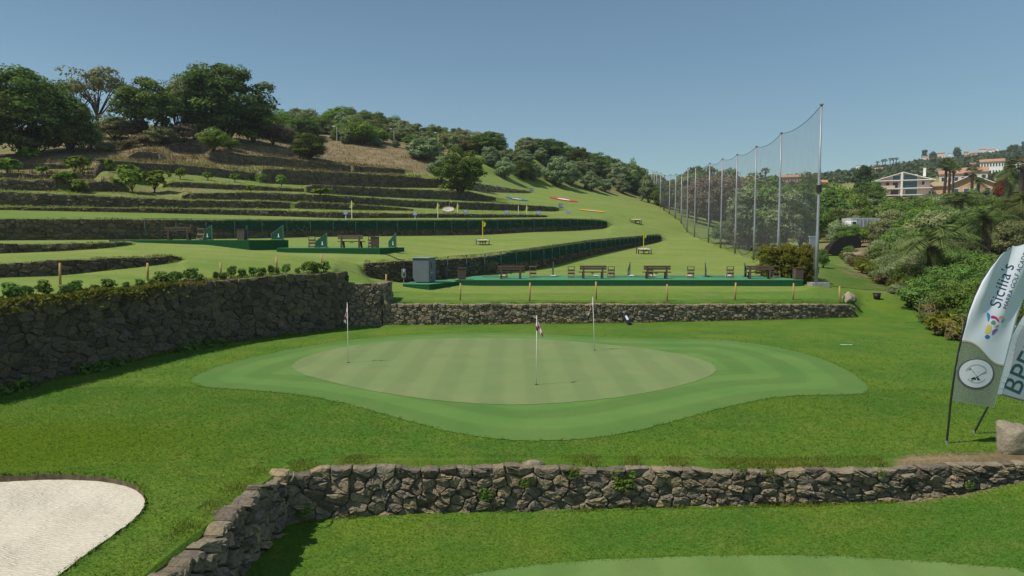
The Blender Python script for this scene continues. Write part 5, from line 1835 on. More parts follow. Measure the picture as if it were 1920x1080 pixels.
# -- flagsticks on the putting green
m_, nt_, b_ = new_mat('checked_flag', 0.7, 0.2)
tc = N(nt_, 'ShaderNodeTexCoord')
ck = N(nt_, 'ShaderNodeTexChecker')
mp = N(nt_, 'ShaderNodeMapping')
mp.inputs['Scale'].default_value = (4, 3, 1)
ck.inputs['Scale'].default_value = 1.0
ck.inputs['Color1'].default_value = (0.78, 0.74, 0.74, 1)
ck.inputs['Color2'].default_value = (0.30, 0.015, 0.05, 1)
nt_.links.new(tc.outputs['UV'], mp.inputs[0]); nt_.links.new(mp.outputs[0], ck.inputs['Vector']); nt_.links.new(ck.outputs['Color'], b_.inputs['Base Color'])
M['checked'] = m_


def drooping_flag(w, h, seed, fold=0.45):
    """a cloth hanging slack from the top of its stick: uv runs along the cloth"""
    r = np.random.default_rng(seed)
    nu, nv = 18, 10
    V, UV = [], []
    ph = r.uniform(0, 6)
    for u in range(nu + 1):
        f = u / nu
        for v in range(nv + 1):
            k = v / nv
            x = w * fold * f * (0.55 + 0.45 * k) + 0.02 * math.sin(3 * f + ph)
            y = 0.055 * math.sin(f * 9 + ph) * f ** 0.5 * (0.4 + k)
            z = -h * k - f * w * (0.62 + 0.15 * (1 - k)) * (0.6 + 0.4 * f)
            V.append((x, y, z)); UV.append((f, k))
    F = np.array([(u * (nv + 1) + v, (u + 1) * (nv + 1) + v, (u + 1) * (nv + 1) + v + 1, u * (nv + 1) + v + 1) for u in range(nu) for v in range(nv)])
    return np_mesh('flag', np.array(V), F, M['checked'], True, None, np.array(UV))


FL = [(653, 681, 568, 2, 0.0, 2.3, 'flagstick with slack red and white checked flag on the left of the green'), (1006, 723, 592, 5, 0.0, 0.0, 'flagstick with red and white checked flag nearest the camera'),
      (1115, 658, 557, 8, -0.045, 3.0, 'slightly leaning flagstick with checked flag at the back of the green')]
for px, pb, pt, sd, lean, rz, lb in FL:
    p = G(px, pb)
    H = at(px, pt, p.y).z - p.z
    t = thing('flagstick', lb, 'flagstick', (p.x, p.y, p.z), 0, 'flagsticks on the putting green')
    t.rotation_euler = (0, lean, 0)
    m = MB(); m.tube([(0, 0, -0.15), (0, 0, H * 0.5), (0, 0, H)], [0.014, 0.012, 0.009], 8); m.obj('stick', M['pole_white'], t, None, True)
    m = MB(); m.tube([(0, 0, H - 0.005), (0, 0, H + 0.02)], 0.016, 8); m.obj('knob', M['white'], t)
    f = link('flag', drooping_flag(0.56, 0.38, sd), t, (0, 0, H - 0.05))
    f.rotation_euler = (0, 0, rz)
    hole = MB()
    hole.tube([(0, 0, 0.026), (0, 0, 0.028)], 0.054, 16)
    hole.obj('dark_hole_disc', M['black'], t)  # flat black disc on the turf, painted as the shade inside the hole

# -- range flags
YF = [(660, 411, 376, 71, 0.02, 'M', 'white pole with twisted yellow pennant beside the sign 20'), (821, 411, 380, 79, 0, 'M', 'white pole with yellow knob just left of the tilted target'), (858, 411, 384, 84, 0, 'M', 'white pole with faded pennant just right of the tilted target'),
      (972, 411, 386, 90, 0, 'M', 'plain white pole between the signs 50 and 60'), (988, 411, 385, 91, -0.03, 'M', 'white pole with yellow pennant between the signs 50 and 60')]
for px, pb, pt, Y, lean, _, lb in YF:
    p = at(px, pb, Y); p.z = hz(p.x, Y)
    H = max(1.2, at(px, pt, Y).z - p.z)
    t = thing('range_flag', lb, 'range flag', p, 0, 'flag poles of the driving range')
    t.rotation_euler = (0, lean - 0.03 * (px == 660), 0)
    m = MB(); m.tube([(0, 0, -0.2), (0, 0, H)], 0.04, 6); m.obj('pole', M['white'], t)
    if 'plain' not in lb:
        m = MB(); m.add([(0, 0, H), (-0.1, -.03, H - 0.25), (-0.28, 0.0, H - 0.75), (0.12, 0.03, H - 0.7), (0.2, 0.0, H - .3)], [(0, 1, 2, 3), (0, 3, 4)]); m.obj('pennant', M['yellow'], t)


# -- chipping targets
def target(px, pb, wpx, Y, label, flag_top, tilt=0.0, legs=True, col='yellow', nocloth=False):
    p = G(px, pb, 40); Y = p.y
    R = wpx * Y / FPX / 2
    t = thing('chipping_target', label, 'target', p, random.uniform(0, .5), 'octagonal chipping targets')
    H = 0.48 * R / 0.8 if legs else 0.5
    t.rotation_euler.x = 0
    n = 8
    ring = [(R * math.cos(2 * math.pi * k / n + .39), R * math.sin(2 * math.pi * k / n + .39), H * (1.35 if math.sin(2 * math.pi * k / n + .39) > 0 else 0.95)) for k in range(n)]
    c = MB(); c.add([(x * .97, y * .97, z) for x, y, z in ring] + [(x * .35, y * .35, z - 0.25 * R) for x, y, z in ring] + [(0, 0, ring[0][2] - 0.28 * R)],
                    [(k, (k + 1) % n, n + (k + 1) % n, n + k) for k in range(n)] + [(n + k, n + (k + 1) % n, 2 * n) for k in range(n)])
    c.obj('cloth', M['trampoline'], t)
    fr = MB()
    for k in range(n): fr.bar(ring[k], ring[(k + 1) % n], 0.05, 0.05)
    fr.obj('rim', M['bench'], t)
    if legs:
        for k in range(n):
            l = MB(); l.bar(ring[k], (ring[k][0], ring[k][1], -0.1), 0.07, 0.07); l.obj('leg', M['bench'], t)
    if flag_top:
        Hf = at(px, flag_top, Y).z - p.z
        fo = thing('target_flag', 'yellow flag pole standing in the ' + label.split(' on ')[0].split(' high ')[0] + {905: ' below the long fence', 1207: ' by the fence end', 1192: ' high on the range'}[px], 'flag', (p.x, p.y + 0.1, p.z), 0, 'yellow flags in the targets')
        m = MB(); m.tube([(0, 0, 0.05), (0, 0, Hf)], 0.045, 6); m.obj('pole', M['yellow'], fo)
        m = MB(); m.add([(0, 0, Hf), (0.30, 0.02, Hf - 0.22), (0.22, 0, Hf - 0.5), (0, 0, Hf - 0.55)], [(0, 1, 2, 3)]); m.obj('pennant', M['yellow'], fo)


target(905, 459, 26, 79, 'chipping target on the upper terrace below the long fence', 414)
target(1207, 476, 27, 80, 'nearest chipping target on the lower range by the fence end', 437)
target(1192, 419, 21, 112, 'farthest chipping target high on the range', 401)
# the tilted one leaning on the terrace wall
p = at(840, 397, 82); p.z = hz(p.x, 82)
t = thing('chipping_target', 'tilted pale octagonal target leaning against the terrace wall', 'target', p, 0, 'octagonal chipping targets')
t.rotation_euler = (math.radians(38), 0, 0)
ringt = [(0.78 * math.cos(2 * math.pi * k / 8), 0.55 * math.sin(2 * math.pi * k / 8) + 0.5, 0.25) for k in range(8)]
c = MB(); c.add(ringt + [(0, 0.5, 0.1)], [(k, (k + 1) % 8, 8) for k in range(8)]); c.obj('cloth', M['trampoline'], t)
fr = MB()
for k in range(8): fr.bar(ringt[k], ringt[(k + 1) % 8], 0.06, 0.06)
fr.obj('rim', M['stand'], t)
for k in (1, 3, 5, 7):
    l = MB(); l.bar(ringt[k], (ringt[k][0], ringt[k][1] + 0.05, -0.25), 0.05, 0.05); l.obj('leg', M['stand'], t)
fo = thing('target_flag', 'yellow flag above the tilted pale target', 'flag', (p.x + 0.1, p.y + 0.9, hz(p.x, p.y + 1)), 0, 'yellow flags in the targets')
Hf = at(843, 373, 83).z - hz(p.x, 83)
m = MB(); m.tube([(0, 0, 0), (0, 0, Hf)], 0.03, 6); m.obj('pole', M['steel'], fo)
m = MB(); m.add([(0, 0, Hf), (0.30, 0.02, Hf - 0.32), (0.25, 0, Hf - 0.45), (0, 0, Hf - 0.3)], [(0, 1, 2, 3)]); m.obj('pennant', M['yellow'], fo)


# -- distance signs
def sign(px, pc, wpx, hpx, Y, txt, label, panel, ink, pb):
    c = at(px, pc, Y)
    w, h = wpx * Y / FPX, hpx * Y / FPX
    z0 = hz(c.x, Y)
    t = thing('distance_sign', label, 'sign', (c.x, Y, z0), 0, 'distance signs on the range')
    hc = max(c.z - z0, h / 2 + 0.05)
    MB().box((0, 0, hc), (w, 0.05, h), None, 1, 0.01).obj('panel', M[panel], t)
    for s in ((0,) if w < 1.2 else (-w * .35, w * .35)):
        MB().box((s, 0.05, hc / 2), (0.07, 0.05, hc)).obj('post', M['white'], t)
    me = text_mesh(txt, h * 0.98, M[ink])
    tm = link('lettering', me, t, (0, -0.032, hc))
    tm.rotation_euler = (math.pi / 2, 0, 0)


for px, Y, d in [(648, 69, '20'), (778, 75.5, '30'), (873, 84, '40'), (950, 89, '50'), (1010, 94.5, '60'), (1066, 104, '70')]:
    M['sign_pale'] = M.get('sign_pale') or plain('sign_pale_blue', (0.20, 0.27, 0.50), 0.5, 0.3, 0.05)
    sign(px, {20: 399, 30: 400.5, 40: 402, 50: 402.5, 60: 402.5, 70: 402.5}[int(d)], 8.2, 6.4, Y, d, 'small pale distance sign reading ' + d, 'sign_pale', 'white', 411)
sign(1052, 386, 9, 7.5, 115, '100', 'blue distance sign reading 100 at the end of a terrace wall', 'sign_blue', 'sign_white', 390)
sign(997, 361.5, 7.5, 5, 143, '150', 'small blue distance sign at the end of the rubble wall', 'sign_blue', 'sign_white', 364)


# -- coloured target circles lying on the slope
def disc(px, pc, wpx, colour, core, label, tilt=0.0, asp=1.0):
    c = G(px, pc, 80)
    R = wpx * c.y / FPX / 2
    t = thing('target_circle', label, 'target circle', c, 0, 'coloured target circles on the slope')
    def ringm(r0, r1, mat, nm, dz):
        n = 40
        V = []
        for rr in (r0, r1):
            for k in range(n):
                x = c.x + rr * math.cos(2 * math.pi * k / n); y = c.y + rr * asp * math.sin(2 * math.pi * k / n)
                V.append((x - c.x, y - c.y, hz(x, y) - c.z + dz))
        F = np.array([(k, (k + 1) % n, n + (k + 1) % n, n + k) for k in range(n)])
        if r0 == 0: 
            V = V[n:] + [(0, 0, dz)]
            F = np.array([(k, (k + 1) % n, n) for k in range(n)])
        link(nm, np_mesh(nm, np.array(V), F, mat), t)
    ringm(R * 0.45, R, colour, 'outer_ring', 0.10)
    ringm(0, R * 0.45, core, 'centre', 0.12)


M['ring_blue'] = plain('blue_target_cloth', (0.035, 0.13, 0.36), 0.8, 0.1, 0.15)
M['ring_red'] = plain('red_target_cloth', (0.50, 0.060, 0.045), 0.8, 0.1, 0.15)
M['ring_yellow'] = plain('yellow_target_cloth', (0.62, 0.36, 0.015), 0.8, 0.1, 0.15)
M['ring_pink'] = plain('pale_target_cloth', (0.62, 0.48, 0.42), 0.8, 0.1, 0.1)
disc(969, 374, 42, M['ring_blue'], M['ring_pink'], 'blue target circle with pale centre on the slope', asp=0.9)
disc(1057, 374.5, 54, M['ring_red'], M['white'], 'red target circle with white centre on the slope', asp=0.9)
disc(1110, 396, 50, M['ring_yellow'], M['ring_pink'], 'yellow target circle seen very flat on the slope', asp=0.7)

# -- lamp posts along the road on the ridge
for i, (px, pb, pt, Y) in enumerate([(556, 263, 235, 139), (632, 271, 237, 144), (739, 277, 242, 150), (822, 284, 249, 154), (889, 288, 254, 158), (946, 292, 256, 163), (991, 280, 256, 200)]):
    p = at(px, pb, Y); p.z = hz(p.x, Y)
    H = max(2.5, at(px, pt, Y).z - p.z)
    t = thing('lamp_post', ['pale lamp post left of the dark rounded bush', 'pale lamp post at the left of the brown slope', 'lamp post above the middle of the brown slope', 'lamp post at the right end of the brown slope', 'lamp post above the round tree', 'lamp post beside the notch in the ridge', 'slim far post on the skyline right of the notch'][i], 'lamp post', p, 0, 'lamp posts along the ridge road')
    m = MB(); m.tube([(0, 0, -0.3), (0, 0, H * .92), (-0.12, 0, H), (-0.45, 0, H + 0.05)], [0.10, 0.08, 0.06, 0.05], 6); m.obj('post', M['trampoline'], t)
    MB().box((-0.65, 0, H + 0.03), (0.55, 0.22, 0.10), None, 0.8).obj('lamp_head', M['white'], t)


# -- boulders, bucket, club bag, white line, curved pipe, drain
def boulder(name, label, c, size, seed, mat, rz=0.0, shape=None):
    r = np.random.default_rng(seed)
    bm = bmesh.new()
    bmesh.ops.create_icosphere(bm, subdivisions=4, radius=1)
    cut = [(unit(r.normal(size=3)), r.uniform(0.58, 0.84)) for _ in range(20 if not shape else 7)] + [(np.array((0, 0, 1.0)), 0.8), (np.array((0, 0, -1.0)), 0.75)] + (shape or [])
    from mathutils import noise as mn
    for v in bm.verts:
        p = np.array(v.co)
        for n, d in cut:
            k = p @ n
            if k > d: p = p - n * (k - d) * 0.97
        q = Vector(p)
        q += q.normalized() * (0.05 * mn.noise(q * 2.3 + Vector((seed, 0, 0))) + 0.03 * mn.noise(q * 6 + Vector((0, seed, 0))) + 0.02 * mn.noise(q * 14))
        v.co = Vector((q.x * size[0], q.y * size[1], q.z * size[2]))
    me = bpy.data.meshes.new(name)
    bm.to_mesh(me); bm.free()
    me.polygons.foreach_set('use_smooth', [True] * len(me.polygons))
    me.attributes.new('rnd', 'FLOAT', 'POINT').data.foreach_set('value', np.full(len(me.vertices), 0.6, np.float32))
    me.materials.append(mat)
    o = link(name, me, None, c)
    o.rotation_euler = (0, 0, rz)
    return tag(o, label, 'boulder')


p = G(1908, 856)
boulder('boulder', 'large tan boulder on the grass at the right edge by the banners', (p.x + 0.14, p.y + 0.30, p.z + 0.20), (0.56, 0.48, 0.56), 5, M['rock'], 0.15, [(unit(np.array(q)), d) for q, d in (((1, -.05, .05), .62), ((-1, .1, .12), .60), ((.1, -1, .1), .58), ((-.7, -.7, .1), .72), ((.15, -.1, 1), .66), ((-.45, -.2, 1), .70), ((.5, -.6, .75), .74))])
p = at(1592, 571, 39.2)
boulder('boulder', 'tan boulder with a pale sunlit face on the end of the sunlit wall', (p.x, 39.3, p.z + 0.36), (0.52, 0.46, 0.52), 11, M['rock'], 1.0)
p = at(1002, 874, 13.7)
boulder('boulder', 'pale flat stone lying on top of the foreground wall', (p.x, 13.72, p.z + 0.03), (0.26, 0.22, 0.12), 23, M['rock'], 0.2)
p = G(1644, 561, 25)
t = thing('black_bucket', 'black plastic bucket standing on the lawn right of the wall end', 'bucket', p)
m = MB(); m.tube([(0, 0, 0), (0, 0, 0.36)], [0.17, 0.23], 16); m.obj('pail', M['black'], t, None, True)
m = MB(); m.tube([(0.235 * math.cos(k * .3927), 0.235 * math.sin(k * .3927), 0.36) for k in range(17)], 0.014, 5); m.obj('rim', M['black'], t)
m = MB(); m.tube([(0.23 * math.cos(k * math.pi / 8), 0.1, 0.36 - 0.16 * math.sin(k * math.pi / 8) + 0.02) for k in range(9)], 0.008, 4); m.obj('handle', M['steel'], t)
p0, p1 = at(1181, 608, 35.2), at(1171, 589, 35.65)
p0.z = hz(p0.x, 35.2)
d = p1 - p0
t = thing('golf_bag', 'dark blue golf bag with white panel leaning on the sunlit wall', 'golf bag', p0)
M['navy'] = plain('navy_cloth', (0.012, 0.018, 0.045), 0.7, 0.3, 0.2)
L = d.normalized()
Lh = 0.72
m = MB(); m.tube([(0, 0, 0.02), tuple(L * Lh * .3), tuple(L * Lh)], [0.085, 0.10, 0.10], 12); m.obj('body', M['navy'], t, None, True)
m = MB(); m.box(tuple(L * Lh * 0.62 + Vector((0.0, -0.115, 0.03))), (0.09, 0.05, 0.26), L.to_track_quat('Z', 'Y').to_matrix()); m.obj('white_panel', M['white'], t)
m = MB(); m.tube([tuple(L * Lh), tuple(L * (Lh + 0.03))], 0.108, 12); m.obj('collar', M['black'], t)
for k in range(3):
    m = MB(); m.tube([tuple(L * Lh * 0.9), tuple(L * (Lh + 0.16 + .03 * k) + Vector((0.04 * (k - 1), 0, 0)))], 0.012, 5); m.obj('club', M['steel'], t)
for s in (-1, 1):
    m = MB(); m.tube([tuple(L * Lh * .8), (0.16 * s, -0.05, 0.02)], 0.01, 4); m.obj('leg', M['black'], t)
a, b_ = G(1577, 646), G(1600, 648)
m = MB(); m.tube([tuple(G(px, py) + Vector((0, 0, 0.012))) for px, py in ((1576, 646.5), (1585, 647), (1598, 647))], 0.011, 5)
tag(m.obj('white_rod', M['white']), 'thin white rod lying on the lawn right of the green', 'rod')
pts = [at(525, 906, 12.6), at(537, 908, 12.55), at(546, 903, 12.6), at(551, 893, 12.75), at(551, 884, 12.9)]
m = MB(); m.tube(pts, [0.014, 0.02, 0.022, 0.018, 0.012], 8)
tag(m.obj('root', M['pale_bark'], None, None, True), 'curved bare root hanging over the corner of the foreground wall', 'root')


# -- low wire fence along the foot of the hedge bank
wf = thing('wire_fence', 'low wire fence with thin weathered posts along the foot of the hedge bank', 'fence', (0, 0, 0))
fpts = []
for k in range(23):
    t_ = 1 + k * 0.45
    qx, qY = np.interp(t_, range(len(EDGE)), ex[:, 0]), np.interp(t_, range(len(EDGE)), ex[:, 2])
    x_ = (qx - 960) / FPX * qY - 0.12
    fpts.append(Vector((x_, qY - 0.1, hz(x_, qY - 0.1))))
wf.location = fpts[0]
for q in fpts:
    m = MB(); m.tube([tuple(q - fpts[0] + Vector((0, 0, -.1))), tuple(q - fpts[0] + Vector((random.uniform(-.05, .05), 0, random.uniform(.75, .95))))], 0.028, 6); m.obj('fence_post', M['pale_bark'], wf)
for hgt in (0.3, 0.7):
    m = MB(); m.tube([tuple(q - fpts[0] + Vector((0, -.03, hgt))) for q in fpts], 0.006, 4); m.obj('wire', M['steel'], wf)

# -- feather banners
def surf_fn(Y0, amp, ph, tilt=0.0):
    def f(X, Z):
        return Y0 + tilt * (X - 9.5) + amp * (math.sin(2.6 * X + 1.1 * Z + ph) * 0.6 + math.sin(5.5 * X - 0.8 * Z + 2 * ph) * 0.25) + 0.05 * math.sin(9 * X - 3.5 * Z + ph) * max(0.0, min(1.0, (Z - 2.2) / 1.0))
    return f


def on_plane(px, py, Y0, f, off=0.0):
    q = at(px, py, Y0)
    y = f(q.x, q.z) - off
    return Vector((q.x * 1.0, y, q.z))


def ramp_mat(name, col, rough=0.55, trans=0.0):
    m, nt, b = new_mat(name, rough, 0.3)
    b.inputs['Base Color'].default_value = (*col, 1)
    return m


M['banner'] = plain('banner_cloth', (0.66, 0.70, 0.76), 0.55, 0.3, 0.03, 2)
M['banner_grey'] = plain('banner_grey_cloth', (0.30, 0.335, 0.385), 0.55, 0.3, 0.04, 2)
M['navy_print'] = ramp_mat('navy_print', (0.025, 0.05, 0.13))
M['teal_print'] = ramp_mat('teal_print', (0.012, 0.075, 0.075))
m_, nt_, b_ = new_mat('grass_print', 0.6, 0.3)
pos_ = geo_pos(nt_)
n1_ = noise(nt_, 60, 4, 0.7, pos_)
nt_.links.new(mix(nt_, mrange(nt_, n1_, .3, .7), (0.085, 0.12, 0.070), (0.30, 0.36, 0.25)), b_.inputs['Base Color'])
M['grass_print'] = m_


def lerp_list(P, t):
    n = len(P) - 1
    i = min(int(t * n), n - 1)
    f = t * n - i
    return (P[i][0] * (1 - f) + P[i + 1][0] * f, P[i][1] * (1 - f) + P[i + 1][1] * f)


def banner(label, Lp, Rp, Y0, f, mat, base_px, name='feather_banner', nu=26, nv=70):
    p = G(*base_px)
    root = thing(name, label, 'banner', p, 0, 'feather banners')
    inv = Vector(root.location)
    V = []
    for v in range(nv + 1):
        l, r = lerp_list(Lp, v / nv), lerp_list(Rp, v / nv)
        for u in range(nu + 1):
            k = u / nu
            V.append(tuple(on_plane(l[0] + (r[0] - l[0]) * k, l[1] + (r[1] - l[1]) * k, Y0, f) - inv))
    F = [(v * (nu + 1) + u, v * (nu + 1) + u + 1, (v + 1) * (nu + 1) + u + 1, (v + 1) * (nu + 1) + u) for v in range(nv) for u in range(nu)]
    me = np_mesh('cloth', np.array(V), np.array(F), mat, True)
    o = link('cloth', me, root)
    md = o.modifiers.new('thickness', 'SOLIDIFY'); md.thickness = 0.003; md.offset = 1
    m = MB()
    pp = [Vector(p) - Vector((0, 0, 0.2)) - inv, Vector(p) - inv] + [on_plane(*lerp_list(Lp, v / 14), Y0, f, -0.012) - inv for v in range(15)]
    m.tube(pp, [0.022] * 4 + [0.020] * 4 + [0.014] * 9, 8)
    m.obj('pole', M['black'], root, None, True)
    m = MB(); m.tube([tuple(Vector(p) - inv + Vector((0, 0, -0.01))), tuple(Vector(p) - inv + Vector((0, 0, 0.06)))], 0.03, 8); m.obj('ground_pin', M['steel'], root)
    return root, inv


def printed(me, root, inv, name, origin_px, ang, Y0, f, off=0.006, sub=2, scale=1.0, shear=0.0):
    """lay a flat mesh (metres, x to the right, y up) on the cloth"""
    bm = bmesh.new(); bm.from_mesh(me)
    if sub: bmesh.ops.subdivide_edges(bm, edges=bm.edges[:], cuts=sub, use_grid_fill=True)
    o0 = at(origin_px[0], origin_px[1], Y0)
    ca, sa = math.cos(ang), math.sin(ang)
    for v in bm.verts:
        x, y = v.co.x * scale + shear * v.co.y, v.co.y * scale
        X, Z = o0.x + x * ca - y * sa, o0.z + x * sa + y * ca
        v.co = Vector((X, f(X, Z) - off, Z)) - inv
    bm.to_mesh(me); bm.free()
    return link(name, me, root)


Y1 = 14.75
f1 = surf_fn(Y1, 0.07, 0.4)
L1 = [(1786, 752), (1791, 715), (1796, 680), (1801, 648), (1807, 615), (1814, 585), (1824, 556), (1837, 528), (1854, 502), (1874, 480), (1898, 464), (1925, 455), (1955, 451)]
R1 = [(1864, 764), (1871, 730), (1878, 700), (1886, 672), (1894, 645), (1904, 615), (1915, 585), (1926, 558), (1937, 532), (1947, 508), (1955, 487), (1961, 468), (1964, 455)]
ban1, inv1 = banner('white feather banner with multicoloured emblem and golf ball print, standing on the lawn', L1, R1, Y1, f1, M['banner'], (1775, 832))
PXM = Y1 / FPX * 1.0           # metres per pixel at the banner
ang = math.radians(70.5)
printed(text_mesh("Sicilia's", 25 * PXM * 1.15, M['navy_print'], 'lettering', 'LEFT', spacing=1.06), ban1, inv1, 'lettering', (1864.5, 576), ang, Y1, f1)
printed(text_mesh("MARRA GOLF ACADEMY", 11.5 * PXM * 1.0, M['navy_print'], 'lettering', 'LEFT', spacing=1.0), ban1, inv1, 'lettering', (1882, 579), ang, Y1, f1)
EMB = [((0.05, 0.25, 0.55), [(1848, 584), (1855, 589), (1854, 596), (1850, 604), (1849, 598)]), ((0.55, 0.02, 0.16), [(1856, 591), (1864, 592), (1870, 599), (1872, 604), (1867, 602), (1862, 596), (1855, 597)]), ((0.75, 0.33, 0.22), [(1868, 597), (1874, 591), (1882, 594), (1881, 597), (1873, 597)]),
       ((0.18, 0.35, 0.60), [(1875, 600), (1884, 597), (1881, 603), (1878, 606), (1873, 603)]), ((0.10, 0.30, 0.16), [(1855, 603), (1860, 599), (1865, 604), (1861, 609), (1855, 607)]), ((0.70, 0.55, 0.12), [(1848, 609), (1855, 607), (1856, 614), (1853, 624), (1842, 625), (1845, 617)]),
       ((0.24, 0.10, 0.38), [(1856, 620), (1864, 615), (1870, 616), (1862, 624), (1855, 629), (1857, 623)]), ((0.42, 0.25, 0.34), [(1860, 612), (1867, 608), (1872, 610), (1865, 614)]), ((0.03, 0.16, 0.42), [(1842, 630), (1847, 626), (1853, 629), (1851, 634), (1845, 635)])]
for i, (c, P) in enumerate(EMB):
    mm = MB()
    P2 = chaikin(np.array(P, float), 1)
    ctr = P2.mean(0)
    vs = [on_plane(x, y, Y1, f1, 0.006) - inv1 for x, y in P2] + [on_plane(ctr[0], ctr[1], Y1, f1, 0.006) - inv1]
    n = len(P2)
    mm.add(vs, [(k, (k + 1) % n, n) for k in range(n)])
    mm.obj('emblem_patch', ramp_mat('emblem_print', c), ban1)
# lower picture: grass print with a golf ball
VV, FF = [], []
nu, nv = 22, 20
for v in range(nv + 1):
    for u in range(nu + 1):
        k = u / nu
        tl = v / nv
        topv = 0.262 + 0.025 * math.sin(k * 5.0 + 0.6) - 0.03 * k
        tt = 0.004 + (topv - 0.004) * tl
        l, r = lerp_list(L1, tt), lerp_list(R1, tt)
        VV.append(tuple(on_plane(l[0] + (r[0] - l[0]) * (0.012 + 0.976 * k), l[1] + (r[1] - l[1]) * (0.012 + 0.976 * k), Y1, f1, 0.004) - inv1))
FF = [(v * (nu + 1) + u, v * (nu + 1) + u + 1, (v + 1) * (nu + 1) + u + 1, (v + 1) * (nu + 1) + u) for v in range(nv) for u in range(nu)]
link('grass_print', np_mesh('grass_print', np.array(VV), np.array(FF), M['grass_print'], True), ban1)
bt = MB()
edge = [Vector(VV[nv * (nu + 1) + u]) + Vector((0, -0.005, 0)) for u in range(nu + 1)]
for u in range(nu):
    a, b2 = edge[u], edge[u + 1]
    bt.add([a, b2, b2 + Vector((0, 0, -0.035)), a + Vector((0, 0, -0.035))], [(0, 1, 2, 3)])
bt.obj('sand_edge', ramp_mat('sand_print', (0.40, 0.33, 0.24)), ban1)


def disc_on(cx, cy, rx, ry, mat, off, name, rot=0.0):
    mm = MB()
    vs = [on_plane(cx, cy, Y1, f1, off) - inv1]
    n = 36
    for q in range(1, 4):
        for k in range(n):
            a = 2 * math.pi * k / n
            vs.append(on_plane(cx + rx * q / 3 * math.cos(a), cy + ry * q / 3 * math.sin(a), Y1, f1, off) - inv1)
    fs = [(0, 1 + k, 1 + (k + 1) % n) for k in range(n)]
    for q in range(2):
        for k in range(n):
            a, b2 = 1 + q * n + k, 1 + q * n + (k + 1) % n
            fs.append((a, a + n, b2 + n, b2))
    mm.add(vs, fs)
    return mm.obj(name, mat, ban1)


disc_on(1829.5, 701, 33.5, 29.5, ramp_mat('ball_ring_print', (0.10, 0.10, 0.11)), 0.007, 'ball_ring')
disc_on(1829.5, 700, 30, 26.5, ramp_mat('ball_print', (0.60, 0.63, 0.68)), 0.010, 'ball_disc')
mm = MB()
for (x0, y0), (x1, y1) in (((1818, 690), (1836, 712)), ((1845, 696), (1820, 713)), ((1818, 690), (1815, 693)), ((1845, 696), (1847, 699))):
    a, b2 = on_plane(x0, y0, Y1, f1, 0.014) - inv1, on_plane(x1, y1, Y1, f1, 0.014) - inv1
    mm.bar(a, b2, 0.008, 0.003)
mm.obj('crossed_clubs', M['black'], ban1)
mm = MB()
for P in ([(1818, 710), (1826, 706), (1829, 712)], [(1831, 712), (1828, 705), (1837, 712)]):
    vs = [on_plane(x, y, Y1, f1, 0.0135) - inv1 for x, y in P]
    mm.add(vs, [(0, 1, 2)])
mm.obj('small_crest', M['black'], ban1)
mm = MB()
for k in range(15):
    a = math.radians(200 + k * 10)
    for q in (1, -1):
        if q == -1 and (k < 2 or k > 12): continue
        x, y = 1829.5 + 19 * math.cos(a), 700 + q * 17 * math.sin(a)
        c_ = on_plane(x, y, Y1, f1, 0.0135) - inv1
        mm.box(tuple(c_), (0.016, 0.002, 0.022), Matrix.Rotation(a + (0 if q == 1 else math.pi), 3, 'Y'))
mm.obj('ring_lettering', ramp_mat('grey_print', (0.22, 0.24, 0.28)), ban1)

Y2 = 15.35
f2 = surf_fn(Y2, 0.05, 1.9, 0.0)
L2 = [(1867, 738), (1873, 712), (1880, 688), (1887, 665), (1896, 640), (1906, 618), (1918, 596), (1932, 574), (1950, 552), (1972, 535), (2000, 524)]
R2 = [(1935, 757), (1960, 735), (1970, 705), (1980, 680), (1990, 655), (1998, 632), (2005, 610), (2010, 588), (2012, 565), (2012, 545), (2010, 528)]
ban2, inv2 = banner('grey and white feather banner with green letters behind the white one, cut by the frame', L2, R2, Y2, f2, M['banner_grey'], (1826, 813))
mm = MB()
for k in range(24):
    a, b2 = lerp_list(L2, k / 24), lerp_list(L2, (k + 1) / 24)
    w = 13 + 5 * math.sin(k * .4)
    vs = [on_plane(a[0] - 2, a[1], Y2, f2, 0.03), on_plane(a[0] + w, a[1] + 2, Y2, f2, 0.006), on_plane(b2[0] + w, b2[1] + 2, Y2, f2, 0.006), on_plane(b2[0] - 2, b2[1], Y2, f2, 0.03)]
    mm.add([v - inv2 for v in vs], [(0, 1, 2, 3)])
mm.obj('white_hem', M['banner'], ban2, None, True)
me = text_mesh('BPER:', 52 * Y2 / FPX, M['teal_print'], 'lettering', 'LEFT', spacing=1.02)
o = printed(me, ban2, inv2, 'lettering', (1897, 737), math.radians(66), Y2, f2, 0.008)


# ------------------------------------------------------------------ houses
M['pink_wall'] = plain('pink_render', (0.66, 0.50, 0.43), 0.9, 0.1, 0.06, 0.6)
M['cream_wall'] = plain('cream_render', (0.66, 0.58, 0.48), 0.9, 0.1, 0.06, 0.6)
M['white_wall'] = plain('white_render', (0.80, 0.78, 0.74), 0.9, 0.1, 0.06, 0.6)
M['orange_wall'] = plain('orange_render', (0.58, 0.36, 0.22), 0.9, 0.1, 0.06, 0.6)
M['brick_wall'] = plain('red_brick_wall', (0.40, 0.17, 0.11), 0.9, 0.1, 0.15, 1.5)
M['tile_roof'] = plain('clay_tile_roof', (0.40, 0.22, 0.14), 0.9, 0.1, 0.2, 2.5)
M['tan_roof'] = plain('tan_tile_roof', (0.34, 0.26, 0.165), 0.9, 0.1, 0.2, 2.5)
M['grey_wall'] = plain('grey_wall', (0.27, 0.27, 0.27), 0.9, 0.1, 0.1, 1.0)
M['sheet_metal'] = plain('pale_sheet_metal', (0.40, 0.41, 0.43), 0.5, 0.3, 0.1, 1.5)


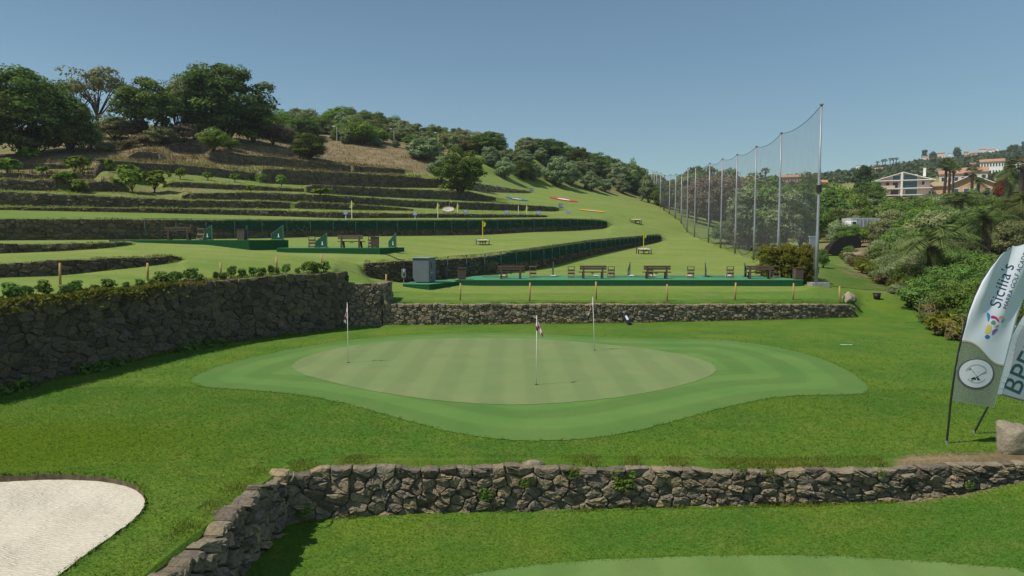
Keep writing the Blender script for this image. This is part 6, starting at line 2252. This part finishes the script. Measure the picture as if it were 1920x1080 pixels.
def house(label, px0, px1, p_base, p_eave, p_ridge, Y, depth, wall, roof, gable=True, rows=1, cols=3, rz=0.0, cat='house', overhang=0.5, glass='glass', group=None, name='house', flat_=False):
    a, b = at(px0, p_base, Y), at(px1, p_base, Y)
    w = b.x - a.x
    z0 = min(a.z, hz((a.x + b.x) / 2, Y))
    ze, zr = at(px0, p_eave, Y).z, at(px0, p_ridge, Y).z
    face = math.atan2((a.x + b.x) / 2, Y)
    w *= math.cos(face)
    t = thing(name, label, cat, ((a.x + b.x) / 2, Y, z0), rz - face * 0.93, group)
    he, hr = ze - z0, zr - z0
    m = MB()
    hw, d = w / 2, depth
    if flat_:
        m.box((0, d / 2, he / 2), (w, d, he))
    elif gable:      # gable towards the viewer
        pr = [(-hw, 0), (hw, 0), (hw, he), (0, hr - 0.06), (-hw, he)]
        m.add([(x, 0, z) for x, z in pr] + [(x, d, z) for x, z in pr], [(0, 1, 2, 3, 4), (9, 8, 7, 6, 5)] + [(i, i + 5, (i + 1) % 5 + 5, (i + 1) % 5) for i in range(5)])
    else:
        pr = [(0, 0), (d, 0), (d, he), (d / 2, hr - 0.06), (0, he)]
        m.add([(-hw, y, z) for y, z in pr] + [(hw, y, z) for y, z in pr], [(4, 3, 2, 1, 0), (5, 6, 7, 8, 9)] + [(i, (i + 1) % 5, (i + 1) % 5 + 5, i + 5) for i in range(5)])
    m.obj('wall', M[wall], t)
    o = overhang
    r = MB()
    th = 0.22
    if flat_:
        r.box((0, d / 2, he + 0.12), (w + 2 * o, d + 2 * o, 0.24))
    elif gable:
        s = (hr - he) / hw
        for sg in (-1, 1):
            x1, z1 = sg * (hw + o), he - s * o
            q = [(0, hr), (x1, z1), (x1, z1 + th), (0, hr + th)]
            r.add([(x, -o, z) for x, z in q] + [(x, d + o, z) for x, z in q], [(0, 1, 2, 3), (7, 6, 5, 4)] + [(i, i + 4, (i + 1) % 4 + 4, (i + 1) % 4) for i in range(4)])
    else:
        s = (hr - he) / (d / 2)
        for sg in (-1, 1):
            y1, z1 = d / 2 + sg * (d / 2 + o), he - s * o
            q = [(d / 2, hr), (y1, z1), (y1, z1 + th), (d / 2, hr + th)]
            r.add([(-hw - o, y, z) for y, z in q] + [(hw + o, y, z) for y, z in q], [(0, 1, 2, 3), (7, 6, 5, 4)] + [(i, i + 4, (i + 1) % 4 + 4, (i + 1) % 4) for i in range(4)])
    r.obj('roof', M[roof], t)
    for i in range(rows):
        for k in range(cols):
            x = -hw + w * (k + 0.5) / cols
            z = he * (i + 0.55) / rows
            ww, wh = min(1.4, w / cols * 0.5), min(1.5, he / rows * 0.5)
            f = MB().box((x, -0.02, z), (ww + 0.2, 0.12, wh + 0.2)).obj('window', M['white_wall'], t)
            MB().box((x, -0.07, z), (ww, 0.06, wh)).obj('pane', M[glass], f)
    return t, w, he, hr


# the pink villa
t, w, he, hr = house('pink villa with wide white gable, balconies and glazed centre on the right slope', 1640, 1743, 369, 338, 324, 218, 14, 'pink_wall', 'white_wall', True, 0, 0, 0.05, 'villa', 1.3, name='villa')
hw = w / 2
MB().box((-0.35, -1.1, hr * 0.5), (0.55, 0.55, hr)).obj('pillar', M['white_wall'], t)
for z in (he * 0.03 + 0.35, he * 0.5, he * 0.985):
    MB().box((0, -0.65, z), (w + 0.8, 1.5, 0.24)).obj('balcony_slab', M['white_wall'], t)
for x, ww, z, wh, mt in ((-1.8, 2.0, he + 0.85, 1.3, 'glass_blue'), (2.1, 3.6, he + 0.9, 1.5, 'glass_blue'), (2.0, 4.0, he * 0.74, he * 0.38, 'glass_blue'), (2.4, 3.2, he * 0.26, he * 0.36, 'glass_blue'), (-7.2, 2.4, he * 0.76, 1.25, 'glass'), (-4.2, 1.0, he * 0.74, 1.7, 'bench'),
                         (-2.0, 1.4, he * 0.7, 1.9, 'bench'), (5.6, 0.8, he * 0.8, 1.2, 'glass'), (-2.2, 2.2, he * .25, 1.8, 'bench'), (7.5, .7, he * .22, .8, 'glass'), (8.3, .5, he * .22, .8, 'glass')):
    f = MB().box((x, -0.03, z), (ww + 0.22, 0.12, wh + 0.22)).obj('window', M['white_wall'], t)
    MB().box((x, -0.09, z), (ww, 0.06, wh)).obj('pane', M[mt], f)
for z in (he * 0.5 + 0.55,):
    MB().box((-5.4, -1.35, z), (w * .42, 0.12, 0.8)).obj('parapet', M['pink_wall'], t)
MB().box((6.3, 4.0, hr + 0.3), (0.7, 0.7, 2.6)).obj('chimney', M['white_wall'], t)
house('long low tan-roofed wing joining the pink villa to the second house', 1746, 1790, 356, 348.5, 340, 222, 9, 'orange_wall', 'tan_roof', False, 0, 0, 0, 'house', 0.6)
house('second house with a low white gable right of the tan wing', 1782, 1862, 356, 344, 328, 205, 12, 'orange_wall', 'white_wall', True, 1, 4, -0.05, 'house', 0.9, 'glass_blue')
house('white house under a clay tile roof behind the fan palms', 1762, 1812, 334, 326, 318, 262, 10, 'cream_wall', 'tile_roof', False, 1, 4)
house('broad house with an orange tiled roof above the second house', 1806, 1852, 328, 322, 312, 275, 12, 'cream_wall', 'tile_roof', False, 1, 3)
house('three-storey terrace of apartments with orange roofs on the right skyline slope', 1838, 1882, 316, 303, 297, 330, 10, 'white_wall', 'tile_roof', False, 2, 8)
house('white villa at the right edge above the apartments', 1905, 1940, 308, 300, 296, 360, 9, 'white_wall', 'tile_roof', False, 1, 4)
house('long red brick building with clay roof seen through the net', 1462, 1513, 346, 332, 326, 300, 12, 'brick_wall', 'tile_roof', False, 2, 8)
house('lower red building left of the brick one, seen through the net', 1395, 1462, 347, 341, 337, 305, 10, 'orange_wall', 'tile_roof', False, 1, 6)
house('small gabled red building at the left of the lone palm', 1396, 1418, 346, 336, 331, 320, 9, 'orange_wall', 'tile_roof', False, 1, 3)
house('orange house with white window just right of the first net pole', 1535, 1549, 357, 342, 337, 240, 7, 'orange_wall', 'tile_roof', False, 1, 2)
FAR = [(1605, 1615, 314, 309, 309, 640, 'white_wall', 1, 'white flat house at the left end of the far ridge'), (1638, 1656, 322, 316, 313, 560, 'orange_wall', 0, 'orange house below the ridge palms'), (1660, 1680, 322, 319, 319, 570, 'white_wall', 1, 'long white flat building right of the orange one'),
       (1728, 1742, 298, 293, 291, 690, 'cream_wall', 0, 'pale pink house alone on the far slope'), (1758, 1772, 291, 286, 284, 720, 'pink_wall', 0, 'pink house on the far skyline'), (1766, 1776, 294, 291, 290, 700, 'white_wall', 1, 'white house below the pink skyline one'), (1778, 1784, 290, 287, 286, 730, 'white_wall', 0, 'tiny white house right of the pink skyline one'),
       (1807, 1816, 291, 284, 282, 690, 'orange_wall', 0, 'orange tower-like house on the far slope'), (1814, 1824, 299, 293, 292, 640, 'white_wall', 1, 'white stepped house below the orange tower-like house'), (1820, 1833, 291, 286, 284, 680, 'orange_wall', 0, 'ochre house in the skyline cluster'),
       (1836, 1850, 284, 279, 277, 740, 'cream_wall', 0, 'cream house at the top of the skyline cluster'), (1852, 1866, 286, 280, 278, 730, 'white_wall', 0, 'pale house right of the cream skyline one'), (1867, 1871, 283, 276, 276, 740, 'white_wall', 1, 'thin white tower on the skyline'),
       (1795, 1807, 314, 309, 308, 480, 'white_wall', 1, 'white box house above the clay roofs'), (1817, 1830, 311, 306, 304, 470, 'white_wall', 0, 'white house left of the apartments')]
for x0, x1, pb, pe, pr, Y, wl, fl, lb in FAR:
    pe += 1.0; pr += 1.2
    house(lb, x0 + 0.5, x1 - 0.5, pb + 2, pe, pr, Y, 6, wl, 'tile_roof' if not fl else 'white_wall', False, 1, 2, 0, 'house', 0.3, 'glass', 'houses on the far ridge', 'far_house', bool(fl))

# truck box, tarp, panel on the right
p = at(1622, 424, 96); p.z = at(1622, 428, 96).z
t = thing('box_trailer', 'pale grey box trailer parked among the bushes on the right', 'trailer', p, 0.1)
MB().box((0, 1, 0.75), (4.4, 2.2, 1.35), None, 1, 0.03).obj('box', M['sheet_metal'], t)
for k in range(8):
    MB().box((-1.9 + 0.55 * k, -0.13, 0.75), (0.06, 0.05, 1.25)).obj('rib', M['sheet_metal'], t)
MB().box((-2.0, 0.2, 0.55), (0.9, 1.6, 0.9), None, 0.8, 0.05).obj('cab', M['white'], t)
MB().box((-2.0, -0.62, 0.72), (0.5, 0.05, 0.3)).obj('windscreen', M['glass'], t)
p = at(1582, 468, 72); p.z = at(1582, 474, 72).z
tm = MB()
prof = [(-1.75, 0.0), (-1.3, 0.9), (-0.6, 1.55), (0.3, 1.75), (1.3, 1.85), (1.65, 1.5), (1.75, 0.55), (1.0, 0.45), (0.2, 0.2), (-0.8, -0.25)]
n = len(prof)
tm.add([(x, -0.2, z) for x, z in prof] + [(x * .9, 1.6, z * .75) for x, z in prof], [tuple(range(n)), tuple(range(2 * n - 1, n - 1, -1))] + [(i, i + n, (i + 1) % n + n, (i + 1) % n) for i in range(n)])
o = tm.obj('black_tarp', plain('black_tarp_cloth', (0.020, 0.018, 0.018), 0.7, 0.2, 0.3, 5), None, (p.x, p.y, p.z))
tag(o, 'black tarpaulin draped over a heap behind the first net pole', 'tarp')
hp = MB()
p = at(1605, 478, 66)
hb = boulder('earth_heap', 'bare tan earth heap in front of the black tarpaulin', (p.x, 66, hz(p.x, 66) + 0.3), (1.7, 1.2, 0.9), 41, M['dirt'], 0.3)
hb['category'] = 'heap'
p = at(1524, 470, 60); p.z = at(1524, 476, 60).z
t = thing('notice_board', 'pale grey upright panel just left of the first net pole', 'panel', p, 0.2)
MB().box((0, 0, 0.75), (0.75, 0.08, 1.5)).obj('board', M['sheet_metal'], t)
MB().box((0, 0.0, 1.53), (0.85, 0.14, 0.06)).obj('cap', M['white'], t)

# ------------------------------------------------------------------ far woodland, dry grass and turf fringes (too many to count)
def scatter_leaves(name, P, Nn, size, shade, mat, elong, label, parent=None):
    r = np.random.default_rng(5)
    V, F = leaf_quads(P, Nn, size, r, elong)
    o = link(name, np_mesh(name, V, F, mat, False, {'shade': np.repeat(shade, 4)}), parent)
    o['kind'] = 'stuff'
    if not parent: o['label'] = label
    return o


r = np.random.default_rng(99)
n = 2300
Yw = r.uniform(230, 850, n)
pw = r.uniform(1250, 2150, n)
keep = ~((pw < 1760) & (Yw < 330))
Yw, pw = Yw[keep], pw[keep]
xw = (pw - 960) / FPX * Yw
zw = height(xw, Yw)
P, Nn, Sh, Sz = [], [], [], []
for x, y, z in zip(xw, Yw, zw):
    m = 34
    h = r.uniform(1.5, 4.0) * (1.0 if y > 330 else 0.8) * (1.5 if y > 600 else 1.0)
    d = unit(r.normal(size=(m, 3)))
    d[:, 2] = np.abs(d[:, 2])
    P.append(np.array([x, y, z]) + d * np.array([h * .9, h * .9, h]) * r.uniform(.5, 1, (m, 1)))
    Nn.append(unit(d + r.normal(0, .5, (m, 3)))); Sh.append(np.clip(r.uniform(.1, .8) + r.normal(0, .15, m), 0, 1)); Sz.append(np.full(m, h * 0.42))
P, Nn, Sh, Sz = map(np.concatenate, (P, Nn, Sh, Sz))
M['woodland_leaf'] = make_leaf_material('woodland_leaf', (0.040, 0.058, 0.024), (0.105, 0.125, 0.052), 0.15)
scatter_leaves('woodland', P, Nn, Sz, Sh, M['woodland_leaf'], 1.5, 'scrubby woodland covering the far ridge on the right')
for i, (px, pb, h) in enumerate([(1645, 309, 7), (1655, 307, 8), (1660, 306, 8), (1669, 304, 8), (1675, 303, 7), (1681, 302, 7)]):
    plant_px('fan_palm', px, pb, h, 'tiny palm in the row on the far ridge line', 'palm', 'palms on the far ridge line', 'palm_tree', 6, Y=600)
for i, (px, pb, h, k) in enumerate([(1795, 284, 9, 'oak'), (1736, 289, 9, 'cypress'), (1731, 290, 9, 'cypress'), (1750, 289, 6, 'oak'), (1896, 280, 9, 'oak_b'), (1905, 279, 9, 'oak'), (1917, 278, 13, 'cypress')]):
    plant_px(k, px, pb + 2, h + 2, 'dark tree standing up from the far skyline on the right', 'tree', 'trees on the far skyline', 'tree', None if k == 'cypress' else 12, Y=740)

# grass fringe along wall tops and feet, leaf litter of the terraces
P, Nn, Sh, Sz = [], [], [], []


def fringe(path, per_m, h, back0, back1, size, up=1.0, shade=(0.2, 0.9)):
    s = np.concatenate([[0], np.cumsum(np.hypot(np.diff(path[:, 0]), np.diff(path[:, 1])))])
    n = int(s[-1] * per_m)
    q = r.uniform(0, s[-1], n)
    tx, ty = np.gradient(path[:, 0], s), np.gradient(path[:, 1], s)
    l = np.hypot(tx, ty)
    nx, ny = np.interp(q, s, ty / l), np.interp(q, s, -tx / l)
    b = r.uniform(back0, back1, n)
    x, y = np.interp(q, s, path[:, 0]) - nx * b, np.interp(q, s, path[:, 1]) - ny * b
    z = height(x, y)
    zz = np.where(b > FACE, z, np.interp(q, s, path[:, 3])) if back1 > FACE else z
    clump = 0.5 + 0.5 * np.sin(q * 3.1 + 5 * np.sin(q * 0.9))
    hh = h * r.uniform(0.4, 1.2, n) * (0.45 + 0.9 * clump)
    P.append(np.stack([x, y, zz + hh * 0.4], 1))
    a = r.uniform(0, 6.28, n)
    Nn.append(np.stack([np.cos(a), np.sin(a), np.full(n, 0.25)], 1))
    Sh.append(r.uniform(*shade, n)); Sz.append(hh * size)


def blades(name, mat, label):
    global P, Nn, Sh, Sz
    p, nn, sh, sz = np.concatenate(P), unit(np.concatenate(Nn)), np.concatenate(Sh), np.concatenate(Sz)
    m = len(p)
    t = np.stack([r.normal(0, .35, m), r.normal(0, .35, m), np.ones(m)], 1)
    t = unit(t - nn * (t * nn).sum(1, keepdims=True))
    b = np.cross(nn, t)
    L, Wd = sz[:, None], sz[:, None] * 0.16
    V = np.stack([p - t * L * .5 - b * Wd, p - t * L * .5 + b * Wd, p + t * L * .75], 1).reshape(-1, 3)
    o = link(name, np_mesh(name, V, np.arange(3 * m).reshape(m, 3), mat, False, {'shade': np.repeat(sh, 3)}))
    o['kind'] = 'stuff'; o['label'] = label
    P, Nn, Sh, Sz = [], [], [], []


M['blade'] = make_leaf_material('grass_blade', (0.120, 0.225, 0.025), (0.300, 0.340, 0.070), 0.5)
M['dry_blade'] = make_leaf_material('dry_blade', (0.150, 0.130, 0.045), (0.360, 0.300, 0.140), 0.5)
fp = wall_path('front', 540, 1690, 0.3)
fringe(fp, 900, 0.045, 0.10, 0.60, 1.0)
fringe(fp, 220, 0.055, -0.16, -0.06, 1.0)
fringe(side, 300, 0.06, 0.3, 0.7, 1.0)
fringe(mid, 200, 0.07, 0.30, 0.75, 1.0)
fringe(mid, 120, 0.07, -0.18, -0.06, 1.0)
fringe(big, 160, 0.10, 0.3, 1.1, 1.0)
fringe(big, 160, 0.12, -0.3, -0.05, 1.0, 1.0, (0.0, 0.4))
for c, a, b_, hgt, per in (('bank', -100, 340, .12, 120), ('upper', -100, 248, .12, 100), ('range_wall', 684, 1238, .14, 60), ('long_wall', -100, 1136, .16, 45), ('h0', -100, 1020, .2, 40), ('h1', -100, 770, .25, 40), ('h2', 345, 1040, .25, 30), ('h3', 311, 930, .25, 30), ('h4', 187, 846, .3, 26), ('h5', 397, 760, .3, 26)):
    pth = wall_path(c, a, b_, 0.5)
    k_ = 0.45 if c.startswith('h') else 0.7
    fringe(pth, per, hgt * k_, 0.3, 0.9, 1.2)
    fringe(pth, per * .5, hgt * k_, -0.4, -0.08, 1.2)
def outline_fringe(Pg, per_m, h, out):
    Q = np.roll(Pg, -1, 0)
    ln = np.hypot(*(Q - Pg).T)
    n = int(ln.sum() * per_m)
    i = r.choice(len(Pg), n, p=ln / ln.sum())
    f = r.random((n, 1))
    xy = Pg[i] * (1 - f) + Q[i] * f
    d = (Q - Pg)[i] / ln[i][:, None]
    xy = xy + np.stack([d[:, 1], -d[:, 0]], 1) * r.normal(0, out, (n, 1))
    hh = h * r.uniform(.5, 1.3, n)
    P.append(np.stack([xy[:, 0], xy[:, 1], height(xy[:, 0], xy[:, 1]) + 0.012 + hh * .4], 1)); a = r.uniform(0, 6.28, n)
    Nn.append(np.stack([.5 * np.cos(a), .5 * np.sin(a), np.full(n, 1.0)], 1)); Sh.append(r.uniform(0, .5, n)); Sz.append(hh * 1.3)


# tufts on the grassy hillside terraces
n = 11000
px = r.uniform(-60, 1000, n)
av = (px - 960) / FPX
jj = r.integers(CN.index('h0'), CN.index('h5'), n)
y0 = np.array([cY[j][int((a - AG[0]) / DA)] for j, a in zip(jj, av)])
y1 = np.array([cY[j + 1][int((a - AG[0]) / DA)] for j, a in zip(jj, av)])
y = y0 + 0.6 + np.maximum(y1 - y0 - 0.8, 0.1) * r.random(n)
x = av * y
hh = r.uniform(.04, .14, n) * (0.4 + 1.1 * (np.sin(x * .9) * np.sin(y * .7 + 1) > 0))
P.append(np.stack([x, y, height(x, y) + hh * .4], 1)); q = r.uniform(0, 6.28, n)
Nn.append(np.stack([.7 * np.cos(q), .7 * np.sin(q), np.full(n, .8)], 1)); Sh.append(r.uniform(0.1, 1, n)); Sz.append(hh * 1.8)
blades('grass_fringe', M['blade'], 'longer grass blades along the tops and feet of the stone walls')
fringe(fp, 45, 0.04, 0.30, 0.5, 1.0)
fringe(wall_path('mid', -150, 410, 0.4), 420, 0.11, 0.02, 0.75, 0.9)
fringe(mid, 60, 0.05, 0.3, 0.5, 1.0)
for c, a, b_ in (('h3', -100, 230), ('h4', -100, 843), ('h5', -100, 760)):
    fringe(wall_path(c, a, b_, 0.5), 40, 0.3, 0.2, 2.5, 1.4)
a_ = np.linspace((500 - 960) / FPX, (850 - 960) / FPX, 60)
for _ in range(1):
    n = 3800
    px = r.uniform(150, 850, n)
    av = (px - 960) / FPX
    y0, y1 = curve_at(cY, CN.index('h4'), av) + 2, curve_at(cY, CN.index('h6'), av) + 2
    y = y0 + (y1 - y0) * r.random(n)
    x = av * y
    hh = r.uniform(.12, .38, n)
    P.append(np.stack([x, y, height(x, y) + hh * .4], 1)); q = r.uniform(0, 6.28, n)
    Nn.append(np.stack([np.cos(q), np.sin(q), np.full(n, .2)], 1)); Sh.append(r.uniform(0, 1, n)); Sz.append(hh * 1.5)
blades('dry_grass', M['dry_blade'], 'dry straw-coloured grass on the upper terraces and the wall tops')
M['creeper_leaf'] = make_leaf_material('creeper_leaf', (0.070, 0.110, 0.018), (0.220, 0.230, 0.045), 0.3)
# creeping yellow-green plants over the left part of the tall wall
pth = wall_path('mid', -180, 400, 0.3)
s_ = np.concatenate([[0], np.cumsum(np.hypot(np.diff(pth[:, 0]), np.diff(pth[:, 1])))])
n = 5200
q = r.uniform(0, s_[-1], n) 
q = q * (1 - 0.35 * r.random(n) * (q / s_[-1]))
b_ = r.normal(0.25, 0.28, n)
tx, ty = np.gradient(pth[:, 0], s_), np.gradient(pth[:, 1], s_)
l = np.hypot(tx, ty)
x = np.interp(q, s_, pth[:, 0]) - np.interp(q, s_, ty / l) * b_
y = np.interp(q, s_, pth[:, 1]) + np.interp(q, s_, tx / l) * b_
z = np.interp(q, s_, pth[:, 3]) + 0.05 + 0.10 * r.random(n) - np.where(b_ < -0.05, (-b_ - 0.05) * 1.6 * r.random(n), 0) + 0.05 * np.sin(q * 2.2) 
scatter_leaves('creeping_plants', np.stack([x, y, z], 1), unit(r.normal(0, .6, (n, 3)) + np.array([0, -.2, .8])), np.full(n, 0.075), r.random(n), M['creeper_leaf'], 2.2, 'creeping yellow-green plants spilling over the tall wall at the left')
# undergrowth in the shade at the foot of the tall wall
pth = wall_path('mid', -180, 400, 0.3)
n = 2600
q = r.uniform(0, s_[-1], n)
keep = (np.sin(q * 1.3) + np.sin(q * .53 + 1)) > -0.4
q = q[keep]; n = len(q)
b_ = -np.abs(r.normal(0.15, 0.22, n))
x = np.interp(q, s_, pth[:, 0]) - np.interp(q, s_, ty / l) * b_
y = np.interp(q, s_, pth[:, 1]) + np.interp(q, s_, tx / l) * b_
z = height(x, y) + 0.30 * r.random(n) ** 1.5
scatter_leaves('undergrowth', np.stack([x, y, z], 1), unit(r.normal(0, .6, (n, 3)) + np.array([0, -.2, .8])), np.full(n, 0.09), r.random(n) * .6, M['mid_leaf'], 1.8, 'dark undergrowth in the shade at the foot of the tall wall')
# short turf blades on the lawn in front
for (y0, y1, n, hgt, sz) in ((8.0, 13.0, 90000, 0.030, 0.9), (13.0, 20.0, 120000, 0.034, 1.0), (20.0, 33.0, 70000, 0.045, 1.1)):
    y = np.sqrt(r.uniform(y0 ** 2, y1 ** 2, n))
    x = r.uniform(-0.80, 0.80, n) * y
    k = (poly_sd(BUNKER, x, y)[0] > 0.02) & (poly_sd(FRINGE, x, y)[0] > 0.03) & (poly_sd(LOWG, x, y)[0] > 0.03)
    a = x / y
    yf = curve_at(cY, 1, a)
    k &= r.random(n) > (y - 22) / 11
    k &= ~((y > yf - 0.10) & (y < yf + 0.45)) & (y < curve_at(cY, CN.index('mid'), a) - 0.1)
    x, y = x[k], y[k]
    m = len(x)
    hh = hgt * r.uniform(.5, 1.4, m)
    P.append(np.stack([x, y, height(x, y) + hh * .45], 1)); q = r.uniform(0, 6.28, m)
    Nn.append(np.stack([.6 * np.cos(q), .6 * np.sin(q), np.full(m, 1.0)], 1)); Sh.append(np.clip(r.normal(.35, .28, m), 0, 1)); Sz.append(hh * sz * 1.3)
outline_fringe(FRINGE, 55, 0.040, 0.05)
outline_fringe(LOWG, 90, 0.028, 0.035)
outline_fringe(BUNKER, 120, 0.034, 0.035)
M['turf_blade'] = make_leaf_material('turf_blade', (0.066, 0.150, 0.017), (0.150, 0.210, 0.032), 0.3)
blades('lawn_grass', M['turf_blade'], 'short mown lawn grass around the putting green')

# ------------------------------------------------------------------ the air
hm = bpy.data.materials.new('haze')
hm.use_nodes = True
hm.node_tree.nodes.clear()
ho = N(hm.node_tree, 'ShaderNodeOutputMaterial')
hv = N(hm.node_tree, 'ShaderNodeVolumePrincipled')
hv.inputs['Color'].default_value = (0.88, 0.94, 1.0, 1)
hv.inputs['Density'].default_value = 0.00018
hv.inputs['Anisotropy'].default_value = 0.2
hm.node_tree.links.new(hv.outputs[0], ho.inputs['Volume'])
hb_ = MB()
hb_.box((0, 530, 65), (3900, 1240, 200))
tag(hb_.obj('haze', hm), 'thin blue summer haze over the valley', None, None, 'stuff')
